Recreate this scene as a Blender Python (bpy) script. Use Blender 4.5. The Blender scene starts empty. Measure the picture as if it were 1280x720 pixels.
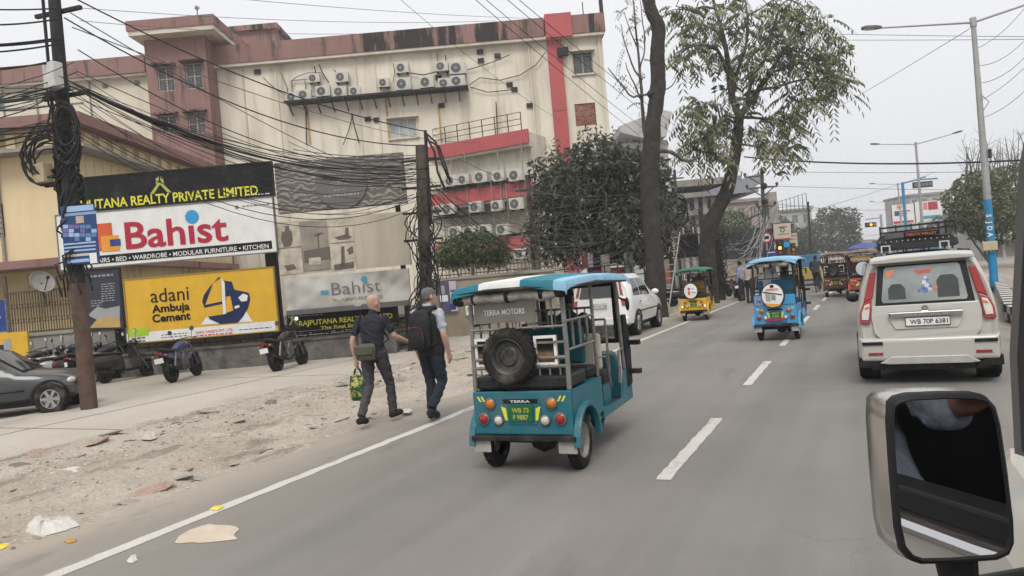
import bpy, math, random
from mathutils import Vector as V, Matrix

random.seed(11)
sc = bpy.context.scene
col = sc.collection
R_ = math.radians

# ------------------------------------------------------------------ camera
F, H = 924.0, 1.78            # focal length in photo pixels, eye height in metres
_roll, _pitch, _yaw = R_(5.0), R_(-0.56), R_(25.8)
FWD = V((-math.sin(_yaw) * math.cos(_pitch), math.cos(_yaw) * math.cos(_pitch), math.sin(_pitch)))
_rt = V((math.cos(_yaw), math.sin(_yaw), 0)); _up = _rt.cross(FWD)
RT = _rt * math.cos(_roll) - _up * math.sin(_roll)
UP = _up * math.cos(_roll) + _rt * math.sin(_roll)
EYE = V((0, 0, H))
cam = bpy.data.cameras.new('camera'); cam.sensor_width = 36; cam.lens = F / 1280 * 36
cam.clip_start = 0.05; cam.clip_end = 5000
camo = bpy.data.objects.new('camera', cam); col.objects.link(camo)
camo.matrix_world = Matrix(((RT.x, UP.x, -FWD.x, 0), (RT.y, UP.y, -FWD.y, 0), (RT.z, UP.z, -FWD.z, H), (0, 0, 0, 1)))
sc.camera = camo

# ------------------------------------------------------------------ overcast sky and veiled sun
SUN_EL, SUN_AZ = R_(52), R_(200)
w = bpy.data.worlds.new('World'); sc.world = w; w.use_nodes = True
nt = w.node_tree; nt.nodes.clear()
N = nt.nodes.new; L = nt.links.new
out = N('ShaderNodeOutputWorld'); bg = N('ShaderNodeBackground'); bg2 = N('ShaderNodeBackground'); add = N('ShaderNodeAddShader')
sky = N('ShaderNodeTexSky'); sky.sky_type = 'NISHITA'; sky.sun_disc = False
sky.sun_elevation = SUN_EL; sky.sun_rotation = SUN_AZ; sky.dust_density = 6.0; sky.air_density = 1.0
L(sky.outputs[0], bg.inputs[0]); bg.inputs[1].default_value = 0.006
# cloud layer: even pale grey, brighter overhead as an overcast sky is
tc = N('ShaderNodeTexCoord'); sep = N('ShaderNodeSeparateXYZ'); L(tc.outputs['Generated'], sep.inputs[0])
ramp = N('ShaderNodeValToRGB'); L(sep.outputs[2], ramp.inputs[0])
e = ramp.color_ramp.elements
e[0].position = 0.0; e[0].color = (0.54, 0.55, 0.565, 1)
e[1].position = 0.45; e[1].color = (0.63, 0.632, 0.64, 1)
x = e.new(0.17); x.color = (0.57, 0.577, 0.59, 1)
x = e.new(1.0); x.color = (1.02, 1.01, 1.0, 1)
noi = N('ShaderNodeTexNoise'); noi.inputs['Scale'].default_value = 1.6; noi.inputs['Detail'].default_value = 5
L(tc.outputs['Generated'], noi.inputs['Vector'])
mr = N('ShaderNodeMapRange'); mr.inputs[1].default_value = 0.3; mr.inputs[2].default_value = 0.7
mr.inputs[3].default_value = 0.965; mr.inputs[4].default_value = 1.03
L(noi.outputs['Fac'], mr.inputs[0])
mul = N('ShaderNodeVectorMath'); mul.operation = 'MULTIPLY'; L(ramp.outputs[0], mul.inputs[0]); L(mr.outputs[0], mul.inputs[1])
L(mul.outputs[0], bg2.inputs[0]); bg2.inputs[1].default_value = 1.0
L(bg.outputs[0], add.inputs[0]); L(bg2.outputs[0], add.inputs[1]); L(add.outputs[0], out.inputs[0])

sl = bpy.data.lights.new('sun', 'SUN'); sl.energy = 1.4; sl.angle = R_(25); sl.color = (1, 0.96, 0.9)
so = bpy.data.objects.new('sun', sl); col.objects.link(so)
# the sun stands behind the camera to its left, high up
so.rotation_euler = (R_(38), 0, R_(20))

vs = sc.view_settings; sc.display_settings.display_device = 'sRGB'
vs.view_transform = 'Standard'; vs.look = 'None'; vs.gamma = 1; vs.use_curve_mapping = False
vs.exposure = 0.58
cy = sc.cycles if hasattr(sc, 'cycles') else None
sc.render.engine = 'CYCLES'
sc.cycles.use_denoising = True
sc.cycles.max_bounces = 4; sc.cycles.diffuse_bounces = 2; sc.cycles.glossy_bounces = 3
sc.cycles.transmission_bounces = 3; sc.cycles.transparent_max_bounces = 8; sc.cycles.volume_bounces = 0
sc.cycles.use_adaptive_sampling = True; sc.cycles.adaptive_threshold = .02

# ------------------------------------------------------------------ pixel helpers (photo pixel -> place)
def ray(px, py): return FWD + RT * ((px - 640) / F) + UP * ((360 - py) / F)
def G(px, py, z=0.0):
    d = ray(px, py); return EYE + d * ((z - H) / d.z)
def D(px, py, depth): return EYE + ray(px, py) * depth
def proj(p):
    q = V(p) - EYE; d = q.dot(FWD); return 640 + F * q.dot(RT) / d, 360 - F * q.dot(UP) / d

class Frame:
    """upright wall plane; local x to the right, y away from the viewer, z up"""
    def __init__(s, px, depth, ang=0.0):
        p = D(px, 360, depth); s.o = V((p.x, p.y, 0))
        a = _yaw + R_(ang); s.e = V((math.cos(a), math.sin(a), 0)); s.n = V((s.e.y, -s.e.x, 0)); s.rz = a
    def hit(s, px, py):
        d = ray(px, py); t = (s.o - EYE).dot(s.n) / d.dot(s.n); return EYE + d * t
    def uv(s, px, py):
        p = s.hit(px, py); return (p - s.o).dot(s.e), p.z
    def world(s, u, y, z): return s.o + s.e * u - s.n * y + V((0, 0, z))

# ------------------------------------------------------------------ mesh helpers
class MB:
    def __init__(s): s.v = []; s.f = []; s.m = []; s.cm = 0; s.pc = []
    def add(s, vs, fs):
        b = len(s.v); s.pc.append((b, len(s.f), len(vs), len(fs))); s.v += [tuple(p) for p in vs]
        for f in fs: s.f.append(tuple(b + i for i in f)); s.m.append(s.cm)
        return s
    def mat(s, i): s.cm = i; return s
    def hexa(s, p):   # 4 bottom, 4 top
        return s.add(p, [(3, 2, 1, 0), (4, 5, 6, 7), (0, 1, 5, 4), (1, 2, 6, 5), (2, 3, 7, 6), (3, 0, 4, 7)])
    def box(s, x0, x1, y0, y1, z0, z1):
        return s.hexa([(x0, y0, z0), (x1, y0, z0), (x1, y1, z0), (x0, y1, z0), (x0, y0, z1), (x1, y0, z1), (x1, y1, z1), (x0, y1, z1)])
    def obox(s, c, size, M=None):
        a, b, d = size[0] / 2, size[1] / 2, size[2] / 2; c = V(c)
        pts = [V((x, y, z)) for z in (-d, d) for x, y in ((-a, -b), (a, -b), (a, b), (-a, b))]
        if M is not None: pts = [M @ p for p in pts]
        return s.hexa([p + c for p in pts])
    def bar(s, a, b, w, h=None):
        """square bar from a to b"""
        a, b = V(a), V(b); h = h or w; d = (b - a).normalized()
        r = V((0, 0, 1)) if abs(d.z) < .9 else V((0, 1, 0))
        x = d.cross(r).normalized() * (w / 2); y = x.cross(d).normalized() * (h / 2)
        return s.hexa([a - x - y, a + x - y, a + x + y, a - x + y, b - x - y, b + x - y, b + x + y, b - x + y])
    def tube(s, pts, r, n=6, caps=True):
        pts = [V(p) for p in pts]; k = len(pts)
        rs = r if isinstance(r, (list, tuple)) else [r] * k
        rings = []; prev = None
        for i, p in enumerate(pts):
            d = (pts[min(i + 1, k - 1)] - pts[max(i - 1, 0)])
            if d.length < 1e-9: d = V((0, 0, 1))
            d.normalize()
            if prev is None:
                a = V((0, 0, 1)) if abs(d.z) < .9 else V((1, 0, 0))
                x = d.cross(a).normalized()
            else:
                x = prev - d * prev.dot(d)
                x = x.normalized() if x.length > 1e-6 else d.orthogonal().normalized()
            prev = x; y = d.cross(x)
            rings.append([p + (x * math.cos(2 * math.pi * j / n) + y * math.sin(2 * math.pi * j / n)) * rs[i] for j in range(n)])
        return s.loft(rings, True, caps)
    def loft(s, rings, closed=True, caps=True):
        n = len(rings[0]); vs = [p for r in rings for p in r]; fs = []
        for i in range(len(rings) - 1):
            for j in range(n if closed else n - 1):
                a = i * n + j; b = i * n + (j + 1) % n; fs.append((a, b, b + n, a + n))
        if caps and closed: fs += [tuple(reversed(range(n))), tuple(range((len(rings) - 1) * n, len(rings) * n))]
        return s.add(vs, fs)
    def lathe(s, prof, c=(0, 0, 0), axis='z', n=20, caps=False):
        rings = []
        for r, h in prof:
            ring = []
            for j in range(n):
                a = 2 * math.pi * j / n; x, y = r * math.cos(a), r * math.sin(a)
                p = {'z': (x, y, h), 'x': (h, x, y), 'y': (y, h, x)}[axis]
                ring.append((p[0] + c[0], p[1] + c[1], p[2] + c[2]))
            rings.append(ring)
        return s.loft(rings, True, caps)
    def prism(s, poly, a, b, axis='y'):
        """extrude a 2-D outline; axis y: (x,z), axis x: (y,z), axis z: (x,y)"""
        n = len(poly)
        def P(u, v, h): return {'y': (u, h, v), 'x': (h, u, v), 'z': (u, v, h)}[axis]
        vs = [P(u, v, a) for u, v in poly] + [P(u, v, b) for u, v in poly]
        fs = [tuple(reversed(range(n))), tuple(range(n, 2 * n))] + [(i, (i + 1) % n, n + (i + 1) % n, n + i) for i in range(n)]
        return s.add(vs, fs)
    def quad(s, a, b, c, d): return s.add([a, b, c, d], [(0, 1, 2, 3)])
    def ell(s, c, r, n=10, m=7):
        vs = []; fs = []
        for i in range(m + 1):
            t = math.pi * i / m
            for j in range(n):
                a = 2 * math.pi * j / n
                vs.append((c[0] + r[0] * math.sin(t) * math.cos(a), c[1] + r[1] * math.sin(t) * math.sin(a), c[2] + r[2] * math.cos(t)))
        for i in range(m):
            for j in range(n):
                fs.append((i * n + j, (i + 1) * n + j, (i + 1) * n + (j + 1) % n, i * n + (j + 1) % n))
        return s.add(vs, fs)
    def mesh(s, name, mats, smooth=False, ang=40):
        me = bpy.data.meshes.new(name); me.from_pydata(s.v, [], s.f)
        for m in (mats if isinstance(mats, (list, tuple)) else [mats]): me.materials.append(m)
        if any(s.m): me.polygons.foreach_set('material_index', s.m)
        if smooth:
            me.polygons.foreach_set('use_smooth', [True] * len(me.polygons))
            if ang: me.set_sharp_from_angle(angle=R_(ang))
        me.update(); return me
    def pieces(s, each=False):
        """the far-apart pieces of this builder as builders of their own"""
        n = len(s.pc)
        if n < 2 or n > 400: return [s]
        bx = []
        for b, f, nv, nf in s.pc:
            q = s.v[b:b + nv]; bx.append(([min(p[i] for p in q) for i in range(3)], [max(p[i] for p in q) for i in range(3)]))
        root = list(range(n))
        def find(i):
            while root[i] != i: root[i] = root[root[i]]; i = root[i]
            return i
        if not each:
            for i in range(n):
                for j in range(i):
                    g = math.sqrt(sum(max(0, bx[i][0][k] - bx[j][1][k], bx[j][0][k] - bx[i][1][k]) ** 2 for k in range(3)))
                    z = max(max(bx[i][1][k] - bx[i][0][k] for k in range(3)), max(bx[j][1][k] - bx[j][0][k] for k in range(3)))
                    if g <= max(.02, .45 * z): root[find(i)] = find(j)
        out = {}
        for i, (b, f, nv, nf) in enumerate(s.pc):
            o = out.setdefault(find(i), MB()); d = len(o.v); o.pc.append((d, len(o.f), nv, nf)); o.v += s.v[b:b + nv]
            for k in range(f, f + nf): o.f.append(tuple(t - b + d for t in s.f[k])); o.m.append(s.m[k])
        return list(out.values())
    def build(s, name, mats, parent=None, smooth=False, bevel=0, seg=2, ang=40, fix=False, each=False):
        ps = s.pieces(each) if parent is not None else [s]
        if 1 < len(ps) <= 120:
            for q in ps[1:]: q._build(name, mats, parent, smooth, bevel, seg, ang, fix)
            return ps[0]._build(name, mats, parent, smooth, bevel, seg, ang, fix)
        return s._build(name, mats, parent, smooth, bevel, seg, ang, fix)
    def _build(s, name, mats, parent=None, smooth=False, bevel=0, seg=2, ang=40, fix=False):
        me = s.mesh(name, mats, smooth, ang)
        if fix:
            import bmesh
            b = bmesh.new(); b.from_mesh(me); bmesh.ops.recalc_face_normals(b, faces=b.faces); b.to_mesh(me); b.free()
        o = bpy.data.objects.new(name, me); col.objects.link(o)
        if parent is not None: o.parent = parent
        if bevel:
            bm = o.modifiers.new('bevel', 'BEVEL'); bm.width = bevel; bm.segments = seg; bm.limit_method = 'ANGLE'; bm.angle_limit = R_(35)
            bm.harden_normals = False
        return o

def tag(o, label=None, cat=None, group=None, kind=None):
    if label: o['label'] = label
    if cat: o['category'] = cat
    if group: o['group'] = group
    if kind: o['kind'] = kind
    return o
def thing(name, label, cat, loc=(0, 0, 0), rz=0.0, group=None):
    o = bpy.data.objects.new(name, None); col.objects.link(o); o.empty_display_size = .2
    o.location = loc; o.rotation_euler = (0, 0, rz); return tag(o, label, cat, group)
def dup(root, loc, rz=None, label=None, group=None, scale=None):
    r = root.copy(); col.objects.link(r); r.location = loc
    if rz is not None: r.rotation_euler = (root.rotation_euler.x, root.rotation_euler.y, rz)
    if scale: r.scale = scale if isinstance(scale, (tuple, list)) else (scale,) * 3
    if label: r['label'] = label
    if group: r['group'] = group
    def rec(a, b):
        for ch in a.children:
            c = ch.copy(); col.objects.link(c); c.parent = b; rec(ch, c)
    rec(root, r); return r

_tcache = {}
def text_mesh(body, size, extrude=0.0, bold=0.0, space=1.0, shear=0.0):
    """lettering in the built-in face: list of vertices and faces lying in the x-z plane, base line at z = 0"""
    k = (body, size, extrude, bold, space, shear)
    if k not in _tcache:
        cu = bpy.data.curves.new('t', 'FONT'); cu.body = body; cu.size = size; cu.extrude = extrude; cu.offset = bold
        cu.space_character = space; cu.shear = shear; cu.align_x = 'LEFT'; cu.resolution_u = 3
        o = bpy.data.objects.new('t', cu); me = bpy.data.meshes.new_from_object(o)
        vs = [(v.co.x, -v.co.z, v.co.y) for v in me.vertices]; fs = [tuple(p.vertices) for p in me.polygons]
        bpy.data.objects.remove(o); bpy.data.meshes.remove(me); bpy.data.curves.remove(cu)
        _tcache[k] = (vs, fs)
    return _tcache[k]
def put_text(mb, body, x, z, height, width=None, y=0.0, ex=0.004, bold=0.0, shear=0.0, align='l'):
    """add lettering to mb: cap height about `height`, optionally squeezed to `width`, at (x, z), lying at depth y facing -y"""
    vs, fs = text_mesh(body, 1.0, 0.0, bold, 1.0, shear)
    if not vs: return mb
    x0 = min(v[0] for v in vs); x1 = max(v[0] for v in vs); sz = height / 0.7
    sx = width / (x1 - x0) if width else sz
    off = {'l': 0, 'c': -(x1 - x0) * sx / 2, 'r': -(x1 - x0) * sx}[align]
    a = [(x + off + (v[0] - x0) * sx, y - ex, z + v[2] * sz) for v in vs]
    return mb.add(a, fs)

def glyphs(vs, fs):
    """split lettering into its letters, left to right"""
    root = list(range(len(vs)))
    def find(i):
        while root[i] != i: root[i] = root[root[i]]; i = root[i]
        return i
    key = {}
    for i, v in enumerate(vs):
        k = (round(v[0], 5), round(v[2], 5)); root[find(i)] = find(key.setdefault(k, i))
    for f in fs:
        for k in f[1:]: root[find(k)] = find(f[0])
    comp = {}
    for f in fs: comp.setdefault(find(f[0]), []).append(f)
    items = []
    for fl in comp.values():
        xs = [vs[k][0] for f in fl for k in f]; items.append([min(xs), max(xs), fl])
    items.sort(key=lambda q: q[0]); out = []
    for a, b, fl in items:
        if out and a < out[-1][1] - .3 * min(b - a, out[-1][1] - out[-1][0]): out[-1][1] = max(b, out[-1][1]); out[-1][2] += fl
        else: out.append([a, b, fl])
    res = []
    for _, _, fl in out:
        mp = {}; v2 = []; f2 = []
        for f in fl:
            for k in f:
                if k not in mp: mp[k] = len(v2); v2.append(vs[k])
            f2.append(tuple(mp[k] for k in f))
        res.append((v2, f2))
    return res

# ------------------------------------------------------------------ materials
_mats = {}
def mat(name, c, rough=0.6, metal=0.0, var=0.12, scale=6.0, bump=0.0, bscale=None, dirt=None, damt=0.0, dscale=1.5, streak=False,
        coat=0.0, spec=0.28, detail=6, alpha=1.0, trans=0.0, emit=None, estr=0.0, dlo=0.5, dhi=0.7):
    if name in _mats: return _mats[name]
    m = bpy.data.materials.new(name); m.use_nodes = True; nt = m.node_tree; b = nt.nodes['Principled BSDF']
    N = nt.nodes.new; L = nt.links.new
    b.inputs['Roughness'].default_value = rough; b.inputs['Metallic'].default_value = metal
    b.inputs['Specular IOR Level'].default_value = spec
    if coat: b.inputs['Coat Weight'].default_value = coat; b.inputs['Coat Roughness'].default_value = .08
    if trans: b.inputs['Transmission Weight'].default_value = trans
    if alpha < 1: b.inputs['Alpha'].default_value = alpha
    if emit: b.inputs['Emission Color'].default_value = (*emit, 1); b.inputs['Emission Strength'].default_value = estr
    tc = N('ShaderNodeTexCoord'); no = N('ShaderNodeTexNoise'); no.inputs['Scale'].default_value = scale; no.inputs['Detail'].default_value = detail
    L(tc.outputs['Object'], no.inputs['Vector'])
    r = N('ShaderNodeMapRange'); r.inputs[1].default_value = .3; r.inputs[2].default_value = .7; r.inputs[3].default_value = 1 - var; r.inputs[4].default_value = 1 + var
    L(no.outputs['Fac'], r.inputs[0])
    mu = N('ShaderNodeVectorMath'); mu.operation = 'MULTIPLY'; mu.inputs[0].default_value = c[:3]; L(r.outputs[0], mu.inputs[1])
    res = mu.outputs[0]
    if dirt and damt > 0:
        mp = N('ShaderNodeMapping'); L(tc.outputs['Object'], mp.inputs[0])
        if streak: mp.inputs['Scale'].default_value = (1, 1, .12)
        n2 = N('ShaderNodeTexNoise'); n2.inputs['Scale'].default_value = dscale; n2.inputs['Detail'].default_value = 8; n2.inputs['Roughness'].default_value = .65
        L(mp.outputs[0], n2.inputs['Vector'])
        r2 = N('ShaderNodeMapRange'); r2.inputs[1].default_value = dlo; r2.inputs[2].default_value = dhi; r2.inputs[3].default_value = 0; r2.inputs[4].default_value = damt
        L(n2.outputs['Fac'], r2.inputs[0])
        mx = N('ShaderNodeMix'); mx.data_type = 'RGBA'; L(r2.outputs[0], mx.inputs[0]); L(res, mx.inputs[6]); mx.inputs[7].default_value = (*dirt, 1)
        res = mx.outputs[2]
    L(res, b.inputs['Base Color'])
    if bump:
        n3 = N('ShaderNodeTexNoise'); n3.inputs['Scale'].default_value = bscale or scale * 4; n3.inputs['Detail'].default_value = 6
        L(tc.outputs['Object'], n3.inputs['Vector'])
        bp = N('ShaderNodeBump'); bp.inputs['Strength'].default_value = min(1, bump); bp.inputs['Distance'].default_value = .02
        L(n3.outputs['Fac'], bp.inputs['Height']); L(bp.outputs[0], b.inputs['Normal'])
    _mats[name] = m; return m

DUST = (.28, .245, .2)
tyre = mat('tyre rubber', (.022, .021, .02), .85, var=.25, scale=20, bump=.5, dirt=DUST, damt=.3, dscale=4, spec=.12)
blackp = mat('black plastic', (.01, .01, .011), .5, var=.2, dirt=DUST, damt=.08, dscale=3, spec=.2)
blackm = mat('black metal', (.012, .012, .012), .5, .0, var=.25, dirt=DUST, damt=.14, dscale=4)
steel = mat('worn stainless steel', (.21, .205, .19), .42, .55, var=.2, scale=12, dirt=(.12, .1, .08), damt=.5, dscale=5)
chrome = mat('chrome', (.7, .7, .7), .12, 1.0, var=.05)
glassd = mat('dark window glass', (.012, .015, .016), .06, var=.05, spec=.7)
glassr = mat('car window glass', (.03, .036, .036), .05, var=.05, spec=.8, alpha=.82)
lens_r = mat('red lamp lens', (.25, .02, .022), .15, var=.12, coat=.5)
lens_o = mat('amber lamp lens', (.45, .135, .018), .2, var=.12, coat=.5)
lens_w = mat('clear lamp lens', (.48, .465, .42), .15, var=.12, coat=.5)
white = mat('white enamel', (.72, .72, .7), .4, var=.06, dirt=DUST, damt=.25, dscale=3)
rimm = mat('dusty wheel steel', (.26, .25, .23), .5, .5, var=.2, scale=10, dirt=DUST, damt=.5, dscale=5)
cablem = mat('cable rubber', (.016, .016, .017), .55, var=.2)
cableg = mat('grey cable', (.085, .085, .088), .55, var=.2)
# ================================================================== ground, road, shoulder, median
def surf(name, base, hi, fine=60, mid=1.2, midamt=.5, rough=.9, bump=.5, dust=None, dustx=None, patch=None, bd=.01, streak=False):
    m = bpy.data.materials.new(name); m.use_nodes = True; nt = m.node_tree; b = nt.nodes['Principled BSDF']
    N = nt.nodes.new; L = nt.links.new
    b.inputs['Roughness'].default_value = rough; b.inputs['Specular IOR Level'].default_value = .3
    tc = N('ShaderNodeTexCoord')
    def noise(s, d=8, sc3=None, rg=.6):
        n = N('ShaderNodeTexNoise'); n.inputs['Scale'].default_value = s; n.inputs['Detail'].default_value = d; n.inputs['Roughness'].default_value = rg
        if sc3:
            mp = N('ShaderNodeMapping'); mp.inputs['Scale'].default_value = sc3; L(tc.outputs['Object'], mp.inputs[0]); L(mp.outputs[0], n.inputs['Vector'])
        else: L(tc.outputs['Object'], n.inputs['Vector'])
        return n.outputs['Fac']
    def rng(f, a, bb, c, d):
        r = N('ShaderNodeMapRange'); r.inputs[1].default_value = a; r.inputs[2].default_value = bb; r.inputs[3].default_value = c; r.inputs[4].default_value = d
        L(f, r.inputs[0]); return r.outputs[0]
    def mix(f, a, bcol):
        mx = N('ShaderNodeMix'); mx.data_type = 'RGBA'; L(f, mx.inputs[0])
        (L(a, mx.inputs[6]) if not isinstance(a, tuple) else mx.inputs[6].__setattr__('default_value', (*a, 1)))
        (L(bcol, mx.inputs[7]) if not isinstance(bcol, tuple) else mx.inputs[7].__setattr__('default_value', (*bcol, 1)))
        return mx.outputs[2]
    c = mix(rng(noise(mid), .35, .65, 0, midamt), base, hi)
    f = noise(fine, 4)
    mu = N('ShaderNodeVectorMath'); mu.operation = 'MULTIPLY'; L(c, mu.inputs[0]); L(rng(f, .3, .7, .82, 1.18), mu.inputs[1]); c = mu.outputs[0]
    if streak:
        # aggregate speckle and long wheel-polished streaks
        mu2 = N('ShaderNodeVectorMath'); mu2.operation = 'MULTIPLY'; L(c, mu2.inputs[0]); L(rng(noise(2.2, 6, (1.0, .035, 1), .55), .3, .7, .86, 1.13), mu2.inputs[1]); c = mu2.outputs[0]
        mu3 = N('ShaderNodeVectorMath'); mu3.operation = 'MULTIPLY'; L(c, mu3.inputs[0]); L(rng(noise(220, 2), .3, .72, .78, 1.24), mu3.inputs[1]); c = mu3.outputs[0]
        vo = N('ShaderNodeTexVoronoi'); vo.feature = 'DISTANCE_TO_EDGE'; vo.inputs['Scale'].default_value = .55
        wv = N('ShaderNodeVectorMath'); wv.operation = 'ADD'; L(tc.outputs['Object'], wv.inputs[0])
        nw = N('ShaderNodeTexNoise'); nw.inputs['Scale'].default_value = 1.7; nw.inputs['Detail'].default_value = 8; L(tc.outputs['Object'], nw.inputs['Vector']); L(nw.outputs['Color'], wv.inputs[1]); L(wv.outputs[0], vo.inputs['Vector'])
        ck = N('ShaderNodeMath'); ck.operation = 'MULTIPLY'; L(rng(vo.outputs['Distance'], .0, .012, .55, 0), ck.inputs[0]); L(rng(noise(.35, 3), .52, .62, 0, 1), ck.inputs[1]); c = mix(ck.outputs[0], c, (.05, .047, .044))
    if dust:
        # dust swept into bands along the carriageway: object x across the road
        sp = N('ShaderNodeSeparateXYZ'); L(tc.outputs['Object'], sp.inputs[0])
        cr = N('ShaderNodeValToRGB'); L(rng(sp.outputs[0], dustx[0], dustx[1], 0, 1), cr.inputs[0])
        els = cr.color_ramp.elements
        for i, (p, v) in enumerate(dustx[2]):
            el = els[i] if i < 2 else els.new(p)
            el.position = p; el.color = (v, v, v, 1)
        ma = N('ShaderNodeMath'); ma.operation = 'MULTIPLY'; L(cr.outputs[0], ma.inputs[0]); L(rng(noise(1.0, 8, (1.0, .12, 1)), .25, .7, .4, 1.25), ma.inputs[1])
        c = mix(ma.outputs[0], c, dust)
    if patch:
        c = mix(rng(noise(patch[1], 9, (1, .35, 1), .7), patch[2], patch[2] + .08, 0, patch[3]), c, patch[0])
    L(c, b.inputs['Base Color'])
    bp = N('ShaderNodeBump'); bp.inputs['Strength'].default_value = bump; bp.inputs['Distance'].default_value = bd
    L(f, bp.inputs['Height']); L(bp.outputs[0], b.inputs['Normal'])
    return m

asphalt = surf('dusty asphalt', (.132, .128, .123), (.17, .164, .156), 90, .5, .8, .82, .35,
               dust=(.31, .27, .225), dustx=(-6.6, 2.6, [(0, 1.0), (1.0, .75), (.085, .72), (.16, .34), (.3, .12), (.45, .22), (.62, .1), (.8, .18), (.92, .4)]),
               patch=((.095, .092, .09), .6, .57, .5), bd=.008, streak=True)
dirt_m = surf('dry rubble dirt', (.315, .272, .222), (.41, .368, .312), 26, .9, .9, .95, .9, patch=((.17, .145, .12), 1.6, .55, .7), bd=.04)
apron_m = surf('worn concrete apron', (.35, .315, .27), (.43, .395, .35), 40, .35, .8, .9, .4, patch=((.25, .22, .18), .5, .56, .5), bd=.01)
yard_m = surf('grey concrete yard', (.29, .262, .225), (.36, .33, .29), 40, .3, .8, .9, .4, patch=((.19, .17, .15), .45, .58, .5), bd=.01)
earth_m = surf('bare earth', (.26, .225, .18), (.33, .29, .24), 12, .2, .8, .95, .4)

def sheet(name, m, pts, z):
    mb = MB(); mb.add([(x, y, z) for x, y in pts], [tuple(range(len(pts)))])
    return tag(mb.build(name, m), kind='structure')
sheet('ground', earth_m, [(-380, -120), (380, -120), (380, 560), (-380, 560)], -.03)

def strip(name, m, x0, x1, y0, y1, z, nx, ny, f, edge=.05):
    """relief sheet on a grid"""
    vs = []; fs = []
    for j in range(ny + 1):
        for i in range(nx + 1):
            x = x0 + (x1 - x0) * i / nx; y = y0 + (y1 - y0) * j / ny
            vs.append((x, y, z + f(x, y)))
    for j in range(ny):
        for i in range(nx):
            a = j * (nx + 1) + i; fs.append((a, a + 1, a + nx + 2, a + nx + 1))
    mb = MB(); mb.add(vs, fs)
    return tag(mb.build(name, m, smooth=True, ang=None), kind='structure')
from mathutils import noise as NZ
def fbm(x, y, s, o=4): return NZ.fractal(V((x * s, y * s, 3.1)), .9, 2.0, o)

road = sheet('road', asphalt, [(-6.5, -40), (2.15, -40), (2.4, 19.0), (4.3, 36), (4.3, 420), (-6.5, 420)], 0.0)
def dirtz(x, y):
    e = min(1, max(0, (-6.1 - x) / .5)) * min(1, max(0, (x + 10.75) / .5))
    return e * max(-.004, .03 + .06 * fbm(x, y, .55) + .045 * fbm(x, y * .8, 2.3) + .03 * fbm(x + 9, y, 6.5, 3)) + (1 - e) * -.014 + .03 * min(1, max(0, (-6.4 - x) / 3))
shoulder = strip('dirt_shoulder', dirt_m, -10.8, -5.95, -4, 30, 0.004, 110, 560, dirtz)
strip('dirt_verge', dirt_m, -10.8, -5.95, 30, 200, .004, 16, 120, lambda x, y: dirtz(x, y) * .8)
sheet('concrete_apron', apron_m, [(-14.6, -40), (-10.35, -40), (-10.35, 40), (-14.6, 40)], .05)
# edges of the apron slabs, long straight joints
ap = MB()
for y in (2.2, 7.4, 12.9, 18.3, 24.0): ap.box(-14.6, -10.36, y, y + .03, .046, .0535)
ap.box(-12.55, -12.52, -4, 30, .046, .0545)
tag(ap.build('apron_joint', mat('joint dirt', (.16, .13, .1), .95)), kind='structure')
ap = MB(); ap.box(-10.37, -10.30, -6, 40, -.02, .048)
tag(ap.build('apron_edge', apron_m, bevel=.012), kind='structure')
sheet('yard', yard_m, [(-40, -40), (-14.6, -40), (-14.6, 60), (-40, 60)], .02)
sheet('service_verge', earth_m, [(-40, 40), (-10.3, 40), (-10.3, 300), (-40, 300)], .012)

paint = surf('worn white road paint', (.44, .425, .395), (.52, .505, .47), 60, 1.5, .6, .8, .2, patch=((.22, .2, .18), 2.2, .53, .8), bd=.004)
def el_x(y): return -5.29 if y < 26 else -5.29 + (y - 26) * .0045
rl = random.Random(77); ys_ = [-6 + .14 * i for i in range(260)] + [31 + 2 * i for i in range(56)]
vs = [(el_x(y) + s * .072 + rl.uniform(-.011, .011), y, .004) for y in ys_ for s in (-1, 1)]
mb = MB(); mb.add(vs, [(2 * i, 2 * i + 1, 2 * i + 3, 2 * i + 2) for i in range(len(ys_) - 1)]); tag(mb.build('edge_line', paint), kind='structure')
for k in range(-2, 22):
    y = 6.07 + 4.82 * k; xx = -1.69 + max(0, y - 20) * .004
    rl = random.Random(k); rgt = [(xx + .065 + rl.uniform(-.012, .008), y + 2.52 * i / 24) for i in range(25)]; lft = [(xx - .065 + rl.uniform(-.008, .012), y + 2.52 * i / 24) for i in range(24, -1, -1)]
    sheet('lane_marking', paint, rgt + lft, .004)

# median: kerb of alternating black and white painted blocks, raised earth between
kb_w = mat('white kerb paint', (.5, .49, .46), .8, var=.15, dirt=(.18, .16, .13), damt=.7, dscale=3)
kb_b = mat('black kerb paint', (.03, .03, .03), .8, var=.3, dirt=DUST, damt=.5, dscale=3)
med = thing('median_kerb', 'black and white painted concrete block kerb beside the blue lamp pole', 'kerb', (2.72, 0, 0))
def medx(y): return 0 if y < 19 else .113 * (y - 19)
mb = MB(); mb.box(-.15, .15, -.208, .208, 0, .168); kw = mb.mesh('kerb_block', kb_w); kk = mb.mesh('kerb_block', kb_b)
for row in (0, 1):
    for i in range(72):
        y = 5.2 + i * .43
        o = bpy.data.objects.new('kerb_block', (kw, kk)[(i + row) % 2]); col.objects.link(o); o.parent = med
        o.location = (medx(y), y, row * .172); o.rotation_euler = (0, 0, -R_(6.4) if 19 < y else random.uniform(-.006, .006))
mm = MB(); mm.box(3.5, 4.9, 38, 420, -.02, .16); tag(mm.build('median_strip', apron_m), kind='structure')
sheet('opposite_road', asphalt, [(2.9, -40), (14.5, -40), (14.5, 420), (4.6, 420), (4.6, 40)], .002)
sheet('opposite_pavement', apron_m, [(14.5, -40), (26, -40), (26, 420), (14.5, 420)], .05)

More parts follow.
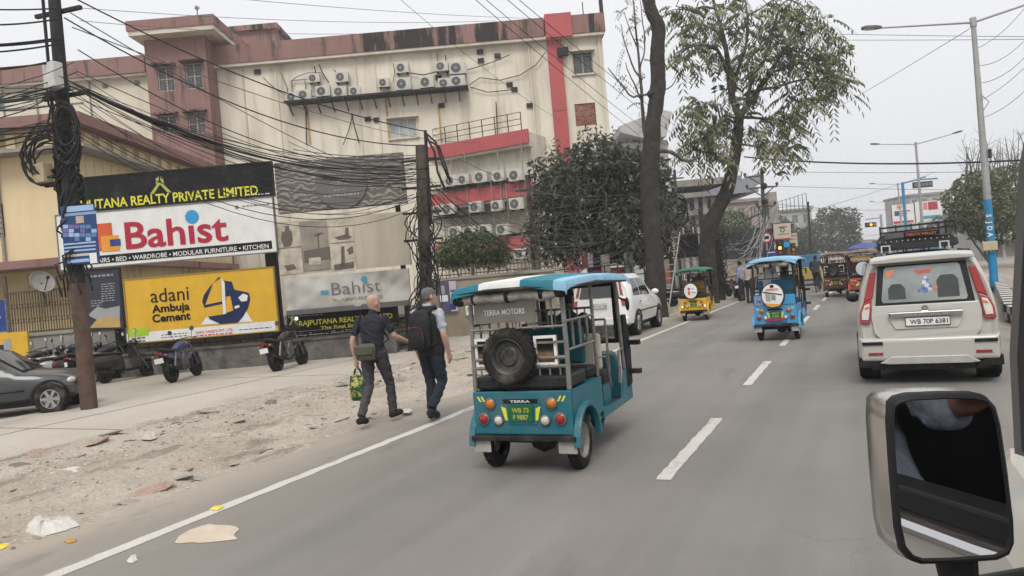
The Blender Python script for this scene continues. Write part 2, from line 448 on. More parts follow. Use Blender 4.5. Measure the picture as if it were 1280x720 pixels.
# rubble: broken stones lying in the dirt
st_m = [mat('pale broken stone', (.42, .38, .33), .9, var=.2, bump=.6, dirt=(.3, .25, .2), damt=.5), mat('brown broken brick', (.33, .235, .185), .9, var=.25, bump=.6, dirt=(.36, .3, .25), damt=.7),
        mat('grey broken concrete', (.3, .28, .25), .9, var=.2, bump=.6, dirt=(.38, .33, .27), damt=.5), mat('dark stone', (.17, .15, .13), .9, var=.25, bump=.6)]
def stone_mesh(m, s=0):
    rnd = random.Random(s); mb = MB(); n = 8; vs = []
    for k, (zz, rr) in enumerate(((-.2, .8), (.12, 1.0), (.34, .62))):
        for j in range(n):
            a = 2 * math.pi * j / n; q = rr * rnd.uniform(.72, 1.2)
            vs.append((q * math.cos(a), q * .72 * math.sin(a), zz + rnd.uniform(-.08, .08)))
    fs = [tuple(range(2 * n, 3 * n))]
    for i in range(2):
        for j in range(n): fs.append((i * n + j, i * n + (j + 1) % n, (i + 1) * n + (j + 1) % n, (i + 1) * n + j))
    mb.add(vs, fs); return mb.mesh('rubble_stone', m)
sms = [stone_mesh(st_m[[0, 0, 2, 2, 1, 3, 0, 2][i]], i) for i in range(8)]
rr = random.Random(5)
for i in range(330):
    band = rr.random()
    if band < .45: x = rr.gauss(-9.4, .7); y = rr.uniform(4.5, 17)
    elif band < .7: x = rr.gauss(-6.65, .22); y = rr.uniform(2.8, 14)
    else: x = rr.uniform(-10.2, -6.6); y = rr.uniform(3, 24)
    if x > -6.3 or x < -10.5: continue
    s = min(.2, .035 + rr.expovariate(20)); me = rr.choice(sms)
    o = bpy.data.objects.new('rubble_stone', me); col.objects.link(o); o.parent = shoulder
    o.location = (x, y, dirtz(x, y) + .0); o.rotation_euler = (rr.uniform(-.2, .2), rr.uniform(-.2, .2), rr.uniform(0, 6.28)); o.scale = (s, s * rr.uniform(.7, 1.2), s * rr.uniform(.25, .55))
gm = MB()
for i in range(5200):
    if rr.random() < .5: x = rr.gauss(-9.2, .9); y = rr.uniform(4, 22)
    else: x = rr.uniform(-10.3, -6.2); y = rr.uniform(2.5, 26)
    if x > -6.15 or x < -10.4: continue
    s = rr.uniform(.008, .034); z = dirtz(x, y) + .003; a = rr.uniform(0, 6.28); c, q = math.cos(a) * s, math.sin(a) * s
    gm.cm = rr.choice((0, 0, 1, 2, 2, 3))
    gm.add([(x + c, y + q, z), (x - q * .7, y + c * .7, z), (x - c, y - q, z), (x + q * .8, y - c * .8, z), (x + rr.uniform(-.3, .3) * s, y, z + s * .6)], [(0, 1, 4), (1, 2, 4), (2, 3, 4), (3, 0, 4)])
tag(gm.build('gravel', st_m, shoulder), kind='stuff')
# ================================================================== litter lying on the roadside
def litter(name, label, cat, pix, zt, m, dome=.02, wr=.01):
    """a crumpled flat piece whose outline is given in photo pixels, laid on the ground"""
    pts = [G(x, y, zt) for x, y in pix]; rnd = random.Random(len(label))
    for it in range(2):     # torn, irregular outline
        q = []
        for a, b in zip(pts, pts[1:] + pts[:1]): l = (b - a).length; q += [a, a.lerp(b, .5 + rnd.uniform(-.15, .15)) + V((rnd.uniform(-1, 1), rnd.uniform(-1, 1), 0)) * l * .1]
        pts = q
    c = sum(pts, V()) / len(pts)
    mb = MB(); rings = []
    for k, (s, h) in enumerate(((1.0, .002), (.72, dome * .8), (.4, dome), (.12, dome * .9))):
        rings.append([(c.x + (p.x - c.x) * s, c.y + (p.y - c.y) * s, zt + h + rnd.uniform(0, wr) * (k > 0)) for p in pts])
    n = len(pts); vs = [p for r in rings for p in r]; fs = [tuple(range(3 * n, 4 * n))]
    for i in range(3):
        for j in range(n): fs.append((i * n + j, i * n + (j + 1) % n, (i + 1) * n + (j + 1) % n, (i + 1) * n + j))
    b = len(vs); vs += [(p.x, p.y, zt - .001) for p in pts]
    fs += [(b + j, b + (j + 1) % n, (j + 1) % n, j) for j in range(n)] + [tuple(reversed(range(b, b + n)))]
    for j in range(len(vs)): vs[j] = (vs[j][0] - c.x, vs[j][1] - c.y, vs[j][2])
    mb.add(vs, fs); o = mb.build(name, m); o.location = (c.x, c.y, 0); return tag(o, label, cat)
paperm = mat('dusty tan cardboard', (.47, .4, .32), .9, var=.1, dirt=DUST, damt=.3)
plas = mat('white plastic film', (.5, .49, .455), .5, var=.12, dirt=DUST, damt=.3)
yel = mat('yellow wrapper', (.62, .5, .06), .5)
orl = mat('orange dry leaf', (.42, .22, .04), .8)
litter('cardboard_scrap', 'large flat tan scrap of cardboard on the asphalt inside the edge line', 'litter', [(218, 679), (238, 662), (262, 655), (288, 657), (299, 661), (293, 668), (297, 674), (262, 678)], .004, paperm, .008, .004)
litter('paper_scrap', 'small pale crumpled paper on the asphalt beside the cardboard scrap', 'litter', [(158, 702), (163, 696), (171, 695), (173, 700), (166, 704)], .004, plas, .015, .01)
litter('plastic_bag', 'crumpled white plastic bag lying at the edge of the dirt', 'litter', [(28, 667), (32, 659), (42, 652), (52, 660), (78, 655), (98, 654), (100, 657), (82, 663), (50, 671), (36, 670)], .015, plas, .05, .05)
litter('wrapper', 'flat yellow wrapper lying on the white edge line', 'litter', [(262, 637), (268, 633), (277, 632), (280, 634), (272, 638)], .009, yel, .008, .006)
litter('wrapper', 'lime yellow wrapper at the lower left edge of the picture', 'litter', [(-6, 683), (2, 679), (15, 679), (8, 684), (-2, 688)], .012, yel, .01, .008)
litter('dry_leaf', 'single orange dry leaf on the dusty strip outside the edge line', 'leaf', [(80, 677), (86, 674), (96, 674), (94, 677), (84, 679)], .005, orl, .006, .004)
litter('paper_scrap', 'long pale paper strip lying in the middle of the dirt', 'litter', [(52, 594), (70, 588), (90, 584), (104, 584), (98, 589), (72, 595)], .045, plas, .012, .01)
litter('paper_scrap', 'white torn paper on the dirt by the heel of the bald walker', 'litter', [(500, 513), (508, 511), (516, 513), (512, 516), (504, 516)], .05, plas, .02, .01)
litter('stone_slab', 'flat pale stone slab in the rubble left of the walkers', 'stone', [(176, 549), (184, 543), (196, 543), (199, 546), (188, 550)], .05, st_m[0], .05, .02)
# ================================================================== buildings
cream = mat('aged cream paint', (.66, .61, .515), .85, var=.07, scale=.6, bump=.15, bscale=8, dirt=(.27, .23, .18), damt=.62, dscale=1.0, streak=True, dlo=.47, dhi=.72)
cream2 = mat('pale cream paint', (.6, .56, .46), .85, var=.06, scale=.6, dirt=(.38, .33, .26), damt=.4, dscale=.7, streak=True)
pinkm = mat('faded pink render', (.235, .137, .123), .9, var=.12, scale=1.2, bump=.2, dirt=(.06, .045, .04), damt=.85, dscale=1.6, streak=True, dlo=.56, dhi=.66)
pinkd = mat('mould streaked pink render', (.23, .135, .122), .9, var=.15, scale=1.2, bump=.3, dirt=(.022, .021, .022), damt=.95, dscale=1.9, streak=True, dlo=.44, dhi=.52)
redm = mat('red painted panel', (.4, .085, .092), .6, var=.07, scale=1.0, dirt=(.25, .1, .09), damt=.5, dscale=2, streak=True)
trimm = mat('off white trim', (.55, .5, .42), .8, var=.1, dirt=(.25, .21, .17), damt=.5)
yelm = mat('pale yellow render', (.66, .53, .33), .88, var=.06, scale=.7, bump=.15, dirt=(.4, .3, .17), damt=.45, dscale=.8, streak=True)
yeld = mat('stained yellow render', (.5, .4, .22), .9, var=.12, scale=1.5, bump=.3, dirt=(.08, .065, .05), damt=.75, dscale=1.6, streak=True)
concm = mat('weathered concrete', (.26, .245, .225), .9, var=.15, scale=1.5, bump=.3, dirt=(.09, .08, .07), damt=.6, dscale=1.2, streak=True)
frame_w = mat('white window frame', (.5, .49, .46), .6, var=.1, dirt=(.2, .17, .14), damt=.5)
pane_m = mat('window pane', (.11, .125, .135), .12, var=.3, scale=1.5, spec=.6)
curtain = mat('pale curtained pane', (.32, .34, .35), .25, var=.3, scale=2, spec=.6)
rust = mat('rusted iron', (.09, .055, .04), .85, var=.4, scale=8)

def holed(mb, u0, u1, z0, z1, holes, y=0.0, rev=.22):
    """front sheet of a wall with rectangular openings and their reveals; faces -y"""
    us = sorted({u0, u1, *[h[0] for h in holes], *[h[1] for h in holes]}); zs = sorted({z0, z1, *[h[2] for h in holes], *[h[3] for h in holes]})
    for a, b in zip(us, us[1:]):
        for c, d in zip(zs, zs[1:]):
            mu, mz = (a + b) / 2, (c + d) / 2
            if any(h[0] < mu < h[1] and h[2] < mz < h[3] for h in holes): continue
            mb.quad((a, y, c), (b, y, c), (b, y, d), (a, y, d))
    for a, b, c, d in holes:
        r = y + rev
        mb.quad((a, y, c), (a, r, c), (b, r, c), (b, y, c)); mb.quad((a, y, d), (b, y, d), (b, r, d), (a, r, d))
        mb.quad((a, y, c), (a, y, d), (a, r, d), (a, r, c)); mb.quad((b, y, c), (b, r, c), (b, r, d), (b, y, d))
        mb.quad((a, r, c), (b, r, c), (b, r, d), (a, r, d))
    return mb
def window(par, u0, u1, z0, z1, y, cols=3, rows=1, pm=None, grille=False, fm=None, t=.05):
    mb = MB()
    for i in range(cols + 1):
        u = u0 + (u1 - u0 - t) * i / cols; mb.box(u, u + t, y, y + .06, z0, z1)
    for j in range(rows + 1):
        z = z0 + (z1 - z0 - t) * j / rows
        for i in range(cols):
            a = u0 + (u1 - u0 - t) * i / cols + t; b = u0 + (u1 - u0 - t) * (i + 1) / cols
            mb.box(a, b, y + .004, y + .056, z, z + t)
    wn = mb.build('window', fm or frame_w, par)
    for i in range(cols):
        for j in range(rows):
            a = u0 + (u1 - u0 - t) * i / cols + t; b = u0 + (u1 - u0 - t) * (i + 1) / cols
            c = z0 + (z1 - z0 - t) * j / rows + t; d = z0 + (z1 - z0 - t) * (j + 1) / rows
            p = MB(); p.box(a, b, y + .025, y + .04, c, d); p.build('pane', pm or pane_m, wn)
    if grille:
        g = MB(); n = max(3, int((z1 - z0) / .16))
        for k in range(n): z = z0 + (z1 - z0) * (k + .5) / n; g.bar((u0, y - .07, z), (u1, y - .07, z), .02)
        for k in range(4): u = u0 + (u1 - u0) * (k + .5) / 4; g.bar((u, y - .055, z0), (u, y - .055, z1), .018)
        g.build('grille', rust, wn)
    return wn

def rect(fr, x0, y0, x1, y1):
    """photo rectangle (left, top, right, bottom) -> u0, u1, z0, z1 on the frame, taken at its centre lines"""
    xm, ym = (x0 + x1) / 2, (y0 + y1) / 2
    return fr.uv(x0, ym)[0], fr.uv(x1, ym)[0], fr.uv(xm, y1)[1], fr.uv(xm, y0)[1]

# ---------------- main cream block, facing the camera
A = Frame(500, 42)
hotel = thing('hotel_building', 'large cream block with stained pink parapet and many outdoor units', 'building', A.o, A.rz)
uL = A.uv(258, 140)[0]; uR = A.uv(757, 100)[0]; zt = A.uv(500, 41)[1]; zb = A.uv(500, 64)[1]
w1 = rect(A, 487, 148, 521, 172); w2 = rect(A, 716, 65, 741, 92); w3 = rect(A, 719, 129, 745, 157)
mb = MB(); holed(mb, uL, uR, 0, zb, [w1, w2, w3]); mb.box(uL, uR, .26, 14, 0, zb - .02)
mb.quad((uR, 0, 0), (uR, .26, 0), (uR, .26, zb), (uR, 0, zb))
mb.build('wall', cream, hotel)
window(hotel, *w1, .1, 3, 1, curtain, t=.06)
window(hotel, *w2, .1, 2, 1, pane_m, grille=True)
sf = MB()
for a, b, c, d in (w1, w2): sf.box(a - .12, b + .12, -.12, -.004, c - .1, c - .02); sf.box(a - .1, a - .01, -.05, -.004, c - .02, d); sf.box(b + .01, b + .1, -.05, -.004, c - .02, d); sf.box(a - .14, b + .14, -.3, -.004, d + .01, d + .09)
sf.build('window_surround', trimm, hotel)
# bricked-up opening: bricks laid one by one
bm_ = [mat('red brick', (.3, .13, .09), .9, var=.2, scale=3, dirt=(.4, .35, .3), damt=.5), mat('dark brick', (.2, .09, .065), .9, var=.2, scale=3, dirt=(.4, .35, .3), damt=.4)]
inf = MB(); a, b, c, d = w3; rb = random.Random(3); nr = 15; bh = (d - c) / nr
for j in range(nr):
    o_ = 0 if j % 2 else -.11; u = a + o_
    while u < b:
        q0, q1 = max(a, u) + .006, min(b, u + .215) - .006
        if q1 - q0 > .03:
            inf.cm = rb.choice((0, 0, 1)); inf.box(q0, q1, .05 + rb.uniform(-.012, .012), .2, c + j * bh + .006, c + (j + 1) * bh - .008)
        u += .22
inf.build('brick_infill', bm_, hotel)
# parapet in lengths, with a cream moulding underneath
for x0, x1, m_ in ((262, 456, pinkm), (456, 632, pinkd), (632, 681, pinkm), (714, 737, pinkm), (737, 757, pinkd)):
    a = A.uv(x0, 55)[0]; b = A.uv(x1, 55)[0]
    p = MB(); p.box(a + .008, b - .008, -.45, 1.0, zb, zt); p.build('parapet', m_, hotel)
p = MB(); p.box(uL, uR + .1, -.4, 0, zb - .16, zb - .004); p.build('moulding', trimm, hotel)
a, b = A.uv(681, 40)[0], A.uv(714, 40)[0]; p = MB(); p.box(a, b, -.6, 1.0, A.uv(697, 48)[1] - .1, A.uv(697, 22)[1] + .05); p.build('red_cap', redm, hotel)
a, b = A.uv(688, 110)[0], A.uv(706, 110)[0]
p = MB(); z = .5; zs_ = [.5, 3.4, 6.0, 8.55, 11.1, zb - .1]
for c, d in zip(zs_, zs_[1:]): p.box(a, b, -.2, -.003, c + .012, d - .012)
p.build('red_stripe', redm, hotel)
p = MB()
for x in (690, 752):
    u = A.uv(x, 100)[0]; p.bar((u, -.08, .5), (u, -.08, zb), .07)
for x in (304, 346, 446, 470, 580, 620, 664, 668):
    u = A.uv(x, 100)[0]; p.tube([(u, -.07, random.uniform(.5, 5)), (u, -.07, zb - .2)], .035, 6)
p.build('drain_pipe', cream2, hotel)
p = MB()
for x, y in ((322, 90), (444, 120), (460, 149), (471, 150), (548, 97), (552, 132), (600, 65), (601, 76), (622, 70), (637, 106), (643, 112), (662, 132)):
    u, z = A.uv(x, y); p.obox((u, -.05, z), (.35, .1, .25))
p.build('wall_bracket', blackm, hotel)
# rust runs below the ledge
p = MB()
for x, y0, y1 in ((481, 122, 178), (547, 131, 178), (383, 135, 180)):
    u, z1 = A.uv(x, y0); z0 = A.uv(x, y1)[1]; p.box(u, u + .09, -.06, -.003, z0, z1)
p.build('rusty_pipe', mat('ochre rusty pipe', (.42, .26, .09), .8, var=.3), hotel)
# louvre box near the stripe
u0, u1, z0, z1 = rect(A, 696, 62, 710, 72); p = MB(); p.box(u0, u1, -.45, -.2, z0, z1); p.build('lamp_box', blackm, hotel)
# steel ledge carrying the outdoor units
lz = A.uv(472, 121)[1]; la, lb = A.uv(360, 128)[0], A.uv(586, 112)[0]
p = MB(); p.box(la, lb, -.9, -.01, lz - .1, lz)
for k in range(13):
    u = la + (lb - la) * (k + .3) / 13; p.bar((u, -.85, lz - .1), (u, -.04, lz - .65), .06)
p.build('ledge', blackm, hotel)
p = MB(); p.box(uL + .2, uR - .3, -.12, -.004, .0, .9); p.build('plinth', concm, hotel)
for (x0, y0, x1) in ((566, 179, 612),):
    pass
# right-hand return and floors above the parapet: small rods and a stair head
p = MB()
for x, y0, y1 in ((349, 34, 54), (679, 20, 30), (730, 0, 18)):
    u, z = A.uv(x, y1); p.bar((u, .3, z - .5), (u, .3, A.uv(x, y0)[1]), .05)
u = A.uv(752, 5)[0]; p.bar((u, .3, zt - .1), (u, .3, zt + 2.5), .2)
p.build('roof_rod', blackm, hotel)

# hoses and conduits drawn over the wall
rh = random.Random(14)
for pts in ([(585, 88), (600, 84), (618, 78), (637, 70)], [(586, 108), (600, 98), (625, 101), (650, 95), (670, 82), (682, 66)], [(588, 110), (610, 116), (640, 113)], [(372, 97), (385, 92), (402, 92), (406, 100)], [(366, 118), (366, 102), (372, 97)], [(492, 104), (494, 92), (492, 80)], [(513, 92), (530, 95), (548, 90)], [(400, 82), (404, 92), (412, 104)], [(394, 84), (396, 96)], [(547, 68), (547, 84)], [(330, 98), (345, 112), (362, 122)],
            [(440, 143), (444, 160), (450, 180)], [(442, 143), (436, 165), (430, 182)], [(383, 132), (384, 182)], [(620, 128), (622, 172)], [(557, 70), (560, 95)], [(418, 88), (425, 96)], [(352, 92), (360, 110), (362, 128)]):
    q_ = []
    for x, y in pts: u, z = A.uv(x, y); q_.append((u, -.12 - .1 * rh.random(), z))
    p = MB(); p.tube(q_, rh.choice((.018, .024, .03)), 6); p.build('hose', blackp, hotel, smooth=True)
# rack frame and water stains of the units
p = MB(); u0, u1, z0, z1 = rect(A, 366, 100, 400, 122)
for z in (z0, z1): p.bar((u0, -.15, z), (u1, -.15, z), .05)
for u in (u0, (u0 + u1) / 2, u1): p.bar((u, -.15, z0), (u, -.15, z1), .05)
p.build('unit_rack', steel, hotel)
# ---------------- pink stair tower
T = Frame(220, 40.6)
tw = thing('stair_tower', 'faded pink stair tower with overhanging flat roof left of the cream block', 'building', T.o, T.rz)
a = T.uv(184, 100)[0]; b = T.uv(260, 100)[0]; zr0 = T.uv(222, 47)[1]; zr1 = T.uv(222, 29)[1]
ws = [rect(T, 197, 83, 218, 114), rect(T, 232, 79, 253, 111), rect(T, 200, 144, 221, 166), rect(T, 235, 141, 257, 167)]
mb = MB(); holed(mb, a, b, 0, zr0, ws); mb.box(a, b, .26, 8, 0, zr0 - .01)
mb.quad((b, 0, 0), (b, .26, 0), (b, .26, zr0), (b, 0, zr0)); mb.quad((a, .26, 0), (a, 0, 0), (a, 0, zr0), (a, .26, zr0))
mb.build('wall', pinkm, tw)
for q in ws: window(tw, *q, .08, 2, 2, pane_m, grille=True, t=.06)
p = MB()
for q in ws: p.box(q[0] - .15, q[1] + .15, -.4, -.004, q[3] + .02, q[3] + .12)
p.build('window_hood', pinkd, tw)
p = MB(); p.box(T.uv(168, 45)[0], T.uv(262, 40)[0] + .6, -.9, 9, zr0 + .25, zr1); p.build('roof_parapet', pinkm, tw)
p = MB(); p.box(T.uv(168, 45)[0] + .06, T.uv(262, 40)[0] + .54, -.84, 8.9, zr0 - .004, zr0 + .25); p.build('roof_slab', trimm, tw)
p = MB(); u = T.uv(247, 20)[0]; p.bar((u, 0, zr1), (u, 0, T.uv(247, 10)[1]), .05); p.obox((u, 0, T.uv(247, 10)[1]), (.22, .05, .22), Matrix.Rotation(R_(45), 3, 'Y')); p.build('roof_lamp', steel, tw)
# roof-top room behind the tower
Tr = Frame(300, 49)
rr_ = thing('rooftop_room', 'pink rooftop room set back behind the stair tower', 'building', Tr.o, Tr.rz)
a, b, c, d = rect(Tr, 262, 40, 345, 70); p = MB(); p.box(a, b, 0, 6, 0, d); p.build('wall', pinkm, rr_); p = MB(); p.box(a - .2, b + .25, -.25, 6.2, d + .003, d + .35); p.build('roof_slab', pinkd, rr_)

# ---------------- left wing behind the leaning pole
LWf = Frame(90, 44)
lw = thing('cream_wing', 'cream wing with pink parapet behind the leaning electric pole', 'building', LWf.o, LWf.rz)
a, b = LWf.uv(-90, 100)[0], LWf.uv(186, 90)[0]; zt2 = LWf.uv(100, 79)[1]; zb2 = LWf.uv(100, 100)[1]
hs = [rect(LWf, 128, 104, 135, 111), rect(LWf, 168, 100, 175, 107), rect(LWf, -10, 118, 4, 138)]
mb = MB(); holed(mb, a, b, 0, zb2, hs); mb.box(a, b, .26, 10, 0, zb2 - .02); mb.build('wall', cream2, lw)
for q in hs: window(lw, *q, .1, 1, 1, pane_m)
p = MB(); p.box(a, b, -.5, 1, zb2, zt2); p.build('parapet', pinkm, lw)
p = MB(); p.box(a, b, -.4, 0, zb2 - .14, zb2 - .004); p.build('moulding', trimm, lw)
p = MB()
for x in (5, 47, 66, 114): u = LWf.uv(x, 130)[0]; p.tube([(u, -.07, 5), (u, -.07, zb2 - .2)], .04, 6)
for y in (113, 122, 133): z = LWf.uv(50, y)[1]; p.bar((a, -.04, z), (LWf.uv(105, y)[0], -.04, z), .05)
p.build('pipe', concm, lw)

# ---------------- red-banded annex standing square to the road
Bf = Frame(668, 40.2, -25.8)
ax = thing('banded_annex', 'cream annex with three red bands, units on its ledges, behind the bush', 'building', Bf.o, Bf.rz)
a = Bf.uv(520, 240)[0]; b = Bf.uv(667, 230)[0]; zt3 = Bf.uv(600, 176)[1] + .02
mb = MB(); mb.box(a, b, 0, 3.0, 0, zt3); mb.build('wall', cream, ax)
for y0, y1, xl in ((175, 192, 535), (237, 254, 537), (301, 318, 541)):
    p = MB(); a1 = Bf.uv(xl, y1)[0]; z1 = Bf.uv(602, y0)[1]; z0 = Bf.uv(602, y1)[1]; nseg = 6
    for k in range(nseg):
        ua = a1 + (b + .25 - a1) * k / nseg; ub = a1 + (b + .25 - a1) * (k + 1) / nseg; p.box(ua + .004, ub - .004, -.75, -.62, z0, z1)
    p.build('red_band', redm, ax)
    p = MB(); p.box(a1, b + .2, -.62, 0, z0 - .14, z0 + .1); p.build('balcony_slab', trimm, ax)
p = MB(); z = zt3
for k in range(9): u = a + 1 + (b - a - 1.2) * k / 8; p.bar((u, -.5, z - .1), (u, -.5, z + 1.0), .04)
for q in (.35, .65, 1.0): p.bar((a + 1, -.5, z + q), (b - .2, -.5, z + q), .03)
p.build('roof_rail', blackm, ax)
p = MB()
for y in (228.5, 266, 296.5):
    z = Bf.uv(610, y)[1]; p.box(a + .8, b, -.7, -.003, z - .06, z)
p.build('unit_shelf', blackm, ax)
p = MB()
for x in (560, 575, 592, 606, 622, 633, 640, 655, 663):
    u = Bf.uv(x, 230)[0]; p.tube([(u, -.8, .5 + random.random() * 4), (u, -.8, zt3 - random.random() * 2.2)], .03, 6)
p.build('drain_pipe', concm, ax)

# ---------------- outdoor air-conditioning units
acw = mat('unit casing', (.5, .485, .44), .55, var=.08, scale=3, dirt=(.2, .17, .13), damt=.5, dscale=3)
def make_ac():
    t = thing('air_conditioner', '', 'air conditioner')
    p = MB(); p.box(-.36, .36, -.15, .15, 0, .54); p.build('casing', acw, t, bevel=.015)
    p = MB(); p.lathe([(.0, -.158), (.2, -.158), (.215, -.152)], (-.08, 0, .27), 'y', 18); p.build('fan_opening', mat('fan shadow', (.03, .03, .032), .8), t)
    g = MB()
    for r in (.05, .1, .15, .205): g.lathe([(r - .006, -.17), (r + .006, -.17)], (-.08, 0, .27), 'y', 18)
    for k in range(8): a_ = k * math.pi / 4; g.bar((-.08, -.168, .27), (-.08 + .2 * math.cos(a_), -.168, .27 + .2 * math.sin(a_)), .01)
    g.lathe([(0.001, -.174), (.045, -.174), (.05, -.165)], (-.08, 0, .27), 'y', 12)
    g.build('fan_grille', mat('grille grey', (.3, .3, .29), .6), t)
    p = MB(); p.box(-.3, -.2, -.17, .17, -.06, 0); p.box(.2, .3, -.17, .17, -.06, 0); p.build('foot', blackm, t)
    return t
ac0 = make_ac(); nac = [0]
def ac(fr, x, y, yl, label, s=1.0, rot=0.0):
    u, z = fr.uv(x, y); loc = fr.world(u, yl, z - .27 * s)
    o = ac0 if nac[0] == 0 else dup(ac0, loc)
    s *= 1 + .07 * math.sin(nac[0] * 2.7); o.location = loc; o.rotation_euler = (0, 0, fr.rz + rot + .07 * math.sin(nac[0] * 1.9)); o.scale = (s * (1 + .05 * math.sin(nac[0])), s, s); nac[0] += 1
    o['label'] = label; o['group'] = 'outdoor units on the cream buildings'
ORD = ['first', 'second', 'third', 'fourth', 'fifth', 'sixth', 'seventh', 'eighth', 'ninth', 'tenth']
for i, (x, y) in enumerate(((369.5, 125), (384, 122.5), (407, 117), (428, 119), (446, 117.5), (506, 109), (535, 106), (557, 108), (573, 105))):
    ac(A, x, y - (.6 if i in (0, 1, 3, 4, 7) else 0), -.5, f'outdoor unit standing on the long steel ledge, {ORD[i]} from the left', (1.0, 1.0, 1.15, 1, 1, 1.2, 1.2, 1.0, 1.1)[i])
for i, (x, y) in enumerate(((394.5, 99.5), (429, 99), (481, 105), (504, 87.5), (553, 85), (572.5, 87.5))):
    ac(A, x, y, -.28, f'outdoor unit bracketed to the wall above the long ledge, {ORD[i]} from the left', (.95, 1, 1, 1, 1.05, 1.25)[i])
for rn, (nm, row) in enumerate((('top', ((576, 228), (591, 226), (612, 223.6), (634, 221.7), (655, 221.4))), ('middle', ((560, 264), (572, 262.5), (606, 260), (632, 258), (655.5, 256.4))),
                                ('lower', ((543, 294.4), (581, 291), (598, 290), (617.5, 288), (639, 287.5))), ('bottom', ((660.5, 316.7),)))):
    for i, (x, y) in enumerate(row):
        ac(Bf, x, y, -.95, f'outdoor unit in the {nm} row on the red banded annex' + (f', {ORD[i]} from the left' if len(row) > 1 else ', the single one'), 1.08)

# ---------------- yellow house on the left
Yf = Frame(40, 24.6)
yh = thing('yellow_house', 'pale yellow house with pink cornice behind the shop boards', 'building', Yf.o, Yf.rz)
a = Yf.uv(-160, 250)[0]; b = Yf.uv(100, 250)[0]; zc1 = Yf.uv(40, 150)[1]; zc0 = Yf.uv(40, 164)[1]; zs0 = Yf.uv(40, 190)[1]; zl = Yf.uv(40, 330)[1]
p = MB(); p.box(a, b, 0, 13, zl, zs0); p.build('wall', yelm, yh)
p = MB(); p.box(a + .5, b - .25, 1.3, 13, 0, zl - .004); p.build('ground_floor_wall', yeld, yh)
p = MB(); p.box(a, b + .25, -.35, 13.2, zl - .14, zl + .12); p.build('floor_ledge', pinkm, yh)
p = MB(); p.box(a, b + .1, -.15, 13, zs0, zc0); p.build('balustrade', yeld, yh)
p = MB()
for k in range(26):
    u = a + .4 + k * .62
    if u < b - .3: p.box(u, u + .3, -.2, -.146, zs0 + .12, zc0 - .12)
for k in range(14): p.box(b + .096, b + .16, .3 + k * .92, .75 + k * .92, zs0 + .12, zc0 - .12)
p.build('balustrade_panel', yelm, yh)
p = MB(); p.box(a, b + .55, -.6, 13.4, zc0, zc1); p.build('cornice', pinkm, yh)
p = MB(); p.box(a, b + .7, -.75, 13.5, zs0 - .12, zs0 - .004); p.build('drip_course', concm, yh)
p = MB()
for k in range(22): p.box(b, b + .02, .5 + k * .55, .75 + k * .55, zl + .2, zs0 - .2)
p.build('wall_rib', yelm, yh)
w_ = rect(Yf, -6, 255, 5, 296)
window(yh, w_[0] - 1, w_[1], w_[2], w_[3], -.06, 2, 1, pane_m, grille=True, fm=blackm)
p = MB(); u = Yf.uv(10, 260)[0]; p.tube([(u - .22, -.08, zl), (u - .22, -.08, zs0)], .05, 6); p.build('down_pipe', concm, yh)
# grille screen of the porch
Gf = Frame(60, 22.6)
gs = thing('iron_grille', 'ornamental iron grille screening the porch behind the parked scooters', 'grille', Gf.o, Gf.rz)
a, b, c, d = rect(Gf, 8, 362, 97, 415); g = MB(); rg = mat('rust brown grille', (.1, .075, .055), .8, var=.3, scale=6)
for k in range(27): u = a + (b - a) * k / 26; g.bar((u, 0, c), (u, 0, d), .022)
for k in range(13):
    u = a + (b - a) * (k * 2 + 1) / 26
    for q in (.3, .65): g.lathe([(.07, -.012), (.085, 0), (.07, .012)], (u, 0, c + (d - c) * q), 'y', 8)
g.build('bars', rg, gs)
for q in (c, d - .06): g = MB(); g.bar((a, 0, q + .03), (b, 0, q + .03), .06); g.build('rail', rg, gs)
g = MB(); g.bar((a + .02, .02, 0), (a + .02, .02, d + .5), .09); g.bar((b - .02, .02, 0), (b - .02, .02, d + .1), .09); g.build('post', rg, gs)
# satellite dish
dd = D(53, 352, 22.4); sd = thing('satellite_dish', 'pale round satellite dish on the porch grille', 'satellite dish', dd, Gf.rz)
p = MB(); p.lathe([(.0, .1), (.15, .085), (.28, .045), (.36, 0), (.35, -.02), (.27, .03), (.001, .085)], (0, 0, 0), 'y', 20); p.build('reflector', mat('dish grey', (.24, .23, .21), .7), sd)
p = MB(); p.tube([(0, .08, 0), (0, .15, -.2), (0, .15, -.75)], .03, 6); p.tube([(0, .05, -.3), (0, -.35, -.05)], .015, 5); p.obox((0, -.36, -.04), (.07, .1, .07)); p.build('mount', blackm, sd)

sd.rotation_euler = (R_(-22), 0, Gf.rz + R_(58))
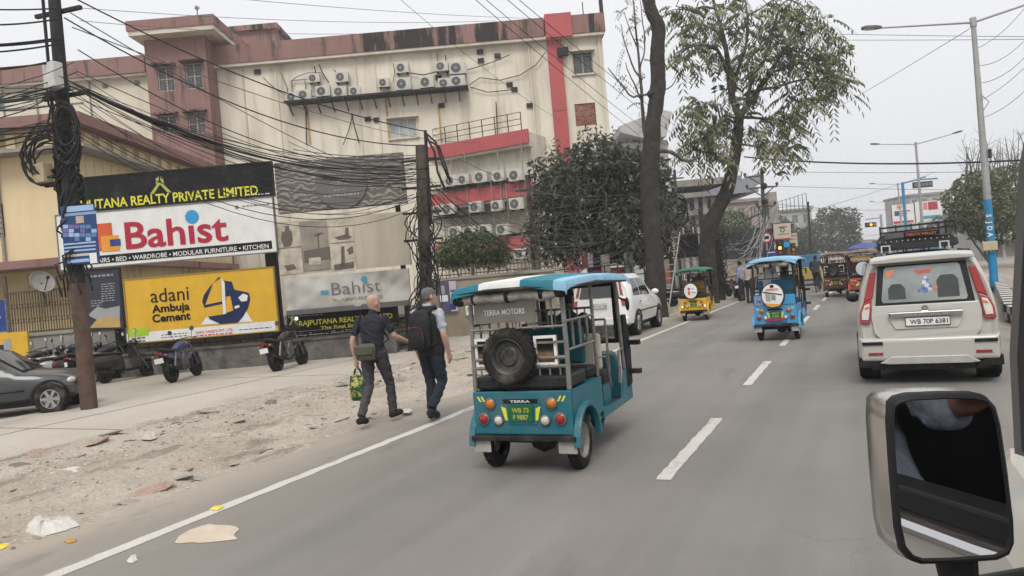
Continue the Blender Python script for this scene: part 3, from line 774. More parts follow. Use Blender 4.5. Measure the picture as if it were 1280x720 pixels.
# ---------------- boundary walls
def stone_wall(name, label, fr, x0, x1, ytop, ybase_z=0.0, th=.4, capw=True, m=None):
    a = fr.uv(x0, 440)[0]; b = fr.uv(x1, 440)[0]; zt = fr.uv((x0 + x1) / 2, ytop)[1]
    t = thing(name, label, 'wall', fr.o, fr.rz)
    back = MB(); back.box(a, b, .035, th, 0, zt); back.build('core', mat('dark mortar', (.07, .062, .054), .95, var=.2), t)
    rnd = random.Random(name + label); ms = [mat('stone ' + n_, c_, .92, var=.25, scale=5, bump=.6, dirt=(.04, .038, .034), damt=.6, dscale=2) for n_, c_ in (('grey', (.17, .155, .14)), ('brown', (.2, .165, .13)), ('dark', (.1, .092, .085)))]
    # irregular stones laid proud of the mortar
    p = MB(); z = 0.0; k = 0
    while z < zt - .05:
        h = min(rnd.uniform(.13, .24), zt - z); u = a - rnd.random() * .2
        while u < b:
            wd = rnd.uniform(.16, .5); q0, q1 = max(a, u) + .012, min(b, u + wd) - .012
            if q1 - q0 > .05:
                j = lambda: rnd.uniform(-.025, .025); y = rnd.uniform(-.02, .015); p.cm = rnd.choice((0, 0, 1, 2))
                f = [(q0 + j(), y, z + .014 + abs(j())), (q1 + j(), y, z + .014 + abs(j())), (q1 + j(), y, z + h - .012 - abs(j())), (q0 + j(), y, z + h - .012 - abs(j()))]
                bk = [(q0, .06, z), (q1, .06, z), (q1, .06, z + h), (q0, .06, z + h)]
                p.add(f + bk, [(0, 1, 2, 3), (0, 4, 5, 1), (1, 5, 6, 2), (2, 6, 7, 3), (3, 7, 4, 0)])
            u += wd
        z += h
    tag(p.build('stonework', ms, t), kind='stuff')
    if capw: p = MB(); p.box(a, b, -.06, th + .05, zt + .002, zt + .09); p.build('coping', concm, t)
    return t
gb = G(250, 463); Wd = (gb - EYE).dot(FWD)
W = Frame(250, Wd)
stone_wall('stone_wall', 'dark rubble stone wall under the yellow cement board', W, 158, 352, 421)
stone_wall('stone_wall', 'dark rubble stone wall behind the walkers under the black lettered board', Frame(430, Wd + .35, 4), 353, 530, 402)
W0 = Frame(60, Wd + .5)
lowall = thing('grey_wall', 'plain grey rendered low wall behind the parked scooters', 'wall', W0.o, W0.rz)
a = W0.uv(-120, 430)[0]; b = W0.uv(157, 430)[0]; z = W0.uv(80, 417)[1]
p = MB(); p.box(a, b, 0, .3, 0, z); p.build('render', mat('grey cement render', (.27, .26, .245), .9, var=.15, scale=1.5, dirt=(.1, .09, .08), damt=.5, dscale=1.2), lowall)
p = MB(); p.box(a, b, -.05, .35, z + .003, z + .08); p.build('coping', concm, lowall)
# low ledge with pale edge in front of the stone wall
p = MB(); a = W.uv(160, 440)[0]; b = W.uv(500, 430)[0]; zz = W.uv(230, 435)[1]
p.box(a, b, -.55, -.03, zz - .06, zz)
p.box(a + .02, b - .02, -.5, -.03, 0, zz - .06)
o = p.build('stone_ledge', mat('blackened stone ledge', (.13, .12, .11), .92, var=.35, scale=3, bump=.6, dirt=(.03, .028, .025), damt=.7, dscale=2)); o.location = W.o; o.rotation_euler = (0, 0, W.rz); tag(o, 'low stone ledge along the foot of the stone wall', 'ledge')
# gate wall with railing to the right of the wire-covered pole
Wg = Frame(600, 25.2)
gw = thing('gate_wall', 'stained yard wall with spiked railing behind the teal rickshaw', 'wall', Wg.o, Wg.rz)
a = Wg.uv(533, 380)[0]; b = Wg.uv(697, 380)[0]; z = Wg.uv(600, 347)[1]
p = MB(); p.box(a, b, 0, .3, 0, z); p.build('render', mat('stained tan render', (.27, .235, .175), .9, var=.2, scale=1.2, bump=.3, dirt=(.06, .055, .05), damt=.8, dscale=.9, streak=True), gw)
p = MB(); p.box(a, b, -.05, .35, z + .002, z + .1); p.build('coping', concm, gw)
rl = MB(); zr = Wg.uv(600, 331)[1]; k = 0; u = a + .1
while u < b: rl.bar((u, .15, z), (u, .15, zr + .05), .025); u += .13
rl.bar((a, .15, z + .18), (b, .15, z + .18), .04); rl.bar((a, .15, zr - .05), (b, .15, zr - .05), .04); rl.build('railing', rg, gw)
# ================================================================== shop boards and posters
S = Frame(250, Wd - .75)
def ink(n, c, r=.6): return mat('print ' + n, c, r, var=.07, scale=3, dirt=DUST, damt=.12, dscale=2, spec=.15)
k_black = ink('black', (.008, .008, .01)); k_white = ink('white', (.66, .66, .65)); k_yel = ink('lime yellow', (.6, .58, .06)); k_red = ink('crimson', (.36, .025, .05))
k_blue = ink('sky blue', (.04, .27, .55)); k_navy = ink('navy', (.015, .025, .075)); k_gold = ink('amber yellow', (.6, .36, .035)); k_orr = ink('red orange', (.55, .1, .04)); k_or = ink('orange', (.65, .28, .04))
k_grey = ink('grey', (.3, .3, .3)); k_green = ink('leaf green', (.32, .5, .04)); k_dk = ink('dark blue', (.03, .05, .2)); k_tan = ink('faded tan', (.5, .45, .37)); k_sep = ink('sepia', (.12, .105, .09)); k_mid = ink('sepia grey', (.27, .24, .2))
def sign(name, label, cat, fr, px, m, th=.09, y=0.0, edge=None, back=True):
    u0, u1, z0, z1 = rect(fr, *px); t = thing(name, label, cat, fr.world((u0 + u1) / 2, y, z0), fr.rz)
    w, h = (u1 - u0) / 2, z1 - z0
    p = MB(); p.box(-w, w, 0, th, 0, h); p.build('panel', m, t)
    if edge:
        q = MB(); q.box(-w - .03, w + .03, -.02, th + .02, -.03, -.002); q.box(-w - .03, w + .03, -.02, th + .02, h + .002, h + .03); q.box(-w - .03, -w - .002, -.02, th + .02, 0, h); q.box(w + .002, w + .03, -.02, th + .02, 0, h); q.build('frame', edge, t)
    t['w'] = w; t['h'] = h; uc = (u0 + u1) / 2
    fr_ = fr
    def loc(x, yy):
        a, b = fr_.uv(x, yy); return a - uc, b - z0
    return t, loc, w, h
def sect(t, name, m, poly, y=-.006, th=.004):
    p = MB(); p.prism(poly, y - th, y, 'y'); return p.build(name, m, t, fix=True)
def rec(t, name, m, loc, x0, y0, x1, y1, y=-.006, th=.004):
    xm, ym = (x0 + x1) / 2, (y0 + y1) / 2; a, b = loc(x0, ym)[0], loc(x1, ym)[0]; c, d = loc(xm, y1)[1], loc(xm, y0)[1]
    return sect(t, name, m, [(a, c), (b, c), (b, d), (a, d)], y, th)
def words_(t, m, loc, body, x0, y0, x1, capy, bold=0.0, y=-.012, name='lettering', shear=0):
    """lettering whose base line starts at photo pixel (x0, y0), ends at x1 and is capy pixels high"""
    a, z = loc(x0, y0); b = loc(x1, y0)[0]; h = loc(x0, y0 - capy)[1] - z
    p = MB(); put_text(p, body, a, z, h, b - a, y, .002, bold, shear); 
    if capy >= 4:
        o = None
        for v_, f_ in glyphs(p.v, p.f): q = MB(); q.add(v_, f_); o = q._build('letter', m, t)
        return o
    return tag(p._build(name, m, t), kind='stuff')
def small_print(t, m, loc, x0, y0, x1, n, dy, seed=1, hgt=1.1, y=-.012):
    rnd = random.Random(seed); p = MB()
    for k in range(n):
        x = x0
        while x < x1:
            w = rnd.uniform(2, 6); a, z = loc(x, y0 + k * dy - .0); b = loc(min(x + w, x1), y0 + k * dy)[0]; z -= (a - loc(x0, y0)[0]) * 0
            hh = abs(loc(x, y0 + k * dy - hgt)[1] - loc(x, y0 + k * dy)[1])
            zz = loc(x0, y0 + k * dy)[1]; p.box(a, b, y - .002, y, zz, zz + hh); x += w + 1.4
    o = p._build('small_print', m, t); return tag(o, kind='stuff')

t, loc, w, h = sign('shop_board', 'black board with lime lettering, topmost on the left', 'signboard', S, (72, 214, 341, 255), k_black, edge=blackm)
words_(t, k_yel, loc, 'RAJPUTANA REALTY PRIVATE LIMITED', 84, 264, 325, 11.5, .02)
lg = MB(); a, z = loc(201, 239.5); s_ = .021
for pts in ([(-14, -2), (-9, -2), (2, 12), (-2, 12)], [(14, -2), (9, -2), (-2, 12), (2, 12)], [(-5, 9), (-1, 15), (-1, 20), (-5, 17)], [(5, 9), (1, 15), (1, 20), (5, 17)]):
    lg.prism([(a + x_ * s_, z + y_ * s_) for x_, y_ in pts], -.014 - .001 * len(lg.pc), -.006, 'y')
lg.build('logo', mat('logo olive', (.35, .38, .1), .6), t, fix=True)
small_print(t, k_white, loc, 306, 245, 338, 1, 2, 4)
t, loc, w, h = sign('shop_board', 'white furniture shop board with crimson lettering and blue dot', 'signboard', S, (72, 258, 344, 326), k_white, edge=steel)
rec(t, 'logo_square', k_orr, loc, 122, 279, 141, 313.5); rec(t, 'logo_square', k_or, loc, 127, 294.5, 149, 314, -.011); rec(t, 'logo_square', k_dk, loc, 138, 299, 151, 307.5, -.016)
words_(t, k_red, loc, 'Bahıst', 158, 311, 287, 33, .018, name='lettering')
a, z = loc(240, 271); p = MB(); p.lathe([(.001, -.016), (.185, -.016), (.19, -.004)], (a, 0, z), 'y', 28); p.build('blue_dot', k_blue, t)
a0 = loc(104, 322)[0]; z0_ = loc(208, 322)[1]; z1_ = loc(208, 311)[1]
rec(t, 'black_strip', k_black, loc, 105, 311, 341, 321)
words_(t, k_white, loc, '• CHAIRS • BED • WARDROBE • MODULAR FURNITURE • KITCHEN', 107, 330, 338, 5.6, .01)
small_print(t, k_sep, loc, 303, 258.5, 337, 1, 3, 9)
p = MB(); a, z = loc(296, 259); p.lathe([(.02, -.012), (.05, -.012)], (a, 0, z), 'y', 12); p.build('small_logo', k_sep, t)

t, loc, w, h = sign('cement_board', 'large yellow cement board over the stone wall', 'signboard', S, (158, 342, 345, 421), k_gold, edge=mat('board frame', (.3, .2, .05), .6))
words_(t, k_black, loc, 'adani', 189, 378.5, 237, 17.5, 0.0); words_(t, k_black, loc, 'Ambuja', 190.5, 391, 238, 9.5, .03); words_(t, k_black, loc, 'Cement', 191, 403, 239, 9.5, .03)
rec(t, 'white_strip', k_white, loc, 158, 409, 345, 421); rec(t, 'green_tag', k_green, loc, 160, 410, 186, 420.5, -.011)
words_(t, k_orr, loc, 'GARG VANIJYA PVT. LTD.', 245, 417.5, 292, 3.4, .02, -.013); small_print(t, k_sep, loc, 202, 419.5, 236, 2, 3.2, 3); small_print(t, k_sep, loc, 299, 413, 340, 1, 3, 5); small_print(t, k_sep, loc, 165, 424, 182, 2, 4, 6, 1.6, -.017)
small_print(t, k_orr, loc, 245, 421, 291, 1, 3, 8, 1.8)
def pix(loc, pts): return [loc(x, y) for x, y in pts]
sect(t, 'emblem_base', k_white, pix(loc, [(251, 406), (316, 402), (307, 388), (262, 391)]), -.006)
sect(t, 'emblem_mass', k_navy, pix(loc, [(253, 377), (255, 369), (262, 359), (274, 346), (281, 351), (290, 352), (293, 362), (303, 364), (311, 366), (313, 374), (310, 385), (304, 396), (298, 403), (276, 405), (262, 399), (258, 390)]), -.011)
sect(t, 'emblem_tower', k_gold, pix(loc, [(257, 381), (267, 354), (277, 347), (281, 376)]), -.016); sect(t, 'emblem_tower', k_white, pix(loc, [(277, 347), (281, 353), (283, 392), (279, 393)]), -.0165)
sect(t, 'emblem_tower', k_gold, pix(loc, [(256, 385), (279, 380), (279, 393), (258, 396)]), -.0165); sect(t, 'emblem_tower', k_gold, pix(loc, [(283, 371), (288, 370), (292, 388), (283, 391)]), -.016)
sect(t, 'emblem_light', k_white, pix(loc, [(298, 372), (304, 367), (310, 369), (309, 376), (302, 377)]), -.016); sect(t, 'emblem_light', k_white, pix(loc, [(293, 383), (299, 381), (300, 384), (294, 386)]), -.016)

t, loc, w, h = sign('tall_poster', 'tall dark poster with pale list, between the pole and the cement board', 'poster', Frame(130, Wd - .7), (109, 337, 151, 411), mat('print ink blue', (.032, .036, .055), .5), edge=blackm)
sect(t, 'pale_band', k_grey, pix(loc, [(110, 394), (122, 383), (132, 386), (150, 382), (150, 397), (122, 400)]), -.006)
sect(t, 'gold_band', mat('print dull gold', (.42, .3, .1), .6), pix(loc, [(112, 410), (121, 400), (134, 396), (150, 397.5), (151, 409)]), -.011)
small_print(t, k_grey, loc, 127, 356, 144, 8, 3, 2); small_print(t, k_grey, loc, 113, 347, 142, 1, 3, 3, 2.4); small_print(t, k_grey, loc, 114, 377, 128, 3, 3, 4)

# weathered cafe banner
def doodle(name, c0, c1, scale):
    m = bpy.data.materials.new(name); m.use_nodes = True; nt = m.node_tree; b = nt.nodes['Principled BSDF']; N = nt.nodes.new; L = nt.links.new
    tc = N('ShaderNodeTexCoord'); n1 = N('ShaderNodeTexNoise'); n1.inputs['Scale'].default_value = .9; L(tc.outputs['Object'], n1.inputs[0])
    w_ = N('ShaderNodeTexWave'); w_.wave_type = 'RINGS'; w_.inputs['Scale'].default_value = scale; w_.inputs['Distortion'].default_value = 14; w_.inputs['Detail'].default_value = 2; w_.inputs['Detail Scale'].default_value = .9
    L(tc.outputs['Object'], w_.inputs[0]); r = N('ShaderNodeMapRange'); r.inputs[1].default_value = .5; r.inputs[2].default_value = .8; L(w_.outputs['Fac'], r.inputs[0])
    mx = N('ShaderNodeMix'); mx.data_type = 'RGBA'; L(r.outputs[0], mx.inputs[0]); mx.inputs[6].default_value = (*c0, 1); mx.inputs[7].default_value = (*c1, 1)
    n2 = N('ShaderNodeTexNoise'); n2.inputs['Scale'].default_value = 1.3; n2.inputs['Detail'].default_value = 8; L(tc.outputs['Object'], n2.inputs[0])
    r2 = N('ShaderNodeMapRange'); r2.inputs[1].default_value = .3; r2.inputs[2].default_value = .7; r2.inputs[3].default_value = .75; r2.inputs[4].default_value = 1.2; L(n2.outputs['Fac'], r2.inputs[0])
    mu = N('ShaderNodeVectorMath'); mu.operation = 'MULTIPLY'; L(mx.outputs[2], mu.inputs[0]); L(r2.outputs[0], mu.inputs[1]); L(mu.outputs[0], b.inputs['Base Color']); b.inputs['Roughness'].default_value = .8
    return m
def banner(name, label, fr, px, m, sag=.05, wr=.03, seed=1, y=0.0):
    """cloth banner on a steel frame: a wrinkled sheet with thickness"""
    u0, u1, z0, z1 = rect(fr, *px); t = thing(name, label, 'banner', fr.world((u0 + u1) / 2, y, z0), fr.rz); w, h = (u1 - u0) / 2, z1 - z0; nx, nz = 40, 16; vs = []; fs = []; rnd = random.Random(seed)
    for k in range(2):
        for j in range(nz + 1):
            for i in range(nx + 1):
                fx, fz = i / nx, j / nz; uu = -w + 2 * w * fx; zz = h * fz
                zz -= sag * math.sin(math.pi * fx) * (1 - fz) * (1 + .3 * math.sin(fx * 17 + seed)) * -1 * .5 + 0
                yy = wr * NZ.noise(V((uu * 1.1 + fz * 2, zz * .8, seed * 3.3))) + wr * .5 * NZ.noise(V((uu * 3 - zz * 2.5, zz * 2, seed)))
                vs.append((uu, yy + k * .006 - .03, zz))
    n = (nx + 1) * (nz + 1)
    for j in range(nz):
        for i in range(nx):
            a = j * (nx + 1) + i; fs.append((a, a + 1, a + nx + 2, a + nx + 1)); fs.append((n + a, n + a + nx + 1, n + a + nx + 2, n + a + 1))
    p = MB(); p.add(vs, fs); p.build('cloth', m, t, smooth=True, ang=None)
    p = MB(); p.bar((-w, .09, .03), (w, .09, .03), .05); p.bar((-w, .09, h - .03), (w, .09, h - .03), .05); p.bar((-w + .03, .09, 0), (-w + .03, .09, h), .05); p.bar((w - .03, .09, 0), (w - .03, .09, h), .05)
    for k in range(1, 5): p.bar((-w + 2 * w * k / 5, .09, 0), (-w + 2 * w * k / 5, .09, h), .035)
    p.build('frame', rust, t); uc = (u0 + u1) / 2
    return t, (lambda x, yy: (fr.uv(x, yy)[0] - uc, fr.uv(x, yy)[1] - z0))
S2 = Frame(430, Wd - .6)
t, loc = banner('cafe_banner', 'weathered grey brown opening banner with doodle pattern and dark disc', S2, (345, 197, 507, 261), doodle('faded doodle print', (.115, .102, .092), (.25, .228, .205), 2.2), .0, .03, 2)
a, z = loc(427, 229); p = MB(); p.lathe([(.001, -.075), (.72, -.075), (.73, -.05)], (a, 0, z), 'y', 36); p.build('disc', mat('print warm grey', (.13, .124, .12), .8, var=.08), t)
words_(t, k_grey, loc, 'OPEN NOW', 404, 220.5, 440, 4.6, 0, -.079); words_(t, k_grey, loc, 'café', 414, 232, 438, 6.5, -.01, -.079, shear=.3); small_print(t, k_grey, loc, 418, 239, 434, 1, 3, 3, 1.2, -.078); small_print(t, k_grey, loc, 406, 247, 450, 1, 3, 8, 2.4, -.078)
t, loc = banner('photo_board', 'cream board with six sepia machine photographs below the opening banner', S2, (347, 271, 512, 338), mat('faded cream vinyl', (.43, .385, .315), .75, var=.08, scale=1.2, dirt=(.3, .26, .2), damt=.5, dscale=1.5, streak=True), .0, .015, 5)
def photo(x0, y0, x1, y1, bits, bgm):
    rec(t, 'photograph', bgm, loc, x0, y0, x1, y1, -.052)
    for pts in bits: sect(t, 'photograph', k_sep, pix(loc, pts), -.057)
k_pale = mat('print pale sepia', (.42, .375, .31), .75, var=.25, scale=5); k_sky = mat('print dim sepia', (.24, .215, .18), .75, var=.2, scale=3)
photo(347, 279, 376, 309, [[(353, 290), (365, 288), (367, 300), (364, 308), (356, 309), (352, 299)], [(357, 283), (362, 282), (363, 289), (357, 290)]], k_pale); photo(349, 311, 380, 343, [[(356, 332), (368, 330), (372, 336), (360, 339)]], k_pale)
photo(377, 276, 411, 338, [[(380, 314), (413, 308), (414, 324), (382, 329)], [(397, 291), (399, 291), (400, 311), (398, 311)], [(393, 294), (404, 290), (405, 292), (395, 296)]], k_sky); rec(t, 'photograph', k_pale, loc, 387, 322, 402, 331, -.062)
photo(412, 274, 442, 303, [[(418, 297), (432, 293), (441, 296), (436, 299), (424, 300)], [(432, 285), (436, 284), (437, 295), (432, 296)]], k_pale); photo(414, 304, 445, 339, [[(427, 308), (431, 308), (432, 334), (427, 336)], [(418, 331), (443, 327), (443, 335), (419, 338)], [(434, 312), (441, 307), (443, 316), (437, 319)]], k_pale)
t, loc = banner('furniture_banner', 'sagging faded white furniture banner with stained left side', Frame(430, Wd - .95), (357, 342, 513, 386), mat('dirty white vinyl', (.4, .39, .365), .6, var=.1, scale=1.5, dirt=(.27, .19, .1), damt=.7, dscale=.8, streak=True), .0, .09, 8)
k_plum = ink('faded plum', (.17, .12, .14)); k_fb = ink('faded blue', (.06, .26, .36))
words_(t, k_plum, loc, 'Bahıst', 416, 369, 478, 15.5, -.005, -.1); words_(t, k_sep, loc, 'THE FURNITURE PARADISE', 417, 377.5, 480, 4, 0, -.1); rec(t, 'logo_square', k_fb, loc, 402, 363, 412, 368, -.095)
a, z = loc(456, 349); p = MB(); p.lathe([(.001, -.1), (.088, -.1), (.09, -.08)], (a, 0, z), 'y', 20); p.build('blue_dot', k_fb, t)
rec(t, 'grey_strip', mat('print dim grey', (.1, .1, .1), .7), loc, 359, 381.5, 513, 388, -.095); words_(t, k_grey, loc, 'Infinity Square, Sevoke Road, 2nd Mile', 368, 388, 460, 2.6, 0, -.1)
t, loc, w, h = sign('shop_board', 'black board with yellow lettering low behind the bald walker', 'signboard', Frame(430, Wd - .5), (360, 388, 497, 413), k_black, edge=blackm)
words_(t, k_yel, loc, 'RAJPUTANA REALTY PVT LTD', 374, 407.5, 492, 6.2, .03); words_(t, k_yel, loc, 'The Real Experts', 401, 411.5, 462, 3.8, .02); words_(t, k_white, loc, 'Infinity Square (2nd Floor), 2nd Mile', 361, 421, 490, 2.8, .01); rec(t, 'rule', k_grey, loc, 361, 409.5, 496, 410); small_print(t, k_grey, loc, 360, 397, 404, 1, 3, 3, .9)
lg = MB(); a, z = loc(367, 402)
for pts in ([(-12, -8), (-8, -8), (1, 8), (-2, 8)], [(12, -10), (8, -10), (-2, 8), (1, 8)], [(-6, 6), (0, 12), (0, 16), (-6, 12)]): lg.prism([(a + x_ * .011, z + y_ * .011) for x_, y_ in pts], -.013 - .001 * len(lg.pc), -.006, 'y')
lg.build('logo', mat('logo olive', (.35, .38, .1), .6), t, fix=True)
# blue and yellow boards at the left edge of the picture
t, loc, w, h = sign('blue_board', 'blue board at the left edge beside the porch grille', 'signboard', Frame(0, Wd - .2), (-40, 377, 8, 416), k_dk, edge=steel)
rec(t, 'mark', k_white, loc, -8, 396, 1, 398)
t, loc, w, h = sign('yellow_board', 'plain yellow board at the left edge behind the scooters', 'signboard', Frame(0, Wd - .3), (-40, 417, 35, 448), k_gold)
rec(t, 'tower_mark', k_grey, loc, 5, 424, 14, 440); rec(t, 'tower_mark', k_navy, loc, 0, 431, 5, 440)
# small posters on the yard wall
Wp = Frame(600, 25.1); k_mv = ink('dim mauve', (.09, .08, .13)); k_li = ink('pale lilac', (.45, .42, .5))
for (px_, m_, lb, bits) in (((548, 351, 562, 390), k_mv, 'dark poster with pale figure on the yard wall beside the backpack walker', ((551, 357, 556, 368, k_grey), (550, 369, 560, 377, k_white), (557, 353, 561, 355, k_red))), ((562.5, 351, 571, 389), k_li, 'pale lilac poster next to the dark one on the yard wall', ((563, 362, 570, 365, k_mv), (563, 379, 570, 387, k_dk))),
                            ((582, 375, 592, 394), k_white, 'white notice seen through the teal rickshaw on the yard wall', ((588, 376, 591, 380, k_red), (584, 384, 590, 389, k_grey))), ((690 - 7, 352, 697 - 7, 372), k_grey, 'grey notice on the yard wall behind the rickshaw driver', ())):
    t, loc, w, h = sign('poster', lb, 'poster', Wp, px_, m_, th=.006, y=-.012)
    for x0, y0, x1, y1, mm_ in bits: rec(t, 'print_block', mm_, loc, x0, y0, x1, y1, -.004, .002)

# steel posts that carry the boards
postm = mat('sooty steel post', (.022, .021, .02), .7, var=.3, scale=4, dirt=(.1, .07, .05), damt=.5)
for px0, y0, y1, wd, lb in ((153, 336, 470, .2, 'dark steel post left of the yellow cement board'), (348, 203, 458, .2, 'tall dark steel post between the left and right boards'), (354, 205, 455, .16, 'tall dark steel post carrying the banners on its right'),
                            (513, 255, 440, .13, 'thin dark steel post at the right edge of the banners')):
    fr_ = Frame(px0, Wd - .3); u, z = fr_.uv(px0, y0); t = thing('board_post', lb, 'post', fr_.world(fr_.uv(px0, y1)[0], 0, 0), fr_.rz)
    p = MB(); p.box(-wd / 2, wd / 2, 0, wd, 0, z); p.build('shaft', postm, t); p = MB(); p.box(-wd, wd, -wd / 2, wd * 1.5, 0, .06); p.build('base_plate', postm, t)
# ================================================================== poles, lamps and cables
polem = mat('rusted pole', (.095, .06, .045), .8, var=.3, scale=5, bump=.3, dirt=(.03, .025, .022), damt=.8, dscale=2)
sootm = mat('sooty pole', (.03, .028, .027), .85, var=.3, scale=5, bump=.4)
polec = mat('dark concrete pole', (.07, .066, .062), .9, var=.3, scale=4, bump=.4)
galv = mat('galvanised lamp post', (.33, .335, .33), .5, .3, var=.12, scale=4, dirt=(.18, .17, .15), damt=.4)
bluep = mat('blue pole paint', (.015, .19, .38), .55, var=.1, scale=4, dirt=(.12, .13, .13), damt=.4)
def cable(name, label, pts, r, m, cat='cable', group=None, n=5, closed=False):
    c = V(pts[0]); p = MB(); p.tube([V(q) - c for q in pts], r, n); o = p.build(name, m, smooth=True, ang=None); o.location = c; return tag(o, label, cat, group)
def sagline(a, b, sag, n=14, wob=0.0, rnd=random):
    a, b = V(a), V(b); out = []
    for i in range(n + 1):
        t = i / n; p = a.lerp(b, t); p.z -= 4 * sag * t * (1 - t)
        if wob and 0 < i < n: p += V((rnd.uniform(-wob, wob), rnd.uniform(-wob, wob), rnd.uniform(-wob, wob)))
        out.append(p)
    return out
# ---------------- leaning electric pole in the left foreground
g = G(112, 514); g.z = .05
pl = thing('electric_pole', 'rusty electric pole in the left foreground wrapped in black cables', 'pole', g)
p = MB(); p.tube([(0, 0, 0), (.005, 0, 2.4)], [.15, .14], 14); p.build('lower_shaft', polem, pl, smooth=True)
p = MB(); p.tube([(.005, 0, 2.4), (.06, 0, 6), (.11, 0, 8.8)], [.142, .12, .1], 14); p.build('upper_shaft', sootm, pl, smooth=True)
p = MB(); p.tube([(-.13, -.1, 4.2), (-.09, -.1, 8.3)], .03, 8); p.build('conduit', blackm, pl)
p = MB(); e_ = A.e
for z_ in (6.0, 7.6): p.bar(V((-.5, 0, z_)), V((.55, .2, z_)), .07)
p.build('cross_arm', sootm, pl)
p = MB(); p.box(.02, .34, -.32, -.12, 6.05, 6.52); p.build('meter_box', mat('pale grey box', (.5, .5, .48), .6), pl, bevel=.02)
p = MB(); p.box(-.52, -.2, -.34, -.14, 4.35, 4.72); p.build('junction_box', mat('tan box', (.42, .35, .22), .7), pl, bevel=.02)
# loops and wrappings
rnd = random.Random(4)
def loop_pts(c, rx, rz, turns, n=22, th0=0.0, jit=.03, dep=.12):
    o = []
    for i in range(int(n * turns) + 1):
        a = th0 + 2 * math.pi * i / n; o.append(V(c) + A.e * (rx * math.cos(a)) + V((0, 0, rz * math.sin(a))) + A.n * (dep * math.sin(a * .5) + rnd.uniform(-jit, jit)) + V((rnd.uniform(-jit, jit), 0, rnd.uniform(-jit, jit))))
    return o
for i in range(7):
    c = g + V((-.28 + rnd.uniform(-.1, .1), -.15, 4.75 + rnd.uniform(-.12, .2)))
    cable('cable_coil', 'black cable coiled in a big loop on the foreground pole', loop_pts(c, .36 + rnd.uniform(-.08, .08), .42 + rnd.uniform(-.08, .1), rnd.uniform(1.6, 2.6), jit=.02, th0=rnd.random() * 6), .016, cablem, 'cable', 'coils on the foreground pole')
for i in range(5):
    c = g + V((.3 + rnd.uniform(-.1, .1), -.15, 5.25 + rnd.uniform(-.2, .2)))
    cable('cable_coil', 'black cable hanging in a tight loop right of the foreground pole', loop_pts(c, .2 + rnd.uniform(-.05, .06), .5 + rnd.uniform(-.1, .15), rnd.uniform(1.2, 2.1), jit=.02, th0=rnd.random() * 6), .02, cablem, 'cable', 'loops right of the foreground pole')
p = MB()
for i in range(42):
    z0_ = rnd.uniform(2.9, 5.8); a0 = rnd.random() * 6.28; pts = []
    ln = rnd.uniform(.5, 1.7); tw = rnd.uniform(1, 5)
    for k in range(13): t_ = k / 12; rr_2 = .16 + .05 * rnd.random() + .1 * math.sin(math.pi * t_) * rnd.random(); a = a0 + tw * t_; pts.append((.04 + rr_2 * math.cos(a), rr_2 * math.sin(a), z0_ + ln * (t_ - .5)))
    p.tube(pts, rnd.uniform(.012, .022), 5)
tag(p._build('cable_wrapping', cablem, pl, smooth=True, ang=None), kind='stuff')
p = MB()
for i in range(9):
    a = rnd.random() * 6.28; z_ = 2.55 + rnd.random() * .5; pts = [(.14 * math.cos(a), .14 * math.sin(a) - .05, z_), (.3 * math.cos(a), .25 * math.sin(a) - .1, z_ - .05), (.36 * math.cos(a) + .1, .2 * math.sin(a) - .1, z_ - .25 - .2 * rnd.random())]; p.tube(pts, .018, 5)
tag(p._build('loose_end', cablem, pl, smooth=True, ang=None), kind='stuff')
# poster tied to the pole
Pf = Frame(100, (g - EYE).dot(FWD) - .26)
pk = [ink('poster pale blue', (.3, .42, .62)), ink('poster deep blue', (.03, .06, .16)), ink('poster mid blue', (.1, .2, .38)), ink('poster mauve', (.16, .12, .3))]
t, loc, w_, h_ = sign('pole_poster', 'blue printed poster tied to the foreground electric pole', 'poster', Pf, (78, 256, 122, 330), pk[1], th=.01)
rec(t, 'header', pk[0], loc, 83, 257, 117, 264, -.004, .003); rec(t, 'header', mat('print powder blue', (.2, .3, .5), .6), loc, 79, 265.5, 121, 269, -.004, .003)
rp = random.Random(9)
for r_i in range(4):
    for c_i in range(6):
        x_, y_ = 79 + c_i * 7.1, 281 + r_i * 5.2; rec(t, 'picture', rp.choice(pk[1:] + [pk[0]]), loc, x_, y_, x_ + 6.4, y_ + 4.6, -.004, .003)
rec(t, 'picture', mat('print flesh', (.42, .33, .28), .6), loc, 95, 270, 105, 279, -.004, .003)
for y_ in (303, 307.5, 312): rec(t, 'print_line', pk[0], loc, 80, y_, 120, y_ + 2, -.004, .003)
rec(t, 'print_line', k_tan, loc, 80, 317.5, 112, 320.5, -.004, .003); rec(t, 'print_line', pk[0], loc, 84, 324, 112, 328, -.004, .003); rec(t, 'white_corner', k_white, loc, 112.5, 316, 121.5, 329, -.0075, .003)

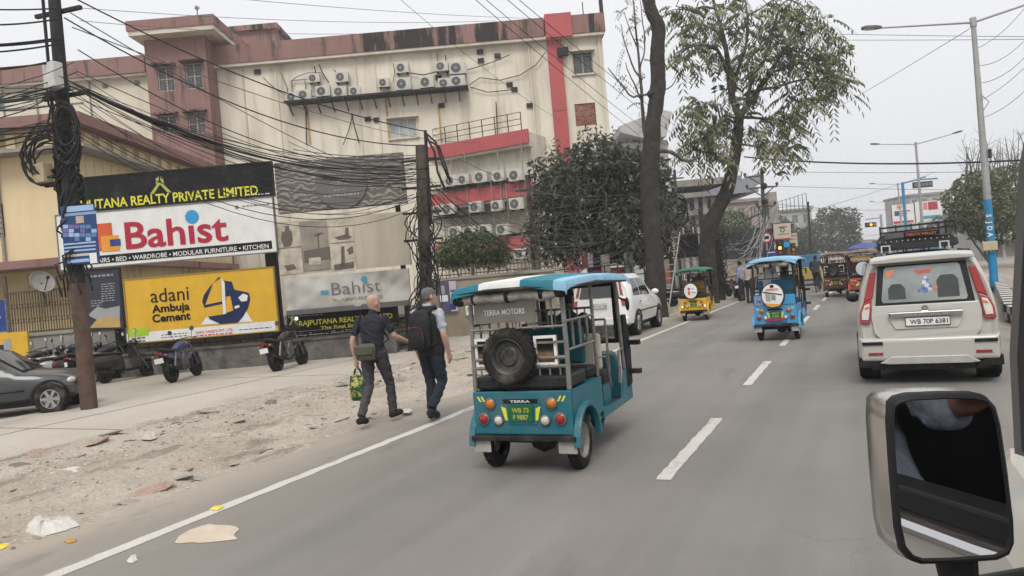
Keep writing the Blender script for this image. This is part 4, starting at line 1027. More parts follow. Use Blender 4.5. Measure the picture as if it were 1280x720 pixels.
# ---------------- wire-covered pole beside the banners
P2d = 19.9
b2 = D(536, 446, P2d); b2.z = 0; t2 = D(526, 182, P2d)
p2 = thing('utility_pole', 'old wooden utility pole smothered in cables right of the banners', 'pole', b2)
q = t2 - b2
p = MB(); p.tube([(0, 0, 0), q * .5, q], [.19, .17, .15], 10); p.build('shaft', mat('old timber', (.075, .06, .048), .9, var=.35, scale=4, bump=.5), p2, smooth=True)
tp = D(531.5, 163, P2d) - b2
p = MB(); p.tube([q * .62 + V((.2, .05, 0)), tp], .045, 8); p.build('side_pipe', blackm, p2)
p = MB()
for z_ in (.55, .68, .8, .93): p.bar(q * z_ - A.e * .55, q * z_ + A.e * .5, .06)
p.build('cross_arm', sootm, p2)
p = MB()
for i in range(60):
    f0 = rnd.uniform(.28, .8); ln = rnd.uniform(.1, .4); a0 = rnd.random() * 6.28; tw = rnd.uniform(-4, 4); pts = []; off = rnd.uniform(.02, .32)
    for k in range(11): t_ = k / 10; f_ = f0 - ln * t_; a = a0 + tw * t_; rr_2 = .17 + off * math.sin(math.pi * t_) * (1 + .3 * rnd.random()); pts.append(q * max(.02, f_) + V((rr_2 * math.cos(a), rr_2 * math.sin(a), 0)))
    p.tube(pts, rnd.uniform(.01, .02), 4)
tag(p._build('cable_wrapping', cablem, p2, smooth=True, ang=None), kind='stuff')
for i, (pts_) in enumerate(([(532, 166), (545, 178), (553, 205), (560, 222)], [(533, 170), (543, 190), (547, 215), (556, 236)], [(534, 175), (549, 183), (558, 210), (563, 228)])):
    pp = [D(x, y, P2d - .1) for x, y in pts_]; cable('drop_cable', 'thick black cable bending down from the top of the timber pole', pp, .03, cablem, group='bent cables at the timber pole', n=6)

# ---------------- cables
CG = 'cables of the roadside bundle'
rnd = random.Random(21)
LP = lambda px, py: D(px, py, 13.85)
def bundle(nm, label, n, a, b, sag, ja, jb, r, m, group, wob=0.0, seg=16):
    for i in range(n):
        aa = V(a) + V((rnd.gauss(0, ja), rnd.gauss(0, ja), rnd.gauss(0, ja))); bb = V(b) + V((rnd.gauss(0, jb), rnd.gauss(0, jb), rnd.gauss(0, jb)))
        cable(nm, label, sagline(aa, bb, rnd.uniform(*sag), seg, wob, rnd), rnd.uniform(*r), m, group=group, n=4)
bundle('bundle_cable', 'black cable of the thick bundle sagging from the foreground pole to the timber pole', 11, LP(92, 108), D(527, 214, P2d), (.35, .75), .07, .15, (.007, .015), cablem, CG, .01)
bundle('bundle_cable', 'thin black cable strung loosely below the thick bundle', 9, LP(95, 118), D(527, 226, P2d), (.4, 1.1), .22, .35, (.005, .009), cablem, 'loose cables below the bundle', .01)
bundle('bundle_cable', 'thin black cable hanging low from the pole across the yellow house cornice', 5, LP(95, 150), D(527, 250, P2d), (.5, 1.2), .12, .4, (.006, .01), cablem, 'low cables over the cornice')
# two heavy cables crossing the cream facade
cable('heavy_cable', 'heavy black cable crossing the cream facade, upper of two', sagline(LP(86, -6), D(531, 164, P2d), .35, 18), .015, cablem)
cable('heavy_cable', 'heavy black cable crossing the cream facade, lower of two', sagline(LP(80, 22), D(529, 182, P2d), .62, 18), .015, cablem)
cable('heavy_cable', 'heavy black cable leaving the grey box on the foreground pole', sagline(LP(97, 62), D(528, 205, P2d), .75, 18), .012, cablem)
for i, (x0, y0, x1, y1, d1, sg, lb) in enumerate(((88, 16, 640, 262, 36, .9, 'thin cable from the foreground pole down across the facade to the annex'), (90, 34, 600, 178, 40, .6, 'thin cable from the foreground pole to the annex roof rail'), (98, 90, 560, 226, 38, .8, 'thin cable from the foreground pole to the annex units'))):
    cable('thin_cable', lb, sagline(LP(x0, y0), D(x1, y1, d1), sg, 18), .011, cableg)
# to the left, out of the picture
for i, (y0, y1, n_) in enumerate(((8, 4, 1), (14, 19, 1), (52, 52, 3), (62, 75, 2))):
    bundle('side_cable', 'black cable running left from the foreground pole, ' + ('at its top', 'just below its top', 'at the grey box', 'sloping down to the box')[i], n_, LP(74 + i, y1), D(-220, y0 - 20 + 8 * i, 12.0), (.15, .3), .04, .1, (.011, .02), cablem, f'side cables {i}' if n_ > 1 else None)
bundle('side_cable', 'black cable in the dense tangle running left from the foreground pole', 16, LP(84, 106), D(-260, 112, 12.0), (.1, .5), .16, .28, (.006, .014), cablem, 'dense side cables', .012)
bundle('side_cable', 'black cable in the lower tangle left of the foreground pole', 6, LP(84, 152), D(-260, 170, 12.0), (.1, .5), .12, .3, (.009, .016), cablem, 'lower side cables', .012)
# from the timber pole onward to the trees
bundle('far_cable', 'black cable fanning down from the timber pole to the pipe by the annex', 9, D(529, 225, P2d), D(668, 318, 27), (.1, .8), .1, .6, (.008, .015), cablem, 'cables fanning to the annex')
bundle('far_cable', 'grey cable stretched across the dark climbing tree', 16, D(560, 262, 24), D(842, 262, 29), (.2, 1.3), .6, .7, (.007, .012), cableg, 'grey cables across the dark tree', .015, 18)
bundle('far_cable', 'grey cable drooping low across the dark climbing tree', 12, D(668, 318, 26), D(846, 268, 29), (.5, 1.6), .5, .7, (.007, .013), cableg, 'drooping cables across the dark tree', .03, 18)
bundle('far_cable', 'black cable strung from the cafe banner top to the timber pole', 6, D(345, 190, 21), D(527, 212, P2d), (.05, .3), .2, .2, (.007, .012), cablem, 'cables above the cafe banner')
# long thin lines against the sky
for x0, y0, x1, y1, d0, d1, sg, rr_3, lb in (
    (100, 10, 620, 26, 30, 46, .3, .012, 'faint thin line across the sky above the parapet, upper'), (270, -4, 720, 24, 30, 50, .2, .012, 'faint thin line across the sky at the top edge'), (100, 26, 510, 40, 30, 46, .3, .012, 'faint thin line across the sky just above the parapet'),
    (560, -30, 905, 245, 20, 60, .4, .014, 'thin line slanting down past the red stripe, left of four'), (575, -28, 912, 236, 20, 60, .4, .014, 'thin line slanting down past the red stripe, second of four'), (604, -26, 930, 228, 20, 60, .4, .014, 'thin line slanting down past the red stripe, third of four'), (618, -26, 940, 222, 20, 60, .4, .014, 'thin line slanting down past the red stripe, rightmost of four'),
    (490, -10, 700, 150, 24, 42, .3, .011, 'thin line slanting across the parapet to the red stripe'), (930, 196, 1300, 199, 38, 26, .25, .034, 'thick twisted cable crossing the road from the leafy tree'),
    (1020, 42, 1300, 46, 40, 30, .02, .012, 'thin line beside the tall lamp, upper of a close pair'), (1020, 50, 1300, 49, 40, 30, .02, .012, 'thin line beside the tall lamp, lower of a close pair'), (1212, 36, 1000, 160, 25.2, 60, .1, .012, 'thin stay line slanting down from the tall lamp head'),
    (1000, 215, 1300, 213, 60, 50, .1, .016, 'faint line across the road below the thick twisted cable'), (950, 232, 1300, 238, 60, 60, .1, .016, 'faint line across the road above the far trees'), (950, 252, 1110, 262, 60, 90, .3, .02, 'dark line from the bracketed pole to the far trees'), (1000, 268, 1170, 215, 60, 90, .1, .016, 'faint line slanting up to the far lamps'), (1000, 300, 1110, 292, 80, 90, .1, .016, 'faint line low over the junction')):
    cable('overhead_line', lb, sagline(D(x0, y0, d0), D(x1, y1, d1), sg, 18), rr_3, cablem if rr_3 > .013 else cableg, n=4)
for i in range(5):
    cable('lamp_cable', 'loose cable looping right from the tall lamp post', sagline(D(1222 + i, 60 + 22 * i, 24.9), D(1310, -20 + 26 * i + rnd.uniform(-15, 15), 20), rnd.uniform(.1, .4), 12), .009, cableg, group='loose cables at the tall lamp', n=4)

# ---------------- street lamps on the median
def lamp(loc, hgt, label, left=2.75, right=2.75, blue=3.1, det=True):
    t = thing('street_lamp', label, 'street lamp', loc)
    p = MB(); p.tube([(0, 0, 0), (0, 0, blue)], [.13, .115], 14); p.build('painted_base', bluep, t, smooth=True)
    p = MB(); p.tube([(0, 0, blue), (0, 0, hgt)], [.115, .075], 14); p.lathe([(.001, hgt + .12), (.1, hgt + .1), (.1, hgt - .2)], n=12); p.build('shaft', galv, t, smooth=True)
    for s_, ln in ((-1, left), (1, right)):
        if not ln: continue
        p = MB(); p.tube([(0, 0, hgt - .05), (s_ * ln, 0, hgt - .05 + ln * .16)], [.045, .032], 8); a = p.build('arm', galv, t, smooth=True)
        h0 = V((s_ * ln, 0, hgt - .05 + ln * .16)); dirx = V((s_, 0, .16)).normalized(); q_ = MB()
        sd = V((0, 1, 0)); u_ = dirx.cross(sd) * (1 if s_ > 0 else -1); u_ = V((0, 0, 1)) - dirx * dirx.z; u_.normalize()
        q_.loft([[h0 + dirx * dx + sd * wy * sy + u_ * (uz * wz) for sy, uz in ((-1, -.3), (1, -.3), (.8, 1), (-.8, 1))] for dx, wy, wz in ((-.06, .06, .05), (.12, .12, .08), (.45, .15, .08), (.6, .1, .04))])
        hd = q_.build('lamp_head', mat('dark grey lamp head', (.06, .062, .065), .5), t, fix=True)
        q_ = MB(); c_ = h0 + dirx * .34 - u_ * .035; q_.obox(c_, (.32, .2, .02), Matrix(((dirx.x, 0, u_.x), (0, 1, 0), (dirx.z, 0, u_.z))).to_3x3()); q_.build('lens', lens_w, t)
    return t
l1 = lamp((3.72, 29.2, 0), 9.06, 'tall double armed street lamp with blue base and white lettering, nearest on the median')
# lettering runs down the blue base
p = MB(); ang = math.atan2(-29.2, -3.72) ; rx = V((-math.sin(ang), math.cos(ang), 0)); rx = -rx if rx.x < 0 else rx; nn = V((math.cos(ang), math.sin(ang), 0))
vs, fs = [], []
for i, ch in enumerate('SJDA15'):
    tv, tf = text_mesh(ch, 1.0, 0, .03)
    if tv:
        x0_ = min(v_[0] for v_ in tv); x1_ = max(v_[0] for v_ in tv); b_ = len(vs)
        for v_ in tv: uu = (v_[2] - .35) * .2; zz = 2.55 - i * .21 - (.1 if i > 3 else 0) - (v_[0] - (x0_ + x1_) / 2) * .2; pt = rx * uu + nn * .132; vs.append((pt.x, pt.y, zz))
        fs += [tuple(b_ + k for k in f_) for f_ in tf]
p.add(vs, fs); p._build('lettering', k_white, l1)
p = MB(); p.obox((-.06, -.12, 1.55), (.42, .3, .3)); p.build('tan_box', mat('tan box', (.42, .35, .22), .7), l1, bevel=.02)
p = MB(); p.obox((.16, -.05, 4.6), (.1, .1, .3)); p.tube([(.05, 0, 6.6), (.25, -.1, 6.3), (.05, 0, 6.0)], .012, 5); p.build('control_box', blackm, l1)
lamp((3.75, 62, 0), 9.2, 'double armed street lamp on the median, second of the row', 2.4, 2.4); lamp((3.8, 99, 0), 9.2, 'street lamp far down the median, third of the row', 2.4, 2.4); lamp((3.9, 136, 0), 9.2, 'tiny farthest street lamp of the median row', 2.4, 2.4)

# ---------------- bracketed electric pole by the junction and its fan of wires
b3 = G(958, 352); b3.z = 0; d3 = (b3 - EYE).dot(FWD); d3 = 48.0
b3 = D(958, 345, d3); b3.z = 0
p3 = thing('bracket_pole', 'dark electric pole with bracket arms and insulators by the junction', 'pole', b3); q3 = D(952, 211, d3) - b3
p = MB(); p.tube([(0, 0, 0), q3], [.16, .1], 8); p.build('shaft', polec, p3, smooth=True)
for f_, l_, r_ in ((.94, -1.1, .1), (.84, -1.0, .95), (.68, -.4, .75)):
    p = MB(); p.bar(q3 * f_ + A.e * l_, q3 * f_ + A.e * r_, .09); p.bar(q3 * f_ + A.e * l_ * .8, q3 * (f_ - .08), .06); p.bar(q3 * f_ + A.e * r_ * .8, q3 * (f_ - .08), .06); p.build('bracket', polec, p3)
    for s_ in (l_, r_):
        if abs(s_) > .3: p = MB(); p.lathe([(.001, .3), (.08, .25), (.1, .15), (.05, .05), (.05, 0)], q3 * f_ + A.e * s_, 'z', 8); p.build('insulator', mat('brown glazed insulator', (.06, .04, .035), .3), p3)
for f_ in (.985, .85, .72): p = MB(); p.ell(q3 * f_ + V((.12, -.1, 0)), (.2, .2, .22)); p.build('drum', blackm, p3)
p = MB(); p.tube([q3 * .63, D(925, 278, d3) - b3], .07, 6); p.build('stay', polec, p3)
bundle('fan_wire', 'pale wire in the fan drooping left from the bracketed pole', 20, D(955, 268, d3), D(896, 318, 40), (.5, 2.6), .3, 1.1, (.012, .02), mat('pale wire', (.3, .3, .31), .5), 'fan of pale wires', .04)
bundle('fan_wire', 'dark wire tangled between the leaning tree and the bracketed pole', 16, D(950, 262, d3), D(845, 275, 36), (.8, 3.2), .6, .9, (.012, .022), cablem, 'tangle of dark wires', .05)
# more utility poles further on
for px_, py0, py1, dd_, lb, r0 in ((843, 212, 372, 42, 'slim dark pole left of the leaning tree', .1), (1010, 252, 338, 70, 'slim far pole in front of the scaffolded roof', .11), (897, 300, 374, 35, 'thick black pole smothered in cables right of the leaning trunk', .22), (660, 225, 338, 28, 'grey iron pipe pole beside the red banded annex', .09)):
    bb = D(px_ + (py1 - py0) * .06, py1, dd_); bb.z = 0; tt = D(px_, py0, dd_) - bb
    t = thing('utility_pole', lb, 'pole', bb); p = MB(); p.tube([(0, 0, 0), tt], [r0, r0 * .8], 8); p.build('shaft', sootm if r0 > .1 else polec, t, smooth=True)
    p = MB(); p.bar(tt * .93 - A.e * .5, tt * .93 + A.e * .5, .07); p.build('cross_arm', sootm, t)
    if r0 > .2:
        p = MB()
        for i in range(26):
            f0 = rnd.uniform(.1, 1.0); a0 = rnd.random() * 6; pts = [tt * max(.02, f0 - .25 * k / 8) + V((math.cos(a0 + k * .3), math.sin(a0 + k * .3), 0)) * (.22 + .15 * math.sin(k * .39)) for k in range(9)]; p.tube(pts, .025, 4)
        tag(p._build('cable_wrapping', cablem, t), kind='stuff')
    if px_ == 660: p = MB(); p.tube([tt * .2, tt * .2 + A.e * .6 - V((0, 0, .3)), tt * .0 + A.e * 1.6 + V((0, 0, .4))], .04, 6); p.build('stay', galv, t)
# distribution transformer and cable drums in the tangle beside the tree
tf = D(858, 300, 40); tfm = thing('transformer', 'dark pole mounted transformer in the tangle left of the leaning tree', 'transformer', (tf.x, tf.y, 0), A.rz)
for s_ in (-1, 1): p = MB(); p.tube([(s_ * .9, 0, 0), (s_ * .9, 0, tf.z + 1.6)], .13, 8); p.build('leg', polec, tfm, smooth=True)
p = MB(); p.box(-1.2, 1.2, -.5, .5, tf.z - .95, tf.z - .8); p.build('platform', blackm, tfm)
p = MB(); p.box(-.55, .55, -.4, .4, tf.z - .8, tf.z + .35); p.build('tank', mat('grey transformer', (.07, .07, .072), .6, var=.25), tfm, bevel=.05)
for k in range(9): p = MB(); p.box(-.5 + k * .12, -.47 + k * .12, -.6, -.402, tf.z - .7, tf.z + .25); p.build('cooling_fin', blackm, tfm)
for k in (-.3, 0, .3): p = MB(); p.lathe([(.001, tf.z + .8), (.09, tf.z + .7), (.06, tf.z + .6), (.1, tf.z + .5), (.07, tf.z + .35)], (k, 0, 0), 'z', 8); p.build('bushing', mat('brown glazed insulator', (.06, .04, .035), .3), tfm)
for i in range(9):
    c = D(838 + rnd.uniform(-8, 12), 262 + rnd.uniform(-8, 10), 36); cable('cable_coil', 'black cable coil hanging in the tangle by the transformer', loop_pts(c, .5 + rnd.uniform(-.15, .2), .45 + rnd.uniform(-.1, .15), 2.2, jit=.05, th0=rnd.random() * 6), .024, cablem, group='coils by the transformer')
# ladder leaning near the trunk
lf = D(828, 374, 30); lf.z = 0; lt = D(845, 290, 31); t = thing('ladder', 'pale bamboo ladder leaning beside the tall bare trunk', 'ladder', lf)
q_ = lt - lf; sdv = A.e * .2; lm = mat('pale ladder', (.5, .47, .42), .6, var=.15)
for s_ in (-1, 1): p = MB(); p.tube([sdv * s_, q_ + sdv * s_ * .8], .03, 6); p.build('rail', lm, t)
for k in range(11): f_ = (k + .7) / 11.5; p = MB(); p.tube([q_ * f_ - sdv, q_ * f_ + sdv], .022, 5); p.build('rung', lm, t)
# ================================================================== battery rickshaws
def wheel(par, c, r, w, side=1, name='wheel', rm=None, spoke=0, tm=None, bolts=5):
    """wheel standing on x axis; side = direction the rim faces"""
    p = MB(); h = w / 2; p.lathe([(r * .6, -h * .8), (r * .72, -h), (r * .9, -h), (r * .975, -h * .75), (r, -h * .4), (r, h * .4), (r * .975, h * .75), (r * .9, h), (r * .72, h), (r * .6, h * .8)], (0, 0, 0), 'x', 28)
    for k in range(28):
        a = 2 * math.pi * k / 28
        p.cm = 0; p.obox((0, (r - .001) * math.cos(a), (r - .001) * math.sin(a)), (w * .72, .012, .012), Matrix.Rotation(a, 3, 'X'))
    t = p._build(name, tm or tyre, par, smooth=True); t.location = c
    p = MB(); s = side
    if spoke:
        p.lathe([(r * .62, s * h * .5), (r * .6, s * h * .85), (r * .55, s * h * .85), (r * .55, s * h * .4)], (0, 0, 0), 'x', 24); p.lathe([(.001, s * h * .75), (r * .16, s * h * .72), (r * .16, s * h * .3)], (0, 0, 0), 'x', 12)
        for k in range(spoke):
            a = 2 * math.pi * k / spoke; p.bar((s * h * .62, r * .1 * math.cos(a), r * .1 * math.sin(a)), (s * h * .72, r * .58 * math.cos(a), r * .58 * math.sin(a)), .035 * r / .28, .05 * r / .28)
        p.lathe([(.001, s * h * .1), (r * .58, s * h * .1)], (0, 0, 0), 'x', 20)
    else:
        p.lathe([(r * .66, s * h * .8), (r * .62, s * h * .9), (r * .56, s * h * .6), (r * .5, s * h * .2), (r * .38, s * h * .15), (r * .3, s * h * .5), (r * .12, s * h * .55), (.001, s * h * .55)], (0, 0, 0), 'x', 24)
        for k in range(bolts): a = 2 * math.pi * k / bolts; p.obox((s * h * .58, r * .2 * math.cos(a), r * .2 * math.sin(a)), (.02, .02, .02))
        for k in range(8): a = 2 * math.pi * (k + .5) / 8; p.obox((s * h * .22, r * .44 * math.cos(a), r * .44 * math.sin(a)), (.012, r * .14, r * .08), Matrix.Rotation(a + math.pi / 2, 3, 'X'))
    rm_ = p._build('rim', rm or rimm, t, smooth=True)
    return t

def lampdisc(par, name, c, r, m, ring=None, ax='y', s=-1):
    p = MB(); p.lathe([(.001, s * .04), (r * .5, s * .036), (r * .86, s * .02), (r * .9, 0)], c, ax, 18); o = p.build(name, m, par, smooth=True)
    q = MB(); q.lathe([(r * .9, 0), (r * .92, s * .024), (r * 1.08, s * .02), (r * 1.12, 0)], c, ax, 18); q.build('bezel', ring or steel, o, smooth=True)
    return o

def rickshaw(label, loc, rz, body, frame, roof_a, roof_b, seat, spare='tyre', plate=('WB 73', 'F 9887'), detail=True, cover=None, roofh=1.78, bumper=True, board=None, box=None):
    t = thing('electric_rickshaw', label, 'rickshaw', loc, rz, 'battery rickshaws on the road')
    # wheels
    wheel(t, (.43, 0, .262), .262, .11, 1); wheel(t, (-.43, 0, .262), .262, .11, -1); wheel(t, (0, 2.02, .24), .24, .1, 1)
    p = MB(); p.tube([(-.42, 0, .26), (.42, 0, .26)], .035, 8); p.lathe([(.001, -.12), (.09, -.1), (.13, 0), (.09, .1), (.001, .12)], (.08, 0, .27), 'x', 12); p.build('axle', blackm, t, smooth=True)
    p = MB()
    for x in (-.33, .33): p.bar((x, -.32, .34), (x, 1.7, .34), .05)
    for x in (-.33, .33): p.tube([(x, -.3, .33), (x, 0, .235), (x, .32, .33)], .018, 6)
    for y in (-.25, .4, 1.1): p.bar((-.4, y, .33), (.4, y, .33), .05)
    p.build('chassis', blackm, t)
    if detail:
        for s in (-1, 1): p = MB(); p.box(s * .43 - .09, s * .43 + .09, -.335, -.325, .2, .315); p.build('mud_flap', mat('pale mud flap', (.3, .29, .27), .8, var=.2), t, bevel=.004)
    # rear box
    p = MB(); pr = [(-.3, .37), (-.3, .765), (.62, .765), (.62, .37)]
    p.box(-.495, .495, -.32, -.28, .365, .765)
    p.build('rear_panel', body, t, bevel=.012)
    p = MB()
    for s in (-1, 1):
        # side skirt with an arch over the wheel
        arch = [(.0 + .33 * math.cos(a), .26 + .33 * math.sin(a)) for a in [math.pi * k / 10 for k in range(11)]]
        poly = [(-.278, .37), (-.278, .762), (.66, .762), (.66, .42), (.33, .40)] + arch[1:-1] + [(-.27, .40)]
        q = MB(); q.prism(poly, s * .47, s * .495, 'x'); q.build('side_panel', body, t, fix=True)
        # flared fender
        outr = [(.36 * math.cos(a), .26 + .36 * math.sin(a)) for a in [math.pi * k / 12 for k in range(13)]]; inn = [(.315 * math.cos(a), .26 + .315 * math.sin(a)) for a in [math.pi * k / 12 for k in range(12, -1, -1)]]
        q = MB(); q.prism(outr + inn, s * .496, s * .56, 'x'); q.build('fender', body, t, fix=True, bevel=.008)
        # footwell side and running board
        q = MB(); q.prism([(.67, .34), (.67, .45), (1.0, .42), (1.45, .42), (1.62, .72), (1.85, .72), (1.85, .36)], s * .46, s * .49, 'x'); q.build('step_panel', body, t, fix=True)
    p = MB(); p.box(-.46, .46, .6, 1.75, .36, .385); p.build('floor', mat('chequered floor', (.1, .1, .1), .6, .3), t)
    p = MB(); p.box(-.44, .44, .28, .6, .386, .762); p.build('seat_box', body, t)
    p = MB(); p.box(-.47, .47, -.27, .27, .77, .9); p.build('rear_seat', seat, t, bevel=.03)
    p = MB(); p.box(-.45, .45, .3, .39, .93, 1.3); p.build('seat_back', mat(body.name + ' cushion', tuple(c * .5 for c in body.node_tree.nodes['Vector Math'].inputs[0].default_value[:]), .6), t, bevel=.03)
    p = MB(); p.box(-.44, .44, .42, .72, .77, .88); p.build('front_seat', seat, t, bevel=.03)
    p = MB(); p.box(-.02, .4, 1.02, 1.1, .78, 1.16); p.build('driver_backrest', mat('cream vinyl', (.5, .47, .4), .6, var=.1, dirt=DUST, damt=.3), t, bevel=.03)
    p = MB(); p.box(-.42, .42, 1.0, 1.32, .62, .76); p.build('driver_seat', seat, t, bevel=.03)
    p = MB(); p.box(-.4, .4, 1.02, 1.3, .386, .62); p.build('seat_plinth', body, t)
    # front apron, dashboard, handlebar and fork
    p = MB(); p.loft([[(x * q, y, z) for x, z in ((-.4, .38), (.4, .38), (.42, .7), (.36, .88), (-.36, .88), (-.42, .7))] for y, q in ((1.66, 1.0), (1.86, .9), (2.02, .7))]); p.build('front_apron', body, t, fix=True, bevel=.02)
    p = MB(); p.tube([(0, 2.02, .3), (0, 1.72, 1.0)], .03, 8); p.tube([(-.32, 1.55, 1.06), (0, 1.66, 1.04), (.32, 1.55, 1.06)], .016, 8); p.build('steering', blackm, t)
    p = MB(); p.prism([(1.9 + .28 * math.cos(a), .26 + .3 * math.sin(a)) for a in [math.pi * k / 8 for k in range(9)]] , -.09, .09, 'x'); p.build('front_mudguard', body, t, fix=True)
    # tubular frame
    p = MB(); R1, R2 = .018, .013; zt_ = roofh - .09
    for s in (-1, 1):
        p.tube([(s * .475, -.28, .77), (s * .475, -.26, 1.1), (s * .465, -.24, zt_)], .024, 8)
        p.tube([(s * .475, .62, .77), (s * .47, .62, zt_)], R1, 8)
        p.tube([(s * .475, 1.62, .72), (s * .47, 1.55, zt_)], .022, 8)
        p.tube([(s * .47, -.26, zt_), (s * .47, 1.6, zt_)], R1, 8)
        p.tube([(s * .475, -.26, 1.12), (s * .475, .62, 1.12)], R2, 6); p.tube([(s * .475, -.26, 1.38), (s * .475, .62, 1.38)], R2, 6)
        for y in (-.05, .17, .4): p.tube([(s * .475, y, 1.12), (s * .475, y, 1.38)], R2, 6)
        p.tube([(s * .48, .62, .95), (s * .49, .9, .93), (s * .49, 1.02, .6)], R2, 6); p.tube([(s * .48, 1.62, .95), (s * .49, 1.4, .93), (s * .49, 1.34, .6)], R2, 6)
        p.tube([(s * .475, 1.05, .75), (s * .47, 1.05, 1.3)], R2, 6)
    for z in (.98, 1.06, zt_): p.tube([(-.475, -.265, z), (.475, -.265, z)], R1, 8)
    p.tube([(-.47, 1.05, 1.3), (.47, 1.05, 1.3)], R2, 6); p.tube([(-.47, .62, 1.45), (.47, .62, 1.45)], R2, 6); p.tube([(-.47, .62, 1.12), (.47, .62, 1.12)], R2, 6)
    for k in range(11): x = -.4 + k * .08; p.tube([(x, .6, 1.12), (x, .6, 1.45)], .009, 5)
    for k in range(5): x = -.36 + k * .18; p.tube([(x, -.268, 1.32), (x, -.268, zt_)], .01, 5)
    for k in range(9): x = -.4 + k * .1; p.tube([(x, -.27, .9), (x, -.27, 1.0)], .009, 5)
    p.tube([(-.475, -.268, 1.34), (.475, -.268, 1.34)], R2, 6)
    p._build('frame', frame, t, smooth=True)
    # windscreen with black frame
    p = MB(); p.box(-.46, -.4, 1.62, 1.66, 1.0, zt_); p.box(.4, .46, 1.62, 1.66, 1.0, zt_); p.box(-.4, .4, 1.62, 1.66, zt_ - .06, zt_); p.box(-.4, .4, 1.62, 1.66, 1.0, 1.05); p._build('windscreen_frame', blackp, t)
    p = MB(); p.box(-.4, .4, 1.635, 1.642, 1.05, zt_ - .06); p.build('windscreen', mat('thin screen glass', (.6, .64, .63), .05, var=.02, alpha=.16), t)
    # canopy: striped canvas over hoops, with a rolled skirt
    def cr(x): return roofh - .035 + .05 * (1 - (x / .58) ** 2)
    xs = [-.58, -.28, .14, .46, .58] if not isinstance(roof_b, str) else [-.58, .58]
    for i, (a, b) in enumerate(zip(xs, xs[1:])):
        q = MB(); n = 8; rings = []
        for y, dz in ((-.44, -.05), (-.42, -.012), (-.3, 0), (.3, .018), (1.0, .016), (1.6, 0), (1.78, -.04)):
            ring = []
            for k in range(n + 1):
                x = a + (b - a) * k / n; drop = -.035 if abs(x) > .575 else 0; ring.append((x, y, cr(x) + dz + drop + .004 * NZ.noise(V((x * 9, y * 5, i)))))
            for k in range(n, -1, -1):
                x = a + (b - a) * k / n; drop = -.035 if abs(x) > .575 else 0; ring.append((x, y, cr(x) + dz + drop - (.03 if -.4 < y < 1.7 else .045)))
            rings.append(ring)
        q.loft(rings); q.build('canopy', (roof_a, roof_b, roof_a, can_lb)[i] if len(xs) > 2 else roof_a, t, smooth=True, ang=30, fix=True)
    p = MB(); p.tube([(-.56, -.42, roofh - .09), (-.2, -.43, roofh - .075), (.2, -.43, roofh - .075), (.56, -.42, roofh - .09), (.57, .5, roofh - .08), (.56, 1.74, roofh - .1)], .02, 6); p.build('canopy_rim', blackm, t, smooth=True)
    rnd = random.Random(label); p = MB()
    pts = [(-.53 + k * .106, -.36 + rnd.uniform(-.015, .015), roofh - .135 + rnd.uniform(-.02, .015) - .015 * math.sin(k * 1.9)) for k in range(11)]
    p.tube(pts, [.05 + rnd.uniform(-.014, .014) for _ in pts], 9); p.build('rolled_curtain', mat('rolled tan canvas', (.27, .25, .225), .85, var=.35, scale=9, bump=.6) if detail else body, t, smooth=True, ang=None)
    if detail:
        p = MB(); p.ell((-.52, -.37, roofh - .15), (.08, .06, .055)); p.ell((.5, -.37, roofh - .13), (.075, .06, .055)); p.build('curtain_strap', blackp, t, each=True)
        for x in (-.36, -.02, .32): p = MB(); p.lathe([(.058, -.02), (.063, 0), (.058, .02)], (x, -.36, roofh - .138), 'x', 10); p.build('curtain_strap', blackp, t)
    # rear equipment
    if bumper: p = MB(); p.box(-.52, .52, -.375, -.33, .315, .36); p.box(-.5, .5, -.33, -.28, .322, .362); p.build('bumper', blackm, t, bevel=.006)
    if spare == 'tyre':
        w_ = wheel(t, (-.07, -.33, 1.09), .262, .13, -1, 'spare_tyre', rm=mat('black wheel steel', (.05, .05, .05), .4, .4, dirt=DUST, damt=.4)); w_.rotation_euler = (0, 0, math.pi / 2)
        p = MB(); p.bar((-.47, -.285, 1.2), (-.25, -.285, 1.2), .02); p.bar((.2, -.285, 1.2), (.47, -.285, 1.2), .02); p.bar((-.07, -.28, .98), (-.07, -.28, 1.2), .05); p.build('tyre_bracket', frame, t)
        # storage boxes either side of the spare
        for x0, x1 in ((-.45, -.3), (.16, .38)):
            p = MB(); p.box(x0, x1, -.24, -.22, .99, 1.26); p.build('cane_basket', mat('basket brown', (.2, .13, .07), .9, var=.3, scale=20), t)
            q = MB(); q.box(x0, x0 + .025, -.27, -.245, .99, 1.26); q.box(x1 - .025, x1, -.27, -.245, .99, 1.26); q.box(x0 + .025, x1 - .025, -.27, -.245, .99, 1.015); q.box(x0 + .025, x1 - .025, -.27, -.245, 1.235, 1.26); q._build('basket_frame', white, t)
            q = MB(); q.box(x0 + .03, x1 - .03, -.262, -.242, 1.13, 1.23); q.build('dark_bundle', blackp, t)
        p = MB(); p.ell((.02, -.1, 1.33), (.035, .035, .035), 12, 8); p.build('red_ball', lens_r, t, smooth=True)
    else:
        p = MB(); p.lathe([(.001, -.085), (.2, -.085), (.25, -.075), (.27, -.05), (.275, 0), (.26, .06)], (spare[0], -.34, spare[1]), 'y', 30); cv = p.build('spare_cover', mat('black vinyl', (.02, .02, .022), .5), t, smooth=True)
        p = MB(); p.lathe([(.001, -.089), (.245, -.089), (.25, -.08)], (spare[0], -.34, spare[1]), 'y', 30); p.build('cover_print', cover[0], t)
        for poly, m_ in cover[1]:
            q = MB(); q.prism([(spare[0] + x, spare[1] + z) for x, z in poly], -.436 - .002, -.43, 'y'); q.build('print_block', m_, t, fix=True)
